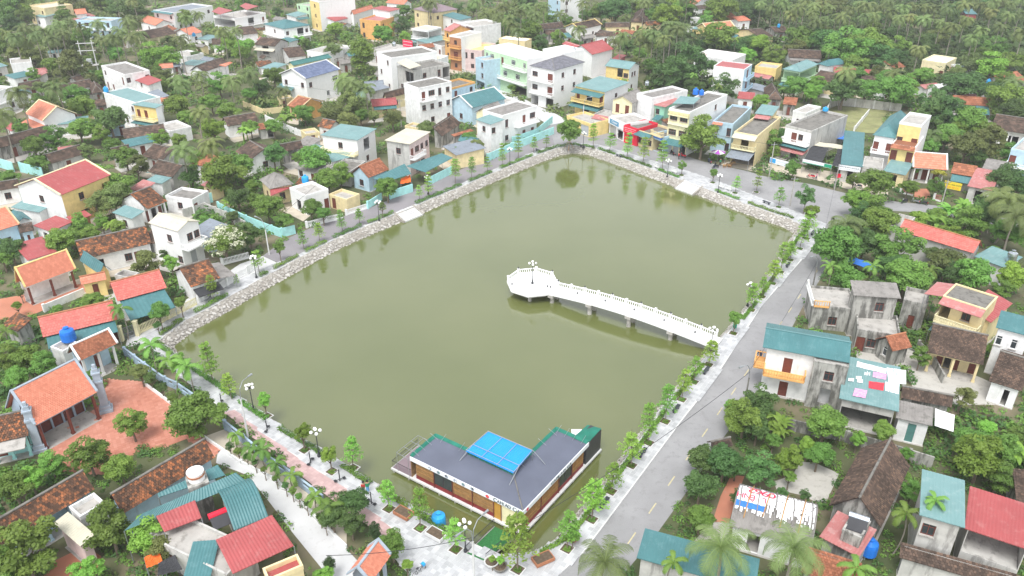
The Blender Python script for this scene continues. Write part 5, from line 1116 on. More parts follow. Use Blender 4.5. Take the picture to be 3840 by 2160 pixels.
# lettering and round emblems on the fascia
rot_l = (R(90), 0, 0)
def fs(x, y): return L1 - on_plane(*zc(x, y), co, u1)[0]
zt = (FZ0 + CZ) / 2 + .02
for txt, x, sz in (('C', 1222, .78), ('AFE', 1285, .56), ('A', 1355, .58), ('O', 1390, .56), ('C', 1455, .78), ('Á', 1503, .54)):
    words(txt, CAFE, 'ink_dark', sz, (fs(x, 1010 + (x - 1100) * .5), -.105, zt), rot_l, 'letter')
def disc(x, z, r, mat, name='emblem', y=-.10):
    mm = MB(); pts = [(r * math.cos(2 * math.pi * k / 16), r * math.sin(2 * math.pi * k / 16)) for k in range(16)]; mm.quad(*[(x + a, y, z + b) for a, b in pts]); return mm.build(name, mat, CAFE)
for i, (x, y) in enumerate(((430,650),(535,705),(632,748),(738,810),(836,852),(943,910))):
    s = fs(x, y); disc(s, zt, .22, 'ink_grey'); disc(s + (.07 if i % 2 else -.06), zt + (.05 if i % 3 else -.05), .12, ('sign_white','shutter_green','frame_dark')[i % 3], y=-.104)
s = fs(1125, 990); disc(s, zt, .22, 'ink_red'); disc(s, zt, .09, 'ink_orange', y=-.104)
r2 = math.atan2(u2.y, u2.x) - rz1
def on_right(s, dz=0): p = co + u2 * s - n1 * .105; return lc((p.x, p.y, zt + dz))
words('CAFE AO CÁ', CAFE, 'ink_dark', .42, on_right(L2 * .55), (R(90), 0, r2), 'letter', sx=1.7); 
p_ = on_right(.7); mm = MB(); e_ = Vector((math.cos(r2), math.sin(r2), 0)); mm.quad(*[tuple(p_ + e_ * (.2 * math.cos(k * .4189)) + Vector((0,0,.2 * math.sin(k * .4189)))) for k in range(15)]); mm.build('emblem', 'ink_red', CAFE)
# green gangway to the shore
ga = [PT(8, 945, 1275, .16), PT(8, 1092, 1338, .16), PT(8, 1312, 1150, -.5), PT(8, 1155, 1075, -.5)]
GW = empty('gangway', (ga[0].x, ga[0].y, 0), 0, 'green turf gangway with iron rails to the cafe', 'gangway'); gi = Matrix.Translation((-ga[0].x, -ga[0].y, 0))
def gp(mb, name, mat, par=None): mb.v = [tuple(gi @ Vector(q)) for q in mb.v]; return mb.build(name, mat, par or GW)
m = MB(); dn = Vector((0,0,-.18)); m.quad(*ga); m.quad(*[g + dn for g in ga[::-1]])
for i in range(4): m.quad(ga[i] + dn, ga[(i+1) % 4] + dn, ga[(i+1) % 4], ga[i])
gp(m, 'turf_deck', 'turf')
for a, b in ((ga[0], ga[3]), (ga[1], ga[2])):
    q = MB(); q.bar(a + Vector((0,0,1)), b + Vector((0,0,1)), .035, n=4); q.bar(a + Vector((0,0,.1)), b + Vector((0,0,.1)), .03, n=4); N = int((b - a).length / .16)
    for k in range(N + 1): g = a.lerp(b, k / N); q.bar(g, g + Vector((0,0,1)), .015, n=4, cap=False)
    gp(q, 'railing', 'iron')
    e = MB(); e.bar(a + Vector((0,0,-.05)), b + Vector((0,0,-.05)), .12, n=4); gp(e, 'edge_beam', 'concrete')

# ================================================================ BRIDGE AND VIEWING PLATFORM
def zb(x, y): return 1880 + x / 3.063, 940 + y / 3.063
PZ = .75
pc = P(*zb(357, 372), PZ); RO = 4.1
sh = P(*zb(2440, 1045), .2); bd = (sh - pc); bd.z = 0; bl = bd.length; bd.normalize(); bn = Vector((-bd.y, bd.x, 0))
BR = empty('footbridge', (pc.x, pc.y, 0), math.atan2(bd.y, bd.x), 'white balustraded footbridge with octagonal viewing platform in the pond', 'footbridge')
BW = 1.15
def deck_z(s): t = min(1, max(0, (s - RO) / (bl - RO))); return PZ + .75 * math.sin(math.pi * min(1, t * .92)) * (1 - .3 * t) + (.16 - PZ) * t * t
octo = [(RO * math.cos(R(22.5 + 45 * k)), RO * math.sin(R(22.5 + 45 * k))) for k in range(8)]
MB().prism(octo, PZ - .35, PZ).build('platform', 'white_clean', BR)
MB().prism([(x * .86, y * .86) for x, y in octo], PZ - .8, PZ - .352).build('platform_soffit', 'concrete', BR)
for k in range(4): x, y = octo[k * 2]; MB().bar((x * .6, y * .6, WATER_Z - 1), (x * .6, y * .6, PZ - .8), .3, n=10).build('pile', 'concrete', BR)
N = 22; m = MB(); s0 = RO * .92 - .1
for k in range(N):
    a, b = s0 + (bl + .8 - s0) * k / N, s0 + (bl + .8 - s0) * (k + 1) / N; za, zb_ = deck_z(a), deck_z(b)
    for y0, y1, f in ((-BW - .2, BW + .2, 1),):
        m.quad((a, y0, za), (b, y0, zb_), (b, y1, zb_), (a, y1, za)); m.quad((a, y1, za - .38), (b, y1, zb_ - .38), (b, y0, zb_ - .38), (a, y0, za - .38))
        m.quad((a, y0, za - .38), (b, y0, zb_ - .38), (b, y0, zb_), (a, y0, za)); m.quad((a, y1, za), (b, y1, zb_), (b, y1, zb_ - .38), (a, y1, za - .38))
m.build('deck', 'white_clean', BR)
for px_ in ((585,560),(1020,690),(1470,830),(1945,985)):
    q = P(*zb(*px_), -.6); s = (q - pc).dot(bd)
    MB().box(s - .45, -BW - .3, deck_z(s) - .8, s + .45, BW + .3, deck_z(s) - .382).build('pier_cap', 'concrete', BR)
    for y in (-.8, .8): MB().bar((s, y, WATER_Z - 1), (s, y, deck_z(s) - .8), .33, n=10).build('pile', 'concrete', BR)
bal = MB().lathe([(.055,0),(.055,.05),(.035,.1),(.075,.25),(.04,.42),(.055,.5),(.055,.53)], n=6).mesh('baluster', 'white_clean', smooth=False)
post_m = MB().box(-.12, -.12, -.2, .12, .12, .86).box(-.17, -.17, .86, .17, .17, .94).mesh('post', 'white_clean')
lite = MB().lathe([(.10,0),(.14,.06),(.06,.12),(.13,.2),(.02,.3)], n=8).mesh('post_light', 'iron')
def rail_run(pts, lights=True):
    for i in range(len(pts) - 1):
        a, b = Vector(pts[i]), Vector(pts[i+1]); d = b - a; rzz = math.atan2(d.y, d.x); l = d.length
        po = link('post', post_m, BR, a, (0, 0, rzz))
        if lights and i % 2 == 0: link('post_light', lite, po, (0, 0, .94))
        m = MB(); e = Vector((-d.y, d.x, 0)).normalized() * .08; up = Vector((0,0,1))
        for z0, z1 in ((.66, .76), (.0, .12)):
            i0 = len(m.v); m.v += [tuple(q) for q in (a - e + up*z0, b - e + up*z0, b + e + up*z0, a + e + up*z0, a - e + up*z1, b - e + up*z1, b + e + up*z1, a + e + up*z1)]
            for f in ((0,3,2,1),(4,5,6,7),(0,1,5,4),(1,2,6,5),(2,3,7,6),(3,0,4,7)): m.f.append(tuple(i0 + k for k in f)); m.m.append(0); m.a.append(.5)
        m.build('rail', 'white_clean', BR); nb = max(2, int(l / .33))
        for k in range(1, nb): q = a.lerp(b, k / nb); link('baluster', bal, BR, (q.x, q.y, q.z + .12))
    link('post', post_m, BR, pts[-1])
op = [(x * .95, y * .95, PZ) for x, y in octo]
rail_run([(op[7][0] * .98 + .0, -BW - .1, PZ)] + [op[k] for k in (7,)] [1:] + [op[6], op[5], op[4], op[3], op[2], op[1]] + [(op[0][0] * .98, op[0][1], PZ)])
gate = RO * .95
nsp = 11
for sd in (-1, 1):
    pts = [(gate + .1 + (bl - gate - .2) * k / nsp, sd * (BW + .05), deck_z(gate + .1 + (bl - gate - .2) * k / nsp)) for k in range(nsp + 1)]; rail_run(pts)
# ================================================================ LAMPS, BENCHES, STREET FURNITURE
def globe_lamp(loc, h, label, n=4, old=False, group='globe lamps on the promenade'):
    r = empty('street_lamp', loc, random.uniform(0, 1.5), label, 'street lamp', group)
    MB().lathe([(.2,0),(.2,.25),(.12,.35),(.09,.7),(.055,.9),(.045,h),(.02,h+.05)], n=8).build('post', 'iron', r)
    MB().box(-.5, -.03, h - .25, .5, .03, h - .19).box(-.03, -.5, h - .252, .03, .5, h - .188).build('arm', 'iron', r)
    for k in range(n):
        a = math.pi / 2 * k; MB().ball((.5 * math.cos(a), .5 * math.sin(a), h), .2).build('globe', 'globe', r, smooth=True)
    MB().ball((0, 0, h + .28), .2).build('globe', 'globe', r, smooth=True); return r
for x, y, h, lab in ((1746,2068,3.7,'five globe lamp beside the cafe gangway'),(2803,1148,3.7,'globe lamp on the right promenade beyond the footbridge'),(3014,893,3.7,'globe lamp at the far right corner of the pond'),(2664,1318,3.6,'globe lamp where the footbridge meets the promenade'),(962,1042,3.7,'globe lamp on the left bank by the white picket fence'),(1422,827,3.7,'globe lamp just left of the left stairway'),(1912,618,3.6,'globe lamp on the left bank near the far corner'),(1606,728,3.6,'globe lamp on the left bank above the stairway'),(2187,556,3.6,'globe lamp beside the big tree at the far corner'),(2502,664,3.6,'globe lamp left of the far stairway'),(2692,722,3.6,'globe lamp right of the far stairway'),(1197,1712,3.6,'globe lamp on the near promenade beside the exercise machines'),(952,1540,3.6,'globe lamp on the near left promenade')):
    globe_lamp(P(x, y, BANK_Z), h, lab)
t_ = globe_lamp(P(*zb(357, 378), PZ), 3.6, 'ornate globe lamp standing on the octagonal platform', 6)
def arm_light(base, h, d, label, mats=('kerb','steel'), two=False):
    r = empty('street_light', base, 0, label, 'street light', 'arm street lights'); d = Vector((d[0], d[1], 0)).normalized()
    MB().bar((0,0,0), (0,0,h*.72), .13, .09, n=8).build('post', mats[0], r)
    for s in ((1, -1) if two else (1,)):
        q = MB(); pts = [Vector((0,0,h*.72)) , Vector((0,0,h*.9)) + d*.15*s, Vector((0,0,h)) + d*.7*s, Vector((0,0,h+.12)) + d*1.5*s]
        for i in range(3): q.bar(pts[i], pts[i+1], .045, n=6)
        q.build('arm', 'steel', r); e = pts[-1]; MB().bar(e, e + d*.6*s + Vector((0,0,.02)), .09, .13, n=8).build('lamp_head', 'steel', r)
    return r
arm_light(P(1778, 2190), 7.6, (.6, .7), 'concrete pole with two street lights and loudspeaker near the cafe', two=True)
arm_light(P(931, 1640, .1), 7.6, (.5, .8), 'tall curved street light over the near promenade')
arm_light(P(1010, 955), 6.5, (-.8, .5), 'curved street light where the left lane narrows')
arm_light(P(2186, 470), 7, (.8, .2), 'curved street light before the low yellow shop')
for x, y, lab in ((2787,1546,'dark pole with street light beside the teal roofed house'),(3040,1112,'dark pole with street light under the roadside trees')):
    arm_light(P(x, y), 7.2, (-.8, -.5), lab, ('dark_concrete','steel'))
def pole(base, h, label, r=.13, mat='concrete', arms=1):
    o = empty('utility_pole', base, random.uniform(-.3,.3), label, 'utility pole'); MB().bar((0,0,0),(0,0,h), r, r*.65, n=8).build('post', mat, o)
    for k in range(arms): MB().box(-.7, -.05, h - .5 - .6*k, .7, .05, h - .4 - .6*k).build('cross_arm', 'steel', o)
    return o
for x, y, h, lab in ((2884,662,7.5,'concrete utility pole with notices by the alley'),(3523,795,6.5,'utility pole before the yellow signed repair shop'),(2962,772,6,'dark utility pole on the far promenade'),(3128,712,5.5,'short utility pole beside the red flag'),(1505,475,7,'utility pole left of the weathered tower house')):
    pole(P(x, y), h, lab)
py = empty('transformer_pylon', P(348, 282), .2, 'twin pole electricity pylon with transformer in the left gardens', 'pylon')
for s in (-1.9, 1.9): MB().bar((s,0,0),(s,0,10.5), .2, .13, n=8).build('pole', 'kerb', py)
for z in (3.2, 7.4, 9.6): MB().box(-2.6,-.1,z,2.6,.1,z+.2).build('cross_beam', 'kerb', py)
MB().box(-.7,-.5,3.42,.7,.5,5.0).build('transformer', 'shutter_grey', py); MB().box(-2.4,-.6,2.9,2.4,.6,3.15).build('platform', 'concrete', py)
bench_m = [MB().box(-.85,-.22,.38,.85,.22,.48).mesh('seat','black_stone'), MB().box(-.62,-.16,0,-.42,.16,.38).mesh('leg','black_stone'), MB().box(.42,-.16,0,.62,.16,.38).mesh('leg','black_stone')]
pale_m = [MB().box(-.75,-.2,.36,.75,.2,.46).mesh('seat','kerb'), MB().box(-.55,-.15,0,-.38,.15,.36).mesh('leg','kerb'), MB().box(.38,-.15,0,.55,.15,.36).mesh('leg','kerb')]
def bench(x, y, ang, label, pale=False):
    r = empty('bench', P(x, y, BANK_Z), ang, label, 'bench', 'stone benches round the pond')
    for nm, q in zip(('seat','leg','leg'), pale_m if pale else bench_m): link(nm, q, r)
    if pale: MB().box(-.75,.12,.46,.75,.2,.85).build('backrest', 'kerb', r)
AR = math.atan2(KERB_R[5].y - KERB_R[4].y, KERB_R[5].x - KERB_R[4].x); AB_ = math.atan2(WL[19][1] - WL[16][1], WL[19][0] - WL[16][0])
ordn = ['first','second','third','fourth','fifth','sixth','seventh','eighth','ninth','tenth','eleventh','twelfth','thirteenth','fourteenth','fifteenth','sixteenth','seventeenth','eighteenth','nineteenth','twentieth']
for i, (x, y) in enumerate(((2266,1893),(2408,1705),(2535,1540),(2647,1396),(2954,998),(3047,878))): bench(x, y, AR, ordn[i] + ' black bench from the cafe along the right promenade')
for i, (x, y) in enumerate(((2018,568),(2184,552),(2320,588),(2874,764))): bench(x, y, AB_, ordn[i] + ' black bench from the left along the far bank')
for i, (x, y) in enumerate(((2462,632),(2527,650),(2702,706),(2731,715))): bench(x, y, AB_, ordn[i] + ' pale seat from the left along the far bank', True)
def tank(loc, r, h, mat, label, stand=0):
    o = empty('water_tank', loc, 0, label, 'water tank', 'water tanks')
    MB().lathe([(r*.92,0),(r,.08*h),(r*.97,.3*h),(r,.33*h),(r*.97,.6*h),(r,.63*h),(r*.9,.85*h),(r*.35,.98*h),(r*.34,1.06*h)], (0,0,stand), n=14).build('body', mat, o, smooth=False)
    MB().lathe([(r*.38,1.06*h),(r*.38,1.12*h),(r*.1,1.15*h)], (0,0,stand), n=10).build('lid', mat, o)
    if stand:
        for k in range(4): a = R(45 + 90*k); MB().bar((r*.8*math.cos(a), r*.8*math.sin(a), 0), (r*.8*math.cos(a), r*.8*math.sin(a), stand), .06, n=5).build('leg', 'steel', o)
tank(PT(8,740,1062,-.4), .75, 1.5, 'plastic_sky', 'bright blue water tank standing in the pond by the cafe')
tank(PT(4,520,1115,3.25), .95, 1.8, 'plastic_blue', 'large deep blue tank on the white roof by the temple')
tank(PT(3,112,708,10.3), .7, 1.4, 'plastic_blue', 'left blue tank on the louvred three storey house'); tank(PT(3,156,712,10.3), .6, 1.2, 'plastic_blue', 'right blue tank on the louvred three storey house')
tank(PT(3,1085,832,7), .65, .9, 'plastic_sky', 'small sky blue tank on the white pediment house')
tank(PT(1,2292,1368,3.7), .7, 1.4, 'plastic_sky', 'sky blue tank on the white flat roof above the lane'); tank(PT(1,798,690,7), .6, 1.3, 'plastic_sky', 'sky blue tank at the corner of the long teal roof')
tank(PT(1,1456,272,4), .6, 1.2, 'plastic_sky', 'small blue tank far away by the pale teal shed'); tank(PT(4,822,178,0), .7, 1.5, 'plastic_blue', 'blue tank on a stand beside the grey arched house', stand=1.8)
tank(PT(9,1398,1300,0), .8, 1.7, 'plastic_blue', 'dark blue tank on the ground by the faded red roof', stand=.4); tank(PT(6,2476,522,4.0), .75, 1.7, 'stainless', 'steel tank on the teal roofed extension')
tank(PT(2,1322,272,8.1), .7, 1.3, 'stainless', 'round steel tank on the cream house with slab roof'); tank(PT(3,2305,632,2.9), .6, 1.4, 'plastic_sky', 'blue tank near the right edge by the dark slab roof')
tank(PT(3,735,205,4.2), .55, 1.2, 'plastic_sky', 'blue tank on the hut near the forest'); tank(PT(2,404,345,9.6), .6, 1.2, 'stainless', 'steel tank on the blank white block'); tank(PT(2,2300,640,7.6), .55, 1.1, 'stainless', 'steel tank on the white block behind the cream pediment')
tank(PT(2,1755,385,12.1), .55, 1.0, 'stainless', 'steel tank behind the dark hipped roof')
tw = empty('tank_tower', PT(7,1545,1000,0), .5, 'mossy concrete tower with a white topped tank', 'tank tower'); MB().box(-1,-1,0,1,1,5.0).build('tower', 'old_wall', tw); MB().lathe([(.75,5.0),(.8,5.1),(.8,5.9),(.85,5.95),(.85,6.1),(.4,6.3)], n=14).build('tank', 'white_clean', tw); MB().lathe([(.86,5.6),(.86,5.8)], n=14).build('band', 'terracotta', tw)
def heater(loc, rz, label, mat='stainless'):
    o = empty('water_heater', loc, rz, label, 'water heater'); MB().bar((-.9,0,.55),(.9,0,.55), .32, n=12).build('tank', mat, o); q = MB().quad((-.85,-1.5,.05),(.85,-1.5,.05),(.85,-.15,.6),(-.85,-.15,.6)).quad((-.85,-1.5,.0),(-.85,-.15,.55),(.85,-.15,.55),(.85,-1.5,.0)); q.build('collector', 'frame_dark', o)
    for x in (-.7,.7): MB().bar((x,0,-.05),(x,0,.3), .04, n=5).build('leg', 'steel', o)
heater(PT(9,1330,1040,4.45), -.5, 'steel solar heater on the concrete block'); heater(PT(7,1640,1010,3.2), .6, 'red solar heater with dark panel on the concrete roof', 'sign_red')
# exercise machines, planters, bins
def planter(x, y, w, d, h, mat, label, ang=0, t=8):
    o = empty('planter', PT(t, x, y, BANK_Z), ang, label, 'planter'); q = MB(); 
    for x0,y0,x1,y1 in ((-w/2,-d/2,w/2,-d/2+.08),(-w/2,d/2-.08,w/2,d/2),(-w/2,-d/2+.08,-w/2+.08,d/2-.08),(w/2-.08,-d/2+.08,w/2,d/2-.08)): q.box(x0,y0,.12,x1,y1,h)
    q.box(-w/2+.08,-d/2+.08,.12,w/2-.08,d/2-.08,.2); q.build('trough', mat, o); MB().box(-w/2+.08,-d/2+.08,.2,w/2-.08,d/2-.08,h-.06).build('soil', 'soil', o)
    for k in (-1,1): MB().box(k*w*.3-.08,-d*.4,0,k*w*.3+.08,d*.4,.12).build('foot', mat, o)
planter(476,990,1.9,1.2,.5,'terracotta','brown bonsai trough between the tree pits beside the cafe', -.6); planter(720,1150,2.0,1.2,.5,'kerb','stone bonsai trough nearest the blue water tank', -.6); planter(1520,1335,2.0,1.2,.5,'terracotta','brown bonsai trough at the round corner', .5)
def pot(x, y, r, h, mat, label, t=8, leaf=True):
    o = empty('flower_pot', PT(t, x, y, BANK_Z), 0, label, 'flower pot'); MB().lathe([(r*.6,0),(r*.9,h*.6),(r,h),(r*.85,h),(r*.8,h*.85),(.02,h*.85)], n=12).build('pot', mat, o); MB().lathe([(r*.8,h*.86),(.01,h*.88)], n=10).build('soil', 'soil', o)
pot(1135,1368,.75,.6,'kerb','pale round pot at the gangway foot'); pot(1198,1398,.75,.5,'dark_concrete','dark round pot beside the pale pot'); pot(1745,1180,.6,.6,'terracotta','terracotta pot under the last right promenade tree')
def exercise(x, y, label, t=7):
    o = empty('exercise_machine', PT(t, x, y, BANK_Z), random.uniform(0,3), label, 'exercise machine'); MB().bar((0,0,0),(0,0,1.6),.06,n=6).build('post','plastic_blue' if False else 'iron',o); MB().bar((-.5,0,1.5),(.5,0,1.5),.035,n=5).build('handlebar','steel',o); MB().bar((-.55,0,.25),(.55,0,.25),.04,n=5).build('bar','iron',o)
    for s in (-.5,.5): MB().box(s-.15,-.18,.2,s+.15,.18,.26).build('pedal','iron',o)
exercise(2330,600,'dark exercise machine nearest the globe lamp'); exercise(2550,735,'exercise machine with yellow seat at the path'); exercise(2005,355,'white wheel exercise machine beside the tree pit'); exercise(1665,160,'exercise machine with yellow hoop'); exercise(235,905,'small exercise post near the two walkers',8)
bn = empty('litter_bin', PT(6,405,1030,BANK_Z), 0, 'small green litter bin beside the round tree', 'litter bin'); MB().lathe([(.25,.2),(.3,.8),(.3,.82),(.1,.95)], n=10).build('drum','sign_green',bn); MB().bar((0,0,0),(0,0,.3),.04).build('stand','iron',bn)
# parasol
ps = empty('parasol', P(2690,605), 0, 'purple and white parasol outside the furniture shop', 'parasol'); MB().bar((0,0,0),(0,0,2.6),.03).build('pole','steel',ps)
for k in range(8):
    a,b = R(45*k),R(45*(k+1)); MB().quad((1.6*math.cos(a),1.6*math.sin(a),2.15),(1.6*math.cos(b),1.6*math.sin(b),2.15),(0,0,2.7)).build('panel','purple' if k%2 else 'white_cloth',ps)
# ================================================================ PEOPLE AND MOTORBIKES
def body(name, joints, edges, rad, mat, parent=None):
    me = bpy.data.meshes.new(name); me.from_pydata(joints, edges, []); o = link(name, me, parent); o.modifiers.new('skin','SKIN'); sv = me.skin_vertices[0].data
    for i, r in enumerate(rad): sv[i].radius = (r, r)
    sv[0].use_root = True; s = o.modifiers.new('sub','SUBSURF'); s.levels = 1; s.render_levels = 1
    dg = bpy.context.evaluated_depsgraph_get(); ev = o.evaluated_get(dg); nm = bpy.data.meshes.new_from_object(ev); o.modifiers.clear(); o.data = nm
    for k in (mat if isinstance(mat, list) else [mat]): nm.materials.append(MATS[k])
    if isinstance(mat, list):
        for p in nm.polygons:
            z = p.center.z; p.material_index = 0 if z > 1.42 else (1 if z > .9 else 2)
    return o
def person(loc, rz, shirt, trousers, label, ride=False, step=.18):
    r = empty('person', loc, rz, label, 'person')
    if not ride:
        J = [(0,0,.95),(0,0,1.2),(0,0,1.42),(0,0,1.52),(0,.01,1.66),(.19,0,1.4),(.24,.06,1.14),(.22,.16,.9),(-.19,0,1.4),(-.24,-.04,1.14),(-.22,.04,.9),(.09,0,.9),(.1,step,.5),(.1,step*.7,.06),(.1,step*.7+.13,.03),(-.09,0,.9),(-.1,-step*.3,.5),(-.1,-step,.08),(-.1,-step+.13,.03)]
    else:
        J = [(0,0,.8),(0,.04,1.05),(0,.1,1.27),(0,.12,1.37),(0,.15,1.5),(.19,.1,1.25),(.27,.28,1.08),(.28,.52,1.02),(-.19,.1,1.25),(-.27,.28,1.08),(-.28,.52,1.02),(.1,.05,.78),(.17,.38,.72),(.16,.28,.32),(.16,.42,.3),(-.1,.05,.78),(-.17,.38,.72),(-.16,.28,.32),(-.16,.42,.3)]
    E_ = [(0,1),(1,2),(2,3),(3,4),(2,5),(5,6),(6,7),(2,8),(8,9),(9,10),(0,11),(11,12),(12,13),(13,14),(0,15),(15,16),(16,17),(17,18)]
    rad = [.14,.14,.13,.06,.11,.07,.05,.04,.07,.05,.04,.1,.07,.045,.04,.1,.07,.045,.04]
    b = body('body', J, E_, rad, ['skin', shirt, trousers], r); h = J[4]
    MB().lathe([(.125,-.02),(.125,.06),(.09,.12),(.03,.14)], (h[0], h[1]-.015, h[2]), n=10).build('helmet' if ride else 'hair', 'hair' if not ride else 'cloth_navy', r, smooth=True)
    return r
person(P(1366,1852,BANK_Z), .5, 'cloth_red', 'cloth_navy', 'walker in red top on the near promenade'); person(P(1381,1848,BANK_Z), .4, 'cloth_green', 'plastic_sky', 'walker in green top on the near promenade')
def motorbike(loc, rz, label, mat='iron'):
    r = empty('motorbike', loc, rz, label, 'motorbike')
    for y in (.62,-.6):
        w = MB(); 
        for k in range(16):
            a,b = R(22.5*k), R(22.5*(k+1)); w.bar((0,y+.24*math.cos(a),.29+.24*math.sin(a)),(0,y+.24*math.cos(b),.29+.24*math.sin(b)),.05,n=5,cap=False)
        w.bar((-.05,y,.29),(.05,y,.29),.08,n=8); w.build('wheel','frame_dark',r)
    MB().box(-.13,-.75,.45,.13,.1,.72).box(-.10,.1,.35,.10,.35,.5).build('body',mat,r); MB().box(-.14,-.62,.72,.14,.15,.82).build('seat','frame_dark',r)
    MB().bar((0,.62,.3),(0,.42,1.0),.05,n=6).box(-.16,.38,.55,.16,.46,1.0).build('front_shield',mat,r); MB().bar((-.33,.4,1.03),(.33,.4,1.03),.025,n=5).build('handlebar','steel',r); MB().ball((0,.48,.92),.08).build('headlight','globe',r); MB().box(-.08,-.85,.5,.08,-.75,.65).build('tail_light','sign_red',r)
rd = AR
motorbike(P(2846,1350), AR - math.pi/2 + math.pi, 'motorbike ridden past the teal roofed house'); person(P(2846,1350), AR + math.pi/2, 'cloth_navy', 'hair', 'helmeted rider in navy on the right road', True)
motorbike(P(3122,842), 2.4, 'motorbike ridden at the far right corner'); person(P(3122,842), 2.4, 'hair', 'hair', 'rider in black at the far right corner', True)
motorbike(P(2682,632), 1.9, 'motorbike stopped beside the parasol'); person(P(2682,632), 1.9, 'hair', 'cloth_navy', 'rider in black beside the parasol', True)
for i, (x, y) in enumerate(((3040,668),(3390,762))): motorbike(P(x, y), 1.0 + i, ('motorbike parked by the plant stall','motorbike parked by the white fence of the orange tiled house')[i], ('sign_red','iron')[i])
bi = empty('bicycle', P(1572,2152,.03), .8, 'bicycle with blue basket at the bottom edge', 'bicycle')
for x in (-.5,.5):
    w = MB()
    for k in range(14): a,b = R(360/14*k),R(360/14*(k+1)); w.bar((x+.31*math.cos(a),0,.33+.31*math.sin(a)),(x+.31*math.cos(b),0,.33+.31*math.sin(b)),.02,n=4,cap=False)
    w.build('wheel','frame_dark',bi)
MB().bar((-.5,0,.33),(-.15,0,.8),.02).bar((-.15,0,.8),(.35,0,.8),.02).bar((.35,0,.95),(.5,0,.33),.02).bar((-.15,0,.8),(0,0,.33),.02).bar((0,0,.33),(.38,0,.75),.02).build('frame','iron',bi); MB().bar((.32,-.25,1),(.32,.25,1),.02).build('handlebar','steel',bi); MB().box(.4,-.18,.75,.7,.18,1.0).build('basket','plastic_sky',bi); MB().box(-.28,-.08,.82,-.02,.08,.9).build('saddle','frame_dark',bi)
# ================================================================ FENCES AND WALLS
def fence(pts, h, mat, label, style='wall', step=3.0, post=None, pickets=None, cat='wall', name=None, z=0):
    """a run of panels between posts"""
    name = name or ('garden_wall' if style == 'wall' else 'picket_fence'); o = empty(name, (pts[0].x, pts[0].y, 0), 0, label, cat); off = Vector((pts[0].x, pts[0].y, 0))
    for i in range(len(pts) - 1):
        a, b = pts[i] - off, pts[i+1] - off; a.z = b.z = z; n = max(1, int((b - a).length / step))
        for k in range(n):
            p, q = a.lerp(b, k/n), a.lerp(b, (k+1)/n); d = (q - p).normalized(); e = Vector((-d.y, d.x, 0))
            MB().prism([p - e*.18, p + e*.18 + d*0, p + e*.18 + d*.36, p - e*.18 + d*.36], z, z + h + .12).build('post', post or mat, o)
            p2 = p + d*.36
            if style == 'wall': MB().prism([p2 - e*.09, q - e*.09, q + e*.09, p2 + e*.09], z, z + h).build('panel', mat, o)
            elif style == 'pierced':
                MB().prism([p2 - e*.09, q - e*.09, q + e*.09, p2 + e*.09], z, z + h*.5).build('panel', mat, o); MB().prism([p2 - e*.11, q - e*.11, q + e*.11, p2 + e*.11], z + h*.9, z + h).build('coping', mat, o)
                l = (q - p2).length
                for w0, w1 in ((0,.3),(.7,1)): MB().prism([p2 + d*l*w0 - e*.085, p2 + d*l*w1 - e*.085, p2 + d*l*w1 + e*.085, p2 + d*l*w0 + e*.085], z + h*.5, z + h*.9).build('panel', mat, o)
            else:
                l = (q - p2).length; m = MB(); N = max(2, int(l/.22))
                MB().prism([p2 - e*.1, q - e*.1, q + e*.1, p2 + e*.1], z, z + .3).build('plinth', mat, o)
                for zz in (.45, h*.85): m.prism([p2 - e*.03, q - e*.03, q + e*.03, p2 + e*.03], z + zz, z + zz + .07)
                for j in range(N): g = p2 + d*(l*(j+.5)/N); m.prism([g - e*.035 - d*.05, g - e*.035 + d*.05, g + e*.035 + d*.05, g + e*.035 - d*.05], z + .3, z + h)
                tag(m.build('pickets', pickets or mat, o), kind='stuff')
    return o
fence(pt(4,(1640,140),(1850,242),(2040,318),(2112,344),(2218,316)), 1.7, 'turquoise', 'turquoise garden wall curving beside the left lane', step=9)
fence(pt(4,(1440,105),(1600,80)), 2.0, 'turquoise', 'short turquoise wall behind the grey block fence', step=9)
fence(pt(5,(205,132),(312,64)), 1.5, 'turquoise', 'short turquoise wall by the globe lamp', step=9); fence(pt(5,(372,58),(545,2)), 1.7, 'turquoise', 'turquoise wall right of the maroon gate', step=9)
fence(pt(2,(660,1392),(838,1302)), 1.7, 'turquoise', 'turquoise wall under the teal awnings', step=9); fence(pt(2,(1100,1215),(1280,1132),(1450,1066),(1600,1005)), 1.8, 'turquoise', 'long turquoise wall before the white balcony house', step=9)
fence(pt(2,(1290,1085),(1470,1020),(1590,920)), 1.8, 'turquoise', 'turquoise wall at the corner plot', step=9)
fence(pt(1,(0,1255),(110,1290)), 2.2, 'turquoise', 'bright turquoise wall piece at the left edge', step=9); fence(pt(1,(160,1290),(330,1330)), 2.2, 'turquoise', 'bright turquoise wall behind the red roofed house', step=9)
fence(pt(4,(1035,1072),(1260,965),(1480,852)), 1.4, 'pale_yellow', 'pale yellow picket fence at the left corner of the pond', 'picket', 2.6, cat='fence')
fence(pt(4,(1490,845),(1700,712),(1850,625),(1945,560)), 1.4, 'white_clean', 'white picket fence along the left path', 'picket', 2.6, cat='fence')
fence(pt(4,(1660,555),(1870,500)), 1.2, 'white_clean', 'short white picket fence behind the mossy cottage', 'picket', 2.6, cat='fence')
fence(pt(4,(2295,275),(2440,235),(2576,205)), 1.2, 'white_clean', 'white picket fence beside the maroon garden gate', 'picket', 2.6, cat='fence'); fence(pt(5,(40,180),(200,130)), 1.1, 'white_clean', 'white picket fence left of the short turquoise wall', 'picket', 2.6, cat='fence')
fence(pt(4,(1380,200),(1545,150),(1700,215),(1850,290)), 1.8, 'grey_wall', 'grey block fence round a small plot', step=3.2)
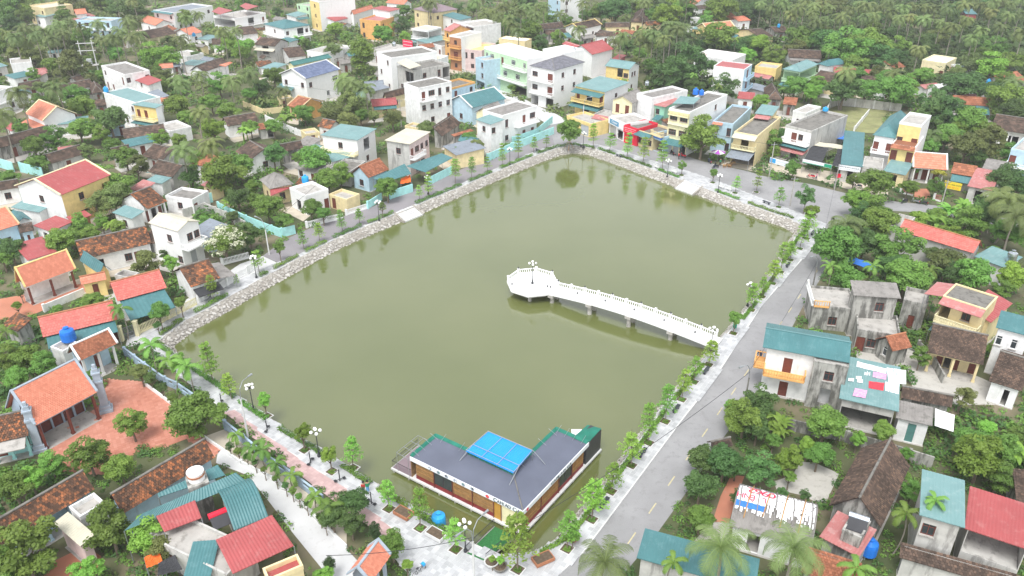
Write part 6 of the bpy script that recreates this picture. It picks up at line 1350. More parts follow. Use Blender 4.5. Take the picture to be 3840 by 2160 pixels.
fence(pt(4,(940,1225),(1090,1340),(1240,1448)) + pt(7,(1330,50),(1460,140)), 1.25, 'blue_grey', 'blue grey fence behind the palms', 'pierced', 2.8, cat='fence', name='panel_fence')
fence(pt(7,(1690,345),(1830,455),(2000,600),(2200,735),(2430,915)), 1.35, 'blue_grey', 'blue grey fence along the pink strip', 'pierced', 2.8, cat='fence', name='panel_fence')
fence(pt(7,(1085,15),(1310,180),(1510,395)), .5, 'white', 'low white edging wall of the temple courtyard', step=9); fence(pt(7,(1510,400),(1800,600),(2070,735),(2320,965),(2600,1240)), .45, 'white', 'low white wall beside the concrete lane', step=9)
fence(pt(3,(1095,858),(1115,812),(1175,790),(1300,800),(1440,815),(1560,830),(1650,836)), 2.2, 'grey_wall', 'pale concrete block fence round the empty plot', step=3.4, post='kerb'); fence(pt(3,(1300,985),(1410,850)), 1.2, 'white', 'white dividing wall in the empty plot', step=9)
fence(pt(9,(720,330),(950,385),(1230,440)), 1.6, 'old_wall', 'mossy garden wall behind the vegetable garden', step=4); fence(pt(9,(1230,445),(1500,520),(1690,580),(1880,640)), 1.6, 'old_wall', 'mossy garden wall behind the big brown roof', step=4)
fence(pt(3,(1640,1445),(1740,1470)), 1.3, 'white_clean', 'white fence with pink pickets before the orange tiled house', 'picket', 2.4, pickets='faded_red_sheet', cat='fence'); fence(pt(6,(1890,62),(1950,78)), 1.3, 'white_clean', 'right white fence with pink pickets before the orange tiled house', 'picket', 2.4, pickets='faded_red_sheet', cat='fence')
fence(pt(1,(1830,800),(1980,860),(2130,840)), 1.5, 'cream', 'cream garden wall beside the small yellow shrine', step=3); fence(pt(1,(1995,910),(2220,1010),(2400,1070)), 1.6, 'white', 'white garden wall below the small yellow shrine', step=4)
fence(pt(4,(330,905),(640,775)), 1.2, 'white', 'white wall along the red tiled yard', step=4)
fence(pt(6,(1770,1180),(1880,1290),(1960,1440)), 1.4, 'old_wall', 'stained wall left of the porch columned house', step=4)
gt = empty('metal_gate', pt(4,(925,1118))[0], 0, 'blue grey double metal gate at the end of the yellow fence', 'gate'); g0, g1 = pt(4,(925,1118),(1030,1082)); dg_ = (g1 - g0)
for k in (0, 1):
    a, b = dg_ * (k * .5 + .01), dg_ * (k * .5 + .49); q = MB(); n_ = 7
    for j in range(n_ + 1): g = a.lerp(b, j / n_); q.bar((g.x, g.y, .1), (g.x, g.y, 1.9), .025, n=4)
    for z in (.1, .9, 1.9): q.bar((a.x, a.y, z), (b.x, b.y, z), .03, n=4)
    q.build('gate_leaf', 'steel', gt)
for s in (-.06, 1.06): g = dg_ * s; MB().box(g.x-.25, g.y-.25, 0, g.x+.25, g.y+.25, 2.3).box(g.x-.32, g.y-.32, 2.3, g.x+.32, g.y+.32, 2.42).build('gate_post', 'pale_yellow', gt)
# temple pylons
def pylon(base, label):
    o = empty('temple_pillar', base, .45, label, 'pillar'); z = 0
    for w, h in ((1.5,.4),(1.15,.5),(.85,3.4),(1.05,.25),(.8,1.0),(1.0,.2),(.6,.5),(.35,.5)): MB().box(-w/2,-w/2,z,w/2,w/2,z+h-.002).build('tier','stone_trim',o); z += h
pylon(PT(7,305,500), 'stone pillar at the left front corner of the temple'); pylon(PT(7,800,205), 'stone pillar at the right front corner of the temple')
H(8,(230,1500),(380,1290),(250,1222),'G',3.6,1.4,'orange_tile','stone_trim','','temple gate roof with stone ridge at the bottom edge',cat='gate',name='gate_house',trim='stone_trim',cols=2,open_sides='frl')
H(9,(250,505),(395,470),(385,415),'G',2.4,.6,'brown_tile','old_wall','','small mossy gate roof among the roadside bushes',cat='gate',name='gate_house')
# ================================================================ SIGNS
def sign(p, q, z, h, mat, label, lines=(), cat='sign', frame=None, out=.3):
    """board whose top edge runs between two pixels at height z; lines = (text, colour, size, height on board, shift)"""
    a, b = P(*p, z), P(*q, z); d = b - a; L = d.length; d.normalize(); n = Vector((d.y, -d.x, 0)); n = n if n.y < 0 else -n; a = a + n * out; rz = math.atan2(d.y, d.x)
    o = empty('shop_sign', (a.x, a.y, z - h), rz, label, cat); MB().box(0,-.06,0,L,.0,h).build('board', mat, o)
    for txt, m_, s, hh, sf in lines:
        if txt[0] == '#':      # a line too small to read in the photograph: strokes only
            x = L * .08; 
            while x < L * .92:
                w = random.uniform(.15, .5) * s * 2; w = min(w, L * .93 - x); MB().box(x,-.068,h*hh-s*.35,x+w,-.061,h*hh+s*.35).build('stroke', m_, o); x += w + .14
        elif txt[0] == '=': MB().box(L*sf,-.075,h*hh-s/2,L*(sf+float(txt[1:])),-.061,h*hh+s/2).build('panel', m_, o)
        else: words(txt, o, m_, s, (L*sf,-.08,h*hh), (R(90),0,0))
    return o
sign((2287,437),(2343,465), 4.4, 1.5, 'sign_white', 'white and blue sign over the first shop', [('=.6','sign_blue',1.1,.5,.1),('Casper','ink_white',.9,.55,.42)])
sign((2343,469),(2392,484), 4.2, 1.6, 'sign_red', 'red sign over the second shop', [('#','ink_white',.2,.78,0),('#','ink_white',.16,.5,0),('#','ink_white',.14,.25,0)])
sign((2449,500),(2488,515), 3.9, .7, 'ink_blue', 'narrow blue sign over the open shop', [('#','ink_white',.12,.5,0)])
sign((2914,578),(2986,597), 3.6, 1.2, 'sign_white', 'white sign with blue edge on the pediment house', [('=.28','plastic_sky',.9,.5,.02),('#','sign_blue',.16,.6,0),('#','sign_blue',.1,.25,0)], out=2.7)
sign((3012,595),(3122,618), 3.2, .8, 'sign_white', 'white and green banner over the plant stall', [('=.25','sign_green',.7,.5,.74),('#','ink_red',.12,.6,0),('=.72','sign_green',.15,.12,.01)], out=.1)
sign((3146,615),(3229,626), 3.6, 1.1, 'sign_white', 'white sign with dark letters on the long teal roofed shop', [('#','ink_dark',.18,.65,0),('#','ink_dark',.12,.3,0)])
sign((3231,619),(3306,632), 3.6, 1.1, 'sign_white', 'white sign with red letters left of the yellow tower house', [('#','ink_red',.2,.6,0),('#','ink_red',.12,.25,0)])
sign((3552,668),(3616,681), 3.3, 1.5, 'sign_yellow', 'yellow sign of the repair shop', [('TV BÚ - SỬA CHỮA','ink_dark',.36,.62,.5),('MUA XE CŨ','ink_orange',.46,.25,.5),('#','ink_dark',.08,.88,0)], out=1.6)
sign((1512,146),(1549,152), 6.6, 2.4, 'ink_red', 'pink red hoarding beside the open veranda house', [('#','ink_white',.3,.75,0),('#','ink_white',.3,.3,0)])
# ================================================================ BANNER ON THE ARCHED ROOF, WASHING, NETS
a_, b_, c_ = PT(9,365,1068,3.0), PT(9,985,1246,3.0), PT(9,1100,930,3.0); ux = (b_ - a_); BL = ux.length; ux.normalize(); vy = Vector((-ux.y, ux.x, 0)); BWd = abs((c_ - b_).dot(vy))
BN = empty('banner', (a_.x, a_.y, 0), math.atan2(ux.y, ux.x), 'torn white advertising banner spread over the arched roof', 'banner')
def barrel(x, t, dz=.16): return (x, BWd * t, 3.0 + 1.4 * math.sin(math.pi * t) + dz)
q = MB(); NX, NT = 60, 26; rb = random.Random(3)
edge0 = [rb.randint(0, 3) + (rb.randint(2, 7) if i > 22 and rb.random() < .5 else 0) for i in range(NX)]; edge1 = [rb.randint(0, 3) for i in range(NX)]
def tt(i, j): h = math.sin(i * 2.2 + j * 1.7) * .02 + math.sin(i * 5.1 - j * 2.3) * .02; return barrel(BL * (.02 + .955 * i / NX), .20 + .62 * j / NT, .16 + h)
for i in range(NX):
    for j in range(NT):
        if j < edge0[i] or j >= NT - edge1[i] or (i > 26 and rb.random() < .05): continue
        q.quad(tt(i,j), tt(i+1,j), tt(i+1,j+1), tt(i,j+1), m=1 if (i < 24 and 3 <= j <= 6) else 0)
q.build('sheet', ['white_cloth', 'ink_blue'], BN)
for i in range(9):
    x = BL * (.06 + .88 * i / 8); m = MB(); pts = [barrel(x + (.3 if i % 2 else -.2) * (k / 6 - .5), .12 + .8 * k / 6 if i % 3 else .2 + .5 * k / 6, .24) for k in range(7)]
    for k in range(6): m.bar(pts[k], pts[k+1], .06, n=5)
    m.build('batten', 'wood' if i % 2 else 'asbestos_sheet', BN)
def curved_word(txt, x, t, size, mat):
    al = math.atan2(1.4 * math.pi * math.cos(math.pi * t), BWd); p = barrel(x, t, .2); o = words(txt, BN, mat, size, p, (0,0,0), ext=.005); o.matrix_local = Matrix.Translation(p) @ Matrix.Rotation(al, 4, 'X') @ Matrix.Rotation(math.pi, 4, 'Z')
for k, chh in enumerate('0962'): curved_word(chh, BL * (.43 - .085 * k), .66, 1.7, 'ink_red')
for k, chh in enumerate('LIÊNH'): curved_word(chh, BL * (.35 - .07 * k - (.02 if k > 3 else 0)), .47, 1.0, 'ink_red')
def cloth(t, pts, z, mat, label, thick=.05, group='washing spread on the teal roof', cat='cloth', slope_=.0):
    q = [PT(t, x, y, zz) for (x, y), zz in zip(pts, z)]; c = sum(q, Vector()) / len(q); o = MB(); up = Vector((0,0,thick)); n = len(q); N = 6; rows = []
    for i in range(N + 1):
        rows.append([ (q[0].lerp(q[1], i/N)).lerp(q[3].lerp(q[2], i/N), j/N) - Vector((c.x,c.y,0)) + Vector((0,0,thick * (.6 + .4 * math.sin(i*2.1+j*1.3)) + .05)) for j in range(N + 1)])
    for i in range(N):
        for j in range(N): o.quad(rows[i][j], rows[i+1][j], rows[i+1][j+1], rows[i][j+1])
    return tag(o.build('cloth', mat, None, (c.x, c.y, 0)), label, cat, group)
zr = lambda y0, y1: (y0, y0, y1, y1)
cloth(6,[(1318,1318),(1540,1370),(1545,1335),(1325,1278)], zr(4.36,4.44), 'white_cloth', 'long white sheet at the upper edge of the washing')
cloth(6,[(1560,1440),(1690,1450),(1690,1345),(1545,1325)], zr(4.25,4.42), 'white_cloth', 'large white sheet at the right of the washing')
cloth(6,[(1440,1395),(1540,1415),(1545,1372),(1445,1355)], zr(4.28,4.35), 'pink_cloth', 'bright pink cloth in the middle of the washing')
cloth(9,[(1410,42),(1520,62),(1528,5),(1412,-10)], zr(4.16,4.26), 'red_cloth', 'red cloth in the middle of the washing'); cloth(9,[(1535,62),(1635,88),(1640,10),(1535,-5)], zr(4.14,4.26), 'white_cloth', 'white sheet right of the red cloth')
cloth(9,[(1290,100),(1385,118),(1400,60),(1308,42)], zr(4.08,4.16), 'pink_cloth', 'dull pink patterned cloth near the eave')
for i, (x, y) in enumerate(((1278,1415),(1335,1400),(1345,1425),(1400,1370),(1410,1355))): cloth(6,[(x-22,y+10),(x+20,y+14),(x+22,y-10),(x-20,y-12)], zr(4.27,4.30), 'white_cloth', ordn[i] + ' small white cloth from the left on the teal roof')
cloth(9,[(1905,325),(2045,370),(2055,245),(1910,195)], (2.4,2.3,2.7,2.8), 'white_cloth', 'white tarpaulin slung beside the white garage', group=None, cat='tarpaulin')
def shade(t, pts, z, mat, label, name='shade_canopy'):
    q = [PT(t, x, y, zz) for (x, y), zz in zip(pts, z)]; o = empty(name, (q[0].x, q[0].y, 0), 0, label, 'canopy'); off = Vector((q[0].x, q[0].y, 0)); q = [k - off for k in q]; m = MB(); N = 8
    for i in range(N):
        for j in range(N):
            f = lambda i, j: q[0].lerp(q[1], i/N).lerp(q[3].lerp(q[2], i/N), j/N) + Vector((0,0,-.25*math.sin(math.pi*i/N)*math.sin(math.pi*j/N) + .05*math.sin(i*2+j*3)))
            m.quad(f(i,j), f(i+1,j), f(i+1,j+1), f(i,j+1))
    m.build('net', mat, o)
    for k in q: MB().bar((k.x,k.y,0),(k.x,k.y,k.z),.05,n=5).build('post','steel',o)
shade(3,[(925,1195),(1060,1225),(1110,1110),(985,1090)], (3,3,3.2,3.2), 'black_net', 'black shade net left half over the plant stall'); shade(3,[(1135,1245),(1215,1240),(1272,1125),(1180,1115)], (3,3,3.2,3.2), 'black_net', 'black shade net right half over the plant stall')
shade(3,[(975,1088),(1270,1125),(1275,1095),(985,1058)], (3.3,3.3,3.5,3.5), 'cream_sheet', 'pale strip canopy behind the shade nets'); shade(3,[(1120,1030),(1290,1060),(1300,1000),(1130,955)], (2.2,2.2,2.4,2.4), 'ink_blue', 'blue tarpaulin in the fenced garden')
shade(2,[(450,1380),(530,1365),(525,1312),(455,1340)], (2.0,2.0,2.6,2.6), 'orange_cloth', 'orange cloth hanging under the teal awning'); shade(7,[(1100,1390),(1220,1340),(1190,1250),(1080,1310)], (2.2,2.2,2.6,2.6), 'orange_cloth', 'orange tarpaulin in the bottom left yard')
shade(7,[(1180,1448),(1370,1400),(1310,1290),(1190,1350)], (2.4,2.4,2.6,2.6), 'black_net', 'black net canopy in the bottom left yard'); shade(6,[(1180,500),(1520,620),(1440,540),(1290,490)], (1.8,1.8,2.2,2.2), 'ink_blue', 'blue sheet fence hidden among the roadside trees')
# furniture goods and small clutter in front of the shops
for i, (x, y) in enumerate(((2716,628),(2728,624),(2742,620),(2752,616),(2736,628))):
    o = empty('wooden_stool', P(x, y), i, ordn[i] + ' wooden stool from the left before the furniture shop', 'stool', 'wooden furniture for sale'); MB().box(-.3,-.3,.5,.3,.3,.6).build('seat','wood',o)
    for sx in (-.22,.22):
        for sy in (-.22,.22): MB().box(sx-.04,sy-.04,0,sx+.04,sy+.04,.5).build('leg','wood',o)
fg = empty('flag', P(3126,705), 0, 'red flag on the short pole by the plant stall', 'flag'); MB().bar((0,0,0),(0,0,3.2),.03).build('staff','steel',fg); MB().quad((0,0,2.2),(.9,-.2,2.3),(.95,-.1,3.1),(0,0,3.1)).build('cloth','sign_red',fg)

def wire(a, b, sag, label):
    a, b = Vector(a), Vector(b); m = MB(); N = 14; pts = [a.lerp(b, k/N) - Vector((0,0,sag*4*(k/N)*(1-k/N))) for k in range(N+1)]
    for k in range(N): m.bar(pts[k] - a, pts[k+1] - a, .025, n=4, cap=False)
    tag(m.build('overhead_cable', 'iron', None, a), label, 'cable', 'overhead cables')
wire(P(2787,1546)+Vector((0,0,6)), P(2000,2150)+Vector((0,0,7)), .8, 'overhead cable crossing the right road towards the cafe corner'); wire(P(2787,1546)+Vector((0,0,6.4)), P(3040,1112)+Vector((0,0,6.4)), .7, 'overhead cable along the right road between two dark poles')
wire(P(3040,1112)+Vector((0,0,6.4)), P(3128,712)+Vector((0,0,5.3)), .9, 'overhead cable from the roadside trees to the short pole'); wire(P(3128,712)+Vector((0,0,5.3)), P(3523,795)+Vector((0,0,6.2)), .6, 'overhead cable in front of the orange tiled house')
wire(P(2884,662)+Vector((0,0,7.2)), P(3128,712)+Vector((0,0,5.3)), .5, 'overhead cable over the plant stall'); wire(P(2186,470)+Vector((0,0,6)), P(2884,662)+Vector((0,0,7)), 1.0, 'overhead cable along the shop fronts'); wire(P(1778,2190)+Vector((0,0,6)), P(1250,2260)+Vector((0,0,6)), .5, 'overhead cable leaving the concrete pole by the cafe')
wire(P(1505,475)+Vector((0,0,6.6)), P(1010,955)+Vector((0,0,5)), 1.2, 'overhead cable above the left lane gardens'); wire(P(330,275)+Vector((0,0,9.6)), P(1505,475)+Vector((0,0,6.8)), 1.5, 'overhead cable from the electricity pylon')
for i, (x, y, r_) in enumerate(((2300,515,.5),(2362,532,.6),(2420,548,.4),(2475,565,.8),(2520,580,.3),(2560,590,.7),(3215,705,1.2),(3430,762,.9),(3460,768,1.1),(1985,415,.6),(2660,612,.2))):
    motorbike(P(x, y), r_, ordn[i] + ' motorbike from the left parked before the shops', ('iron','sign_red','cloth_navy','steel')[i % 4])
for i, (x, y, c1, c2, lb) in enumerate(((2410,552,'white_cloth','cloth_navy','person in white top before the cream shop'),(2545,598,'cloth_red','hair','person in red top before the louvred house'),(3060,676,'pink_cloth','cloth_navy','person in pink top at the plant stall'),(2700,622,'cloth_green','hair','person in green top beside the parasol'))):
    person(P(x, y), .6 * i, c1, c2, lb)
# ================================================================ PLANTS
def leaves(C, Nrm, size, rng, aspect=.6, jit=.5):
    """one diamond-shaped leaf per centre, facing roughly along Nrm"""
    n = len(C); N = Nrm + rng.normal(0, jit, (n, 3)); N /= np.linalg.norm(N, axis=1, keepdims=True) + 1e-9
    A = np.cross(N, rng.normal(0, 1, (n, 3))); A /= np.linalg.norm(A, axis=1, keepdims=True) + 1e-9; B = np.cross(N, A)
    s = (size * rng.uniform(.7, 1.3, n))[:, None] if np.isscalar(size) else (size * rng.uniform(.7, 1.3, n))[:, None]
    droop = N * s * .18
    V = np.stack([C + A * s, C + B * s * aspect - droop, C - A * s, C - B * s * aspect - droop], 1).reshape(-1, 3)
    return V, np.arange(4 * n).reshape(n, 4)
def unit(rng, n):
    d = rng.normal(0, 1, (n, 3)); return d / np.linalg.norm(d, axis=1, keepdims=True)
def crown_mesh(seed, mat, lumps=38, per=150, size=.062, up=.15, shape=1.0, name='crown', rough=1.0):
    rng = np.random.default_rng(seed); Cs, Ns, vs = [], [], []
    for k in range(lumps):
        d = unit(rng, 1)[0]; d[2] = d[2] * .9 + up; d /= np.linalg.norm(d); r = rng.uniform(.35, .82) * rough; c = d * r * np.array([1, 1, shape]); lr = rng.uniform(.22, .40)
        e = unit(rng, per); e[:, 2] = np.where(e[:, 2] < -.3, -e[:, 2], e[:, 2]); Cs.append(c + e * lr * rng.uniform(.6, 1.0, (per, 1)) * np.array([1, 1, .75])); Ns.append(e + np.array([0, 0, .5])); t = rng.uniform(0, 1); vs.append(np.clip(t * .65 + rng.uniform(0, .35, per), 0, 1))
    C = np.concatenate(Cs); V, Q = leaves(C, np.concatenate(Ns), size, rng); return npmesh(name, V, Q, mat, np.concatenate(vs))
def trunk_mesh(seed, mat='bark', limbs=5):
    rr = random.Random(seed); m = MB(); m.bar((0,0,-.02), (0.02,0,.55), .075, .05, n=7, cap=False)
    for k in range(limbs): a = 6.28 * k / limbs + rr.uniform(-.4,.4); t = rr.uniform(.3,.6); m.bar((.01,0,rr.uniform(.4,.55)), (t*math.cos(a), t*math.sin(a), rr.uniform(.8,1.05)), .035, .012, n=5, cap=False)
    m.bar((.02,0,.55),(.03,.02,1.05), .045,.015, n=6, cap=False); return m.mesh('trunk', mat)
CROWNS = {}
for k_, mt_ in (('d','leaf_dark'),('m','leaf_mid'),('l','leaf_light'),('o','leaf_olive')):
    CROWNS[k_] = [crown_mesh(10 * ord(k_) + i, mt_, lumps=(40, 32, 46)[i], shape=(.85,1.05,.75)[i], rough=(1, 1.1, .95)[i]) for i in range(3)]
CROWNS['w'] = CROWNS['m'][:1]; BLOSSOM = crown_mesh(77, 'flower_white', lumps=70, per=22, name='blossoms', rough=1.06); CROWNS['y'] = [crown_mesh(78, 'leaf_yellow', lumps=30, shape=.5)]
CROWNS['c'] = [crown_mesh(79, 'leaf_cypress', lumps=60, per=120, size=.05, shape=2.2, rough=.75)]; CROWNS['n'] = [crown_mesh(80, 'leaf_mid', lumps=54, per=130, size=.055, shape=1.8, rough=.8)]
TRUNKS = [trunk_mesh(i) for i in range(4)]
def tier_mesh(seed):
    """young terraced promenade tree: flat whorls of leaves, one above the other (metres)"""
    rng = np.random.default_rng(seed); Cs, Ns, vs = [], [], []; nt_ = int(rng.integers(4, 7)); z = rng.uniform(1.5, 2.0)
    for k in range(nt_):
        rad = (1.42 - .85 * (k / (nt_ - 1)) ** 1.4) * rng.uniform(.75, 1.15); nb = 8; ph = rng.uniform(0, 6.3)
        for b in range(nb):
            a = ph + 2 * math.pi * b / nb + rng.uniform(-.15, .15); l = rad * rng.uniform(.7, 1.12); n = 26
            t = rng.uniform(.15, 1, n) ** .8; w = rng.normal(0, .14, n); zz = z + .10 * t + rng.normal(0, .05, n) - .10 * t * t
            Cs.append(np.stack([np.cos(a) * t * l - np.sin(a) * w, np.sin(a) * t * l + np.cos(a) * w, zz], 1)); Ns.append(np.tile([0, 0, 1.0], (n, 1))); vs.append(np.clip(rng.uniform(0, .6) + rng.uniform(0, .4, n), 0, 1))
        z += rng.uniform(.5, .85)
    V, Q = leaves(np.concatenate(Cs), np.concatenate(Ns), .115, rng, .6, .35)
    m = MB(); m.bar((0,0,-.05),(0,0,z), .065,.02, n=6, cap=False); zz = 1.75
    for k in range(nt_):
        for b in range(5): a = 6.28*b/5 + k; m.bar((0,0,zz-.05),(1.0*(1-k/nt_)*math.cos(a),1.0*(1-k/nt_)*math.sin(a),zz+.05),.018,.008,n=4,cap=False)
        zz += .6
    return npmesh('crown', V, Q, 'leaf_promenade', np.concatenate(vs)), m.mesh('trunk', 'bark')
TIERS = [tier_mesh(300 + i) for i in range(9)]
def frond_set(seed, nf, ln, droop, leaf_w, pairs, mat, dead=0, name='crown', upright=1.3):
    rng = np.random.default_rng(seed); V, Q, A = [], [], []
    def q(a, b, c, d, v): i = len(V); V.extend([a, b, c, d]); Q.append((i, i+1, i+2, i+3)); A.append(v)
    for f in range(nf):
        az = 2 * math.pi * f / nf * 2.4 + rng.uniform(-.25, .25); el = upright - 1.45 * (f / nf) + rng.uniform(-.12, .12); L = ln * rng.uniform(.85, 1.1); d = np.array([math.cos(az), math.sin(az), 0]); sd = np.array([-d[1], d[0], 0]); pts = []; p = np.zeros(3); e = el; v0 = rng.uniform(0, .5)
        for k in range(pairs + 1):
            pts.append(p.copy()); p = p + (d * math.cos(e) + np.array([0, 0, math.sin(e)])) * L / pairs; e -= droop / pairs * (1 + .8 * k / pairs)
        for k in range(pairs):
            a, b = pts[k], pts[k+1]; w = .022 * ln * .5 * (1 - k / pairs) + .008; q(a - sd * w, b - sd * w, b + sd * w, a + sd * w, .9)
            if k < 1: continue
            t = k / pairs; ll = ln * .27 * math.sin(math.pi * (.12 + .83 * t)) * rng.uniform(.85, 1.1); fw = (b - a) / np.linalg.norm(b - a)
            for s in (-1, 1):
                for sub in (0, .5):
                    o = a + (b - a) * sub; tip = o + sd * s * ll * .8 + fw * ll * .55 - np.array([0, 0, ll * (.22 + .25 * rng.uniform())]); mid = (o + tip) / 2 + np.array([0, 0, ll * .10]); wv = fw * leaf_w
                    q(o - wv * .5, o + wv * .5, mid + wv * .6, mid - wv * .6, v0 + rng.uniform(0, .4)); q(mid - wv * .6, mid + wv * .6, tip + wv * .1, tip - wv * .1, v0 + rng.uniform(0, .4))
    return npmesh(name, np.array(V), np.array(Q), mat, A)
COCO = [frond_set(500 + i, 19, 3.6, 1.75, .09, 14, 'leaf_palm' if i < 3 else 'leaf_palm_pale') for i in range(4)]
NEARC = [frond_set(550 + i, 15, 3.7, 1.7, .055, 20, 'leaf_palm') for i in range(2)]
ARECA = [frond_set(600 + i, 9, 1.7, 1.5, .09, 9, 'leaf_mid', upright=1.1) for i in range(2)]
def palm_trunk(seed, r0, r1, mat='palm_bark'):
    rr = random.Random(seed); m = MB(); pts = []; lx, ly = rr.uniform(-.10,.10), rr.uniform(-.10,.10)
    for k in range(7): t = k / 6; pts.append(Vector((lx * (1 - t) * t * 2.2, ly * (1 - t) * t * 2.2, t)))
    n = 7; i0 = 0
    for k, p in enumerate(pts):
        r = (r0 + (r1 - r0) * k / 6) * (1.35 if k == 0 else 1)
        for j in range(n): a = 6.283 * j / n; m.v.append((p.x * 10 + r * math.cos(a), p.y * 10 + r * math.sin(a), p.z))
    for k in range(6):
        for j in range(n): j2 = (j + 1) % n; m.f.append((k*n+j, k*n+j2, (k+1)*n+j2, (k+1)*n+j)); m.m.append(0); m.a.append(.5)
    return m.mesh('trunk', mat)
CT = [palm_trunk(i, .17, .11) for i in range(4)]; AT = [palm_trunk(20 + i, .075, .055) for i in range(2)]
NUTS = MB(); 
for k in range(7): a = .9 * k; NUTS.ball((.28*math.cos(a), .28*math.sin(a), -.25 - .1*(k % 2)), .13, n=6)
NUTS = NUTS.mesh('coconuts', 'leaf_yellow' if False else 'leaf_mid')
shaft = MB().bar((0,0,-.9),(0,0,0),.085,.06,n=7).mesh('crownshaft', 'leaf_light')
def banana_mesh(seed):
    rng = np.random.default_rng(seed); V, Q, A = [], [], []
    for st in range(3):
        bx, by = rng.uniform(-.7, .7, 2)
        for f in range(7):
            az = rng.uniform(0, 6.28); d = np.array([math.cos(az), math.sin(az), 0]); sd = np.array([-d[1], d[0], 0]); p = np.array([bx, by, 1.4 + rng.uniform(0, .5)]); e = rng.uniform(.7, 1.3); prev = None; v = rng.uniform(0, 1)
            for k in range(6):
                w = .30 * math.sin(math.pi * (.1 + .85 * k / 5)); L_, R_ = p - sd * w - np.array([0,0,.06]), p + sd * w - np.array([0,0,.06])
                if prev is not None: i = len(V); V.extend([prev[0], p0, p, L_, p0, prev[1], R_, p]); Q += [(i, i+1, i+2, i+3), (i+4, i+5, i+6, i+7)]; A += [v, min(1, v + .15)]
                prev = (L_, R_); p0 = p.copy(); p = p + (d * math.cos(e) + np.array([0,0,math.sin(e)])) * .42; e -= .36
    return npmesh('leaf_fan', np.array(V), np.array(Q), 'leaf_banana', A)
BAN = [banana_mesh(i) for i in range(3)]; BST = MB()
for a, b in ((.3,.2),(-.4,.1),(.1,-.5)): BST.bar((a,b,0),(a*.9,b*.9,1.6),.11,.07,n=6)
BST = BST.mesh('stem', 'leaf_banana')
for m_ in (BST,): m_.attributes.new('v', 'FLOAT', 'FACE')
PLANTS = []   # (object, noun) described below by the house they stand next to
def tree(t, x, y, r, kind='m', noun=None, zc=None, name='tree', hfac=1.75):
    z = 3.2
    for _ in range(3):
        w = PT(t, x, y, z); Rw = r / 2 * RANGE(w) / FPX; hgt = max(2.0, Rw * hfac + 1.2); z = hgt - Rw * .85
    z = max(z, Rw * .7); o = empty(name, (w.x, w.y, 0), random.uniform(0, 6.28)); v = CROWNS[kind]; c = link('crown', random.choice(v), o, (0, 0, z)); sq = random.uniform(.85, 1.1); c.scale = (Rw * 1.08, Rw * random.uniform(.95, 1.15), Rw * sq)
    if kind == 'w': bl_ = link('blossoms', BLOSSOM, o, (0, 0, z)); bl_.scale = c.scale
    tk = link('trunk', random.choice(TRUNKS), o); tk.scale = (Rw * .9 + .4, Rw * .9 + .4, z * .98)
    if Rw < 1.75 and kind in 'dmlo': o.name = name = 'bush' if name == 'tree' else name
    noun = noun or {'d': 'dark green tree', 'm': 'green leafy tree', 'l': 'bright green tree', 'o': 'olive green tree', 'w': 'white flowering tree', 'y': 'yellow leaved bush', 'c': 'dark conical cypress', 'n': 'tall bushy tree'}[kind]
    noun = noun.replace('tree', 'bush') if name == 'bush' else noun
    PLANTS.append((o, noun, 'bush' if name == 'bush' else 'tree', w, Rw)); return o
def palm(t, x, y, h, kind='c', s=1.0, v=None):
    w = PT(t, x, y, h); o = empty('coconut_palm' if kind == 'c' else 'areca_palm', (w.x, w.y, 0), random.uniform(0, 6.28))
    cm, tm = ((random.choice(NEARC) if RANGE(w) < 110 else COCO[(random.randrange(3) if v is None else v)]), random.choice(CT)) if kind == 'c' else (random.choice(ARECA), random.choice(AT))
    c = link('crown', cm, o, (0, 0, h)); c.scale = (s, s, s); tk = link('trunk', tm, o); tk.scale = (1, 1, h)
    if kind == 'c': n = link('coconuts', NUTS, c)
    else: link('crownshaft', shaft, o, (0, 0, h))
    PLANTS.append((o, 'coconut palm' if kind == 'c' else 'slim areca palm', 'palm', w, 2 * s)); return o
def banana(t, x, y, s=1):
    w = PT(t, x, y, 1.6 * s); o = empty('banana_plant', (w.x, w.y, 0), random.uniform(0, 6.28)); a = link('leaf_fan', random.choice(BAN), o); b = link('stem', BST, o); a.scale = b.scale = (s, s, s); PLANTS.append((o, 'banana clump', 'banana plant', w, 1.5 * s))
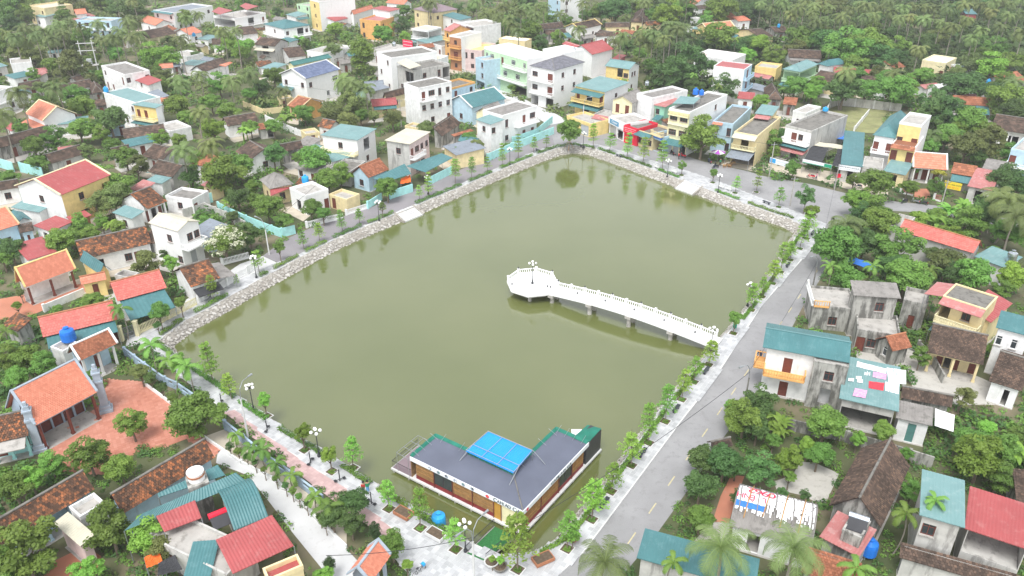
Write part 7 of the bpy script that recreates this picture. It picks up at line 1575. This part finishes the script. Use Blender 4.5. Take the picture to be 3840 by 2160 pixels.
# crowns as measured in the photograph: x, y, radius, kind
TR = {1: [(60,60,90,'m'),(180,110,60,'m'),(70,180,80,'d'),(820,890,125,'d'),(590,960,95,'m'),(620,800,100,'m'),(560,715,90,'m'),(300,1215,60,'m'),(940,1180,95,'m'),(1600,960,95,'l'),(1690,1290,150,'m'),(1800,1235,110,'m'),(2050,1150,95,'d'),(2350,1190,130,'m'),(2460,1340,110,'m'),(860,400,60,'m'),(1140,425,90,'l'),(1270,430,80,'l'),(540,520,110,'o'),(245,560,45,'m'),(1740,325,70,'l'),(1840,350,70,'l'),(1800,395,70,'l'),(1462,410,40,'d'),(1380,130,65,'m'),(2510,215,60,'l'),(2495,370,70,'o'),(2280,840,80,'m'),(2500,850,110,'o'),(2050,560,80,'m'),(1640,620,80,'m'),(1250,330,60,'o'),(1330,790,90,'m'),(1580,760,80,'m'),(1720,830,80,'m'),(1390,880,60,'m'),(1880,950,60,'m'),(2050,945,70,'m'),(100,10,120,'m'),(560,20,90,'o'),(1000,50,110,'d'),(870,60,60,'d'),(1915,30,50,'m'),(2080,90,40,'d'),(1280,145,40,'d'),(150,955,50,'m'),(400,1030,80,'m'),(250,1085,80,'m'),(750,1005,60,'m'),(840,1090,70,'m'),(660,1130,60,'o'),(1200,1040,60,'l'),(1340,1050,60,'m'),(900,1380,120,'m'),(1020,1240,80,'o'),(80,1320,60,'m'),(340,740,70,'m'),(1430,1320,80,'d'),(1490,1200,70,'m'),(2240,1180,60,'m'),(1900,1390,60,'m'),(1960,640,70,'d'),(1240,640,50,'m'),(1870,700,60,'m'),(700,440,50,'m'),(820,330,60,'d'),(580,310,60,'m'),(620,250,60,'m'),(450,330,70,'o'),(250,420,80,'o'),(380,480,60,'m'),(1230,560,60,'o'),(1180,520,40,'m'),(2430,490,40,'l'),(2110,330,50,'m'),(2280,320,45,'m'),(480,110,60,'m'),(30,330,90,'m'),(150,370,80,'o'),(760,560,50,'m'),(300,650,50,'o')],
 2: [(160,420,115,'n'),(325,255,85,'l'),(462,185,65,'d'),(390,885,80,'o'),(545,815,50,'l'),(485,270,45,'l'),(60,910,90,'o'),(50,790,100,'o'),(650,960,80,'o'),(960,1030,60,'m'),(1025,1090,60,'o'),(1430,230,90,'m'),(1640,270,60,'m'),(2480,540,130,'d'),(2440,105,110,'l'),(2070,70,130,'d'),(1960,85,90,'m'),(1850,110,60,'m'),(1400,205,70,'m'),(1500,320,60,'d'),(350,1400,90,'m'),(0,1300,80,'m'),(722,160,30,'d'),(1290,655,35,'m'),(470,75,60,'m'),(2250,30,90,'m'),(2170,10,70,'d'),(1730,30,70,'m'),(2560,60,80,'m'),(90,330,30,'m'),(40,280,40,'m'),(880,60,50,'d'),(1000,60,50,'m'),(1250,210,60,'m'),(1330,180,60,'d'),(1580,140,50,'m'),(1700,150,50,'m'),(2330,110,60,'m'),(1770,330,50,'d'),(1650,330,40,'m'),(2150,350,60,'d'),(2250,400,60,'m'),(2330,480,60,'m'),(2220,470,50,'o'),(250,870,50,'o'),(150,860,60,'m'),(880,1130,45,'l'),(720,1000,40,'m')],
 3: [(90,480,150,'d'),(330,665,105,'d'),(320,60,130,'m'),(540,80,90,'d'),(580,330,90,'l'),(500,410,70,'l'),(300,260,130,'m'),(700,420,80,'m'),(900,280,110,'m'),(1080,290,120,'d'),(1250,370,150,'m'),(1430,330,140,'m'),(1500,430,100,'d'),(1310,480,90,'m'),(860,640,90,'m'),(600,755,70,'l'),(1230,665,130,'d'),(1390,665,100,'m'),(1600,665,130,'m'),(1560,600,90,'m'),(1700,650,80,'m'),(2120,640,140,'d'),(1960,800,140,'d'),(2050,860,110,'d'),(2170,900,110,'m'),(1900,745,80,'d'),(2330,500,100,'l'),(2420,620,80,'m'),(2460,745,130,'m'),(2500,830,100,'d'),(2000,1010,110,'m'),(2150,1090,120,'o'),(2300,1070,110,'o'),(2450,1150,70,'m'),(165,1020,150,'m'),(680,1050,80,'m'),(755,1000,60,'d'),(700,1140,50,'m'),(2190,480,90,'o'),(850,1252,60,'m'),(1470,1360,120,'m'),(1710,1395,60,'m'),(1920,1395,55,'m'),(1770,1265,40,'l'),(1940,1292,50,'y'),(1300,1350,50,'m'),(2440,1340,110,'d'),(2540,1380,100,'d'),(2360,380,80,'m'),(1120,405,60,'m'),(200,150,60,'m'),(1000,330,80,'m'),(1350,560,70,'m'),(1480,560,70,'o'),(1800,560,80,'m'),(1890,870,90,'d'),(2250,960,80,'m'),(2330,680,80,'d'),(1030,620,60,'l'),(990,690,70,'l'),(1780,980,70,'d'),(1860,1090,70,'m'),(2080,960,70,'m'),(2230,1170,60,'d'),(60,60,70,'d'),(160,330,50,'d'),(2480,460,80,'m'),(2230,400,70,'m'),(1640,420,70,'d'),(1560,480,70,'d'),(820,380,60,'o'),(2080,560,60,'o'),(100,640,80,'d')],
 4: [(450,370,105,'m'),(600,240,70,'m'),(645,320,70,'m'),(80,430,100,'d'),(10,480,80,'m'),(880,265,60,'m'),(720,110,90,'o'),(850,40,110,'o'),(2005,110,120,'m'),(2130,215,70,'m'),(1680,365,140,'w'),(1870,315,95,'d'),(1090,530,95,'o'),(1280,540,55,'l'),(700,815,75,'m'),(125,855,35,'l'),(1180,1000,32,'d'),(60,1255,90,'m'),(220,1240,100,'m'),(330,1300,90,'m'),(110,1390,80,'m'),(1050,1350,70,'o'),(1125,1400,45,'d'),(700,1370,50,'m'),(1780,40,100,'d'),(1900,60,70,'m'),(2330,120,80,'m'),(1740,185,50,'o'),(530,330,70,'m'),(760,230,50,'l'),(1540,230,50,'m'),(1230,470,35,'d'),(150,760,30,'o'),(430,880,35,'m'),(2420,160,60,'m')],
 6: [(1330,70,100,'l'),(1450,130,120,'m'),(1500,210,130,'m'),(1180,410,180,'m'),(1380,390,130,'d'),(1640,420,150,'m'),(1700,630,160,'m'),(1560,560,110,'d'),(1260,640,120,'m'),(1780,200,75,'l'),(2000,520,120,'o'),(2200,610,130,'m'),(2150,220,120,'m'),(2300,150,140,'d'),(2470,300,120,'m'),(2500,640,110,'l'),(1805,1230,65,'m'),(2020,310,70,'l'),(1930,180,70,'m'),(2050,600,90,'d'),(1900,470,70,'o'),(2350,470,70,'m'),(1360,190,90,'d'),(2420,730,70,'m'),(1480,700,80,'d')],
 7: [(1090,1150,130,'l'),(1200,1230,95,'o'),(1480,230,185,'m'),(980,300,100,'m'),(660,540,125,'m'),(900,630,105,'m'),(160,1240,210,'m'),(820,1080,170,'m'),(380,600,85,'m'),(100,770,120,'m'),(230,720,90,'l'),(640,1400,90,'l'),(2470,1360,55,'c'),(2420,1430,60,'l'),(30,1400,150,'m'),(1300,120,40,'m'),(1210,30,40,'d'),(1280,90,35,'o')],
 8: [(100,890,125,'d'),(262,1110,55,'c'),(390,1210,100,'n'),(80,1050,90,'d'),(-60,1000,110,'d'),(500,1360,45,'l'),(1200,1330,32,'l'),(1140,1320,28,'l'),(1745,1150,50,'m')],
 9: [(600,150,115,'d'),(480,260,140,'m'),(580,330,100,'d'),(1090,300,145,'m'),(1540,350,85,'m'),(330,590,140,'d'),(150,560,115,'d'),(590,650,130,'d'),(150,760,135,'d'),(150,1000,105,'m'),(800,570,95,'l'),(1040,530,95,'m'),(960,470,70,'l'),(2180,440,115,'m'),(2260,560,160,'l'),(2400,690,105,'m'),(2450,500,105,'m'),(1740,800,75,'m'),(2120,100,75,'o'),(700,430,60,'m'),(1330,420,55,'l'),(440,860,60,'d'),(930,840,40,'d'),(820,700,50,'m'),(400,170,70,'m'),(1680,690,40,'m'),(1700,530,40,'l'),(2550,400,70,'m'),(2300,330,60,'l'),(760,820,40,'d'),(420,620,70,'m')]}
for t_, lst in TR.items():
    for x, y, r, k in lst: tree(t_, x, y, r, k)
PM = {1: [(40,250),(110,280),(180,220),(260,270),(330,235),(400,215),(445,180),(385,295),(730,180),(900,240),(960,170),(1010,140),(985,280),(1045,260),(1400,140),(1485,110),(1660,230),(1765,230),(1350,625),(1500,560),(1735,610),(1870,560),(1370,1135),(1580,1085),(1500,850),(860,285),(1350,290),(200,310),(470,250),(520,160),(600,200),(780,300)],
 2: [(80,630),(185,665),(25,600),(1140,90),(1215,60),(1350,90),(1460,110),(1530,50),(1080,110),(1820,30),(1790,220),(2120,270),(2250,265),(2350,255),(2430,290),(2530,220),(2480,190),(1290,195),(1335,235),(1180,130),(1260,150),(1400,60),(1650,110),(2050,310),(2300,330)],
 3: [(790,50),(690,60),(880,65),(980,100),(1060,30),(1120,60),(1180,35),(1280,70),(1210,130),(1380,130),(1580,90),(1560,25),(1640,140),(1720,130),(1745,50),(1840,60),(1830,150),(1960,180),(1910,60),(2050,200),(2260,230),(2150,150),(2330,90),(2400,200),(2460,120),(2560,100),(2560,250),(2000,60),(1490,60),(1450,120),(1100,160),(1790,370),(1240,545),(2500,620),(1340,30),(2480,30),(2350,20),(2250,40),(2130,40),(1670,60),(830,110),(1020,160),(25,200),(2180,290),(1600,560),(600,30),(760,10),(940,10),(1000,50)]}
for t_, lst in PM.items():
    for i, (x, y) in enumerate(lst): palm(t_, x, y, random.uniform(9.5, 12.5) if y < 300 else random.uniform(8, 10), s=random.uniform(.9, 1.15), v=3 if (t_ == 3 and i % 9 == 4) else None)
palm(3, 1390, 45, 12, s=1.3, v=3)
for t_, x, y, h, s in ((1,130,700,11,1.2),(1,5,860,11,1.2),(1,420,665,11,1.1),(1,2125,680,5,.9),(1,2570,640,6,1),(6,1235,255,6.5,1.15),(6,2460,70,8,1.3),(6,2520,190,8,1.2),(9,300,1235,7.5,1.0),(9,850,1235,7.5,1.0),(8,1985,1345,6.5,.9),(3,1880,1020,5,.9),(6,2380,40,7,1.1)): palm(t_, x, y, h, 'c', s)
for t_, x, y, h, s in ((3,290,170,9,1),(3,420,290,8,1),(3,150,225,8,1),(3,780,285,8,1),(3,1115,372,8,1),(3,172,540,7,1),(3,100,562,7,1),(3,242,590,7,1),(3,290,645,7,1),(3,2440,400,9,1),(3,722,345,7,1),(2,2130,600,6,1),(2,2035,672,6,1),(2,390,182,7,1),(2,2170,672,5,.9),(2,2370,335,9,1),(4,1130,1155,5.2,1.35),(4,1262,1260,5,1.2),(4,1400,1310,4.6,1.5),(4,900,880,5,1.2),(4,40,1045,4.5,1.1),(4,60,1150,4,1),(7,1770,385,2.2,.8),(7,1885,480,2.4,1),(7,1965,500,2.8,1.1),(7,2070,600,2.4,.9),(7,2190,690,2.2,.9),(7,2360,855,2.4,.9),(7,2465,935,2.8,1.2),(9,1910,880,7.2,.85),(9,1690,975,5.5,1.1),(9,1320,1390,5.5,1.1),(8,2500,1340,5,.9),(6,1130,560,5.5,1.2),(6,1445,560,5.5,1.25),(6,1885,585,4.5,1.1),(6,1250,605,4,.9),(1,2440,830,5,1)): palm(t_, x, y, h, 'a', s)
for t_, x, y, s in ((1,1830,1000,1.3),(1,2130,905,1.5),(1,1210,455,1.6),(1,1650,385,1.6),(1,2255,300,1.4),(1,765,1285,1.2),(1,1150,1060,1.3),(3,940,700,1.4),(3,1010,680,1.3),(3,770,690,1.2),(6,2040,170,1.4),(6,1960,260,1.4),(6,2110,130,1.3),(9,720,300,.9),(9,760,380,.8),(4,850,260,1.1),(2,150,370,1.2),(6,1880,230,1.2),(4,1750,100,1.2),(9,2500,560,1.2)): banana(t_, x, y, s)
# promenade trees, counted along each bank
def prom_tree(t, x, y, label, s=1.0, kind=None, pit=True, r=2.2):
    w = PT(t, x, y, BANK_Z); o = empty('promenade_tree', (w.x, w.y, w.z), random.uniform(0, 6.28), label, 'tree', 'young trees planted round the pond')
    if kind is None:
        c, tk = random.choice(TIERS); a = link('crown', c, o); b = link('trunk', tk, o); s *= random.uniform(.78, 1.05); a.scale = b.scale = (s * random.uniform(.85, 1.1), s * random.uniform(.85, 1.1), s * random.uniform(.95, 1.15)); o.rotation_euler = (random.uniform(-.06, .06), random.uniform(-.06, .06), random.uniform(0, 6.28))
    else:
        a = link('crown', random.choice(CROWNS[kind]), o, (0, 0, 2.1 * s + r * .55)); a.scale = (r, r, r * 1.1); b = link('trunk', random.choice(TRUNKS), o); b.scale = (1.2, 1.2, 2.2 * s + r * .5)
    if pit:
        p = empty('tree_pit', (w.x, w.y, w.z), AR); tag(p, 'kerbed soil square under ' + label, 'tree pit', 'kerbed squares under the promenade trees'); q = MB(); e = .62
        for x0,y0,x1,y1 in ((-e,-e,e,-e+.1),(-e,e-.1,e,e),(-e,-e+.1,-e+.1,e-.1),(e-.1,-e+.1,e,e-.1)): q.box(x0,y0,0,x1,y1,.06)
        q.build('kerb', 'kerb', p); MB().box(-e+.1,-e+.1,0,e-.1,e-.1,.035).build('soil', 'soil', p); g = link('ground_cover', CROWNS['m'][1], p, (0,0,.08)); g.scale = (.45,.45,.16)
    return o
def lab(i, side): return ordn[i] + ' young tree ' + side
for i, (t_, x, y, s, k, r) in enumerate([(8,1330,1400,1.45,None,0),(8,1700,1245,1.35,None,0),(8,1885,1025,1.3,None,0),(8,2030,815,1.2,None,0),(8,2183,620,1.2,None,0),(8,2312,450,1.15,None,0),(8,2437,290,1.2,None,0),(8,2560,125,1.2,None,0),(6,100,1430,1.15,None,0),(6,210,1300,1.1,None,0),(6,395,1065,1,'m',1.15),(6,530,890,1.05,None,0),(6,610,790,1.1,None,0),(6,690,690,1.1,None,0),(6,750,605,1.1,None,0),(6,822,515,1.1,None,0),(6,893,430,1.15,None,0),(6,945,355,1.15,None,0)]):
    prom_tree(t_, x, y, lab(i, 'from the cafe corner up the right bank'), s, k, True, r)
for i, (t_, x, y, s, k, r) in enumerate([(8,865,1250,1.1,None,0),(8,600,1090,1.15,None,0),(8,365,945,1.1,None,0),(8,95,640,1,None,0),(7,2490,665,.9,'l',.95),(7,2285,505,1.0,'l',1.0),(7,2000,250,.9,'l',.9),(7,1740,120,.85,None,0),(4,1600,1430,1.25,None,0),(4,1380,1400,1.0,'l',1.1)]):
    prom_tree(t_, x, y, lab(i, 'from the gangway along the near bank'), s, k, i < 7, r)
for i, (t_, x, y, s, k, r) in enumerate([(4,1225,1050,1.2,'m',1.6),(4,1375,945,1.0,'m',1.0),(4,1605,825,1,None,0),(4,1780,715,.6,None,0),(4,1945,610,1.0,None,0),(4,2110,528,1,'m',1.1),(4,2280,430,.75,None,0),(4,2398,375,1.0,None,0),(5,18,302,1,None,0),(5,145,245,.9,None,0),(5,320,200,.9,'o',.8),(5,595,66,1,None,0),(5,665,45,1,None,0),(2,862,1375,1,None,0),(2,985,1345,1,None,0),(2,1105,1295,1,None,0),(2,1220,1252,1.05,None,0),(2,1335,1195,1.1,None,0),(2,1450,1145,1,None,0),(2,1545,1115,1,None,0)]):
    prom_tree(t_, x, y, lab(i, 'from the left corner up the left bank'), s, k, False, r)
for i, (t_, x, y, s, k, r) in enumerate([(2,1897,1112,1.1,None,0),(2,2020,1145,1.2,None,0),(2,2150,1185,1.15,None,0),(2,2270,1225,1.1,None,0),(2,2415,1275,1.15,None,0),(3,6,1315,.8,'m',1.0),(3,240,1370,.8,'m',1.0),(3,408,1448,1.15,None,0),(3,567,1442,1.1,None,0),(3,735,1554,1.15,None,0),(6,920,165,1.2,'d',1.9),(6,960,270,1.1,'l',1.6)]):
    prom_tree(t_, x, y, lab(i, 'from the far corner along the far bank'), s, k, i < 10, r)
bt = prom_tree(2, 1715, 1118, 'big broad tree propped with poles at the far corner', 1.3, 'm', False, 3.2)
for k in range(3): a = 2.1 * k; MB().bar((1.2*math.cos(a),1.2*math.sin(a),0),(.1*math.cos(a),.1*math.sin(a),2.2),.04,n=5).build('prop','wood',bt)
# hedges along the bank top
def hedge(pts, label, h=.5, w=.6, mat='leaf_hedge'):
    rng = np.random.default_rng(int(abs(pts[0][0] * 100))); Cs, Ns = [], []; o0 = Vector((pts[0][0], pts[0][1], 0))
    for i in range(len(pts) - 1):
        a, b = Vector((*pts[i][:2], 0)), Vector((*pts[i+1][:2], 0)); l = (b - a).length; n = int(l * 130); d = (b - a) / max(l, .01); e = Vector((-d.y, d.x, 0)); t = rng.uniform(0, l, n); s = rng.uniform(-1, 1, n); z = rng.uniform(.05, 1, n) ** .6 * h * (1 + .25 * np.sin(t * 2.3))
        Cs.append(np.stack([a.x - o0.x + d.x * t + e.x * s * w / 2, a.y - o0.y + d.y * t + e.y * s * w / 2, BANK_Z + z], 1)); Ns.append(np.stack([e.x * s, e.y * s, np.ones(n)], 1))
    C = np.concatenate(Cs); V, Q = leaves(C, np.concatenate(Ns), .10, rng); r = empty('hedge', o0, 0, label, 'hedge', 'clipped hedges on the bank'); link('foliage', npmesh('foliage', V, Q, mat, rng.uniform(0, 1, len(C))), r)
HL = offset(WL, [2.45]*13 + [2.6]*10 + [1.8]*8 + [1.3]*10)
def along(i, j, f0=0, f1=1):
    q = [Vector(HL[k % len(HL)]) for k in range(i, j + 1)]; q[0] = q[0].lerp(q[1], f0); q[-1] = q[-2].lerp(q[-1], f1); return q
for i, j, f0, f1, nm in ((0,1,.2,.9,'first'),(1,3,.3,.5,'second'),(3,4,.7,1,'third'),(4,5,.2,1,'fourth'),(5,6,.2,.75,'fifth'),(6,7,0,.45,'sixth'),(6,7,.55,.98,'seventh'),(8,9,.05,.9,'eighth'),(9,10,.1,1,'ninth'),(10,11,.2,1,'tenth'),(11,13,.2,1,'eleventh')):
    hedge(along(i, j, f0, f1), nm + ' clipped hedge from the left corner up the left bank', .6, .75)
for i, j, f0, f1, nm in ((13,14,0,1,'first'),(14,15,.2,1,'second'),(15,16,.1,.9,'third'),(16,17,.1,.8,'fourth'),(18,19,.3,.9,'fifth'),(19,20,.2,1,'sixth'),(20,21,0,1,'seventh')): hedge(along(i, j, f0, f1), nm + ' clipped hedge from the far corner along the far bank')
for i, j, f0, f1, nm in ((22,24,.3,.9,'farthest'),(24,25,.1,1,'second farthest'),(25,26,.1,.7,'third farthest'),(27,28,.1,.9,'middle'),(28,29,.1,.95,'second nearest'),(29,31,.1,.9,'nearest')): hedge(along(i, j, f0, f1), nm + ' low hedge along the right bank', .3, .6)
for i, j, f0, f1, nm in ((33,34,.1,.9,'first'),(34,35,0,.9,'second'),(35,36,.1,.9,'third'),(36,37,.1,.9,'fourth'),(37,38,.2,.9,'fifth'),(38,40,.1,.8,'sixth'),(40,41,.1,.9,'seventh')): hedge(along(i, j, f0, f1), nm + ' low hedge from the gangway along the near bank', .45, .8)
# little shrubs along the white lane
for i, (x, y) in enumerate(((1720,470),(1785,510),(1850,550),(1910,590),(1980,645),(2070,710),(2140,765),(2190,805),(2240,850),(2300,905),(2400,1000),(2440,1050))):
    o = tree(7, x, y, random.uniform(24, 34), 'dmm'[i % 3], name='shrub'); tag(o, ordn[i] + ' rounded shrub from the courtyard along the white lane', 'shrub', 'rounded shrubs beside the white lane'); PLANTS.pop()
# flower patch at the foot of the lane and soil beds
sheet('planting_bed', pt(7,(1540,400),(1690,345),(1830,460),(2000,610),(2200,745),(2440,930),(2600,1060),(2600,1230),(2320,960),(2070,730),(1800,595)), 'dusty_verge', .009, 'sandy planting bed between the lane and the blue fence', keep=True)
# ---------------------------------------------------------------- undergrowth: nobody could count it
def undergrowth(name, n, mat, xr, yr, smin, smax, seed, per=44, label=None):
    rng = np.random.default_rng(seed); X = rng.uniform(*xr, n); Y = rng.uniform(*yr, n)
    D = _F[None] * FPX + np.stack([X - 1920, 0 * X, 0 * X], 1) + _U[None] * (1080 - Y)[:, None]; T = CAM_H / -D[:, 2]; G = D * T[:, None]; gx, gy = G[:, 0], G[:, 1]; ok = np.ones(n, bool)
    for poly in KEEPOUT:
        p = np.array(poly); m = ok & (gx > p[:,0].min()) & (gx < p[:,0].max()) & (gy > p[:,1].min()) & (gy < p[:,1].max()); idx = np.nonzero(m)[0]
        if len(idx) == 0: continue
        c = np.zeros(len(idx), bool); x, y = gx[idx], gy[idx]; j = len(p) - 1
        for i in range(len(p)):
            with np.errstate(divide='ignore', invalid='ignore'): cr = ((p[i,1] > y) != (p[j,1] > y)) & (x < (p[j,0] - p[i,0]) * (y - p[i,1]) / (p[j,1] - p[i,1]) + p[i,0])
            c ^= cr; j = i
        ok[idx[c]] = False
    gx, gy = gx[ok], gy[ok]; k = len(gx); rngd = np.sqrt(gx**2 + gy**2 + 3600); sc = rng.uniform(smin, smax, k) * np.clip(rngd / 130, .8, 2.6); big = (np.sin(gx * .11 + 1.3) + np.sin(gy * .09)) > .3; sc = np.where(big, sc * 1.35, sc * .8)
    e = unit(rng, k * per).reshape(k, per, 3); e[..., 2] = np.abs(e[..., 2]); C = np.stack([gx, gy, 0 * gx], 1)[:, None] + e * sc[:, None, None] * np.array([1, 1, .85]) * rng.uniform(.5, 1, (k, per, 1)); Nn = e + np.array([0, 0, .6])
    V, Q = leaves(C.reshape(-1, 3), Nn.reshape(-1, 3), np.repeat(sc * .19, per), rng); v = np.clip(np.repeat(rng.uniform(0, .7, k), per) + rng.uniform(0, .3, k * per), 0, 1)
    o = link(name, npmesh(name, V, Q, mat, v)); return tag(o, label, kind='stuff')
undergrowth('undergrowth', 5200, 'leaf_mid', (-250, 4100), (-60, 2300), .45, 1.3, 1, label='green undergrowth in the gardens')
undergrowth('undergrowth', 3200, 'leaf_dark', (-250, 4100), (-60, 2300), .5, 1.5, 2, label='dark undergrowth in the gardens')
undergrowth('undergrowth', 1700, 'leaf_olive', (-250, 4100), (-60, 2300), .4, 1.1, 3, label='olive undergrowth in the gardens')
undergrowth('undergrowth', 1100, 'leaf_light', (-250, 4100), (-60, 2300), .3, .9, 4, label='bright green undergrowth in the gardens')
undergrowth('undergrowth', 1500, 'leaf_dark', (2450, 4000), (-20, 340), 1.1, 2.2, 5, label='dense dark growth under the coconut grove')
undergrowth('undergrowth', 1100, 'leaf_olive', (-150, 2450), (-20, 420), .8, 1.7, 6, label='olive scrub in the upper left gardens')
# the grove and woods beyond the last houses
rr = random.Random(5)
for i in range(70):
    px_, py_ = rr.uniform(-200, 4000), rr.uniform(-75, 14); kind = 'c' if rr.random() < .5 else 't'
    if kind == 'c': w = P(px_, py_, 11); o = empty('coconut_palm', (w.x, w.y, 0), rr.uniform(0, 6)); c = link('crown', COCO[rr.randrange(4)], o, (0,0,11)); k_ = rr.uniform(.95, 1.25); c.scale = (k_,)*3; tk = link('trunk', CT[rr.randrange(4)], o); tk.scale = (1,1,11)
    else:
        w = P(px_, py_, 6); o = empty('tree', (w.x, w.y, 0), rr.uniform(0, 6)); c = link('crown', CROWNS['dmo'[rr.randrange(3)]][rr.randrange(3)], o, (0,0,6)); k_ = rr.uniform(4, 6.5); c.scale = (k_, k_, k_*.9); tk = link('trunk', TRUNKS[rr.randrange(4)], o); tk.scale = (4,4,5.5)
    PLANTS.append((o, 'distant palm crown' if kind == 'c' else 'distant round tree', 'palm' if kind == 'c' else 'tree', w, 5))
rr2 = random.Random(11)
for i in range(46):   # gaps of the coconut grove, upper right
    px_, py_ = rr2.uniform(2750, 3900), rr2.uniform(0, 180) ** 1.0; kind = rr2.random(); w = P(px_, py_, 4.5)
    if any(inside(w, k) for k in KEEPOUT): continue
    o = empty('tree', (w.x, w.y, 0), rr2.uniform(0, 6)); c = link('crown', CROWNS['dmod'[rr2.randrange(4)]][rr2.randrange(3)], o, (0,0,4.0)); k_ = rr2.uniform(2.6, 4.6); c.scale = (k_, k_, k_*.85); tk = link('trunk', TRUNKS[rr2.randrange(4)], o); tk.scale = (3,3,3.8); PLANTS.append((o, 'grove tree', 'tree', w, k_))
# ---------------------------------------------------------------- say which plant is which, by the house it stands next to
names = {}
for o, noun, cat, w, rad in PLANTS:
    if o.get('label'): continue
    x, y = PIX((w.x, w.y, w.z)); best = min(HOUSES, key=lambda h: (h[1].x - w.x)**2 + (h[1].y - w.y)**2); hx, hy = best[2]; dx, dy = x - hx, (y - hy) * 1.6
    rel = ('right of' if dx > 0 else 'left of') if abs(dx) > abs(dy) else ('in front of' if dy > 0 else 'behind'); names.setdefault((noun, rel, best[0]), []).append((math.hypot(dx, dy), o, cat))
for (noun, rel, hl), lst in names.items():
    lst.sort(key=lambda q: q[0])
    for i, (_, o, cat) in enumerate(lst):
        pre = '' if len(lst) == 1 else (['nearest'] + ordn[1:])[min(i, 19)] + ' '
        lb = f'{pre}{noun} {rel} {hl}'; ws = lb.split(); o['label'] = ' '.join(ws[:16]); o['category'] = cat
        o['group'] = {'palm': 'palms among the houses', 'banana plant': 'banana clumps in the gardens', 'bush': 'bushes among the houses'}.get(cat, 'trees among the houses')

# ================================================================ HAZE: the bright damp air over the village
hz = MB().box(-715, -165, -4, 715, 965, 62).build('haze', 'frame_white'); tag(hz, 'thin pale haze over the village', kind='stuff')
hm = bpy.data.materials.new('haze_air'); hm.use_nodes = True; hn = hm.node_tree; hn.nodes.clear(); ho = hn.nodes.new('ShaderNodeOutputMaterial'); hv = hn.nodes.new('ShaderNodeVolumePrincipled')
hv.inputs['Color'].default_value = (.95, .97, 1, 1); hv.inputs['Density'].default_value = .00030; hv.inputs['Anisotropy'].default_value = .2; hn.links.new(hv.outputs[0], ho.inputs['Volume']); hz.data.materials.clear(); hz.data.materials.append(hm)
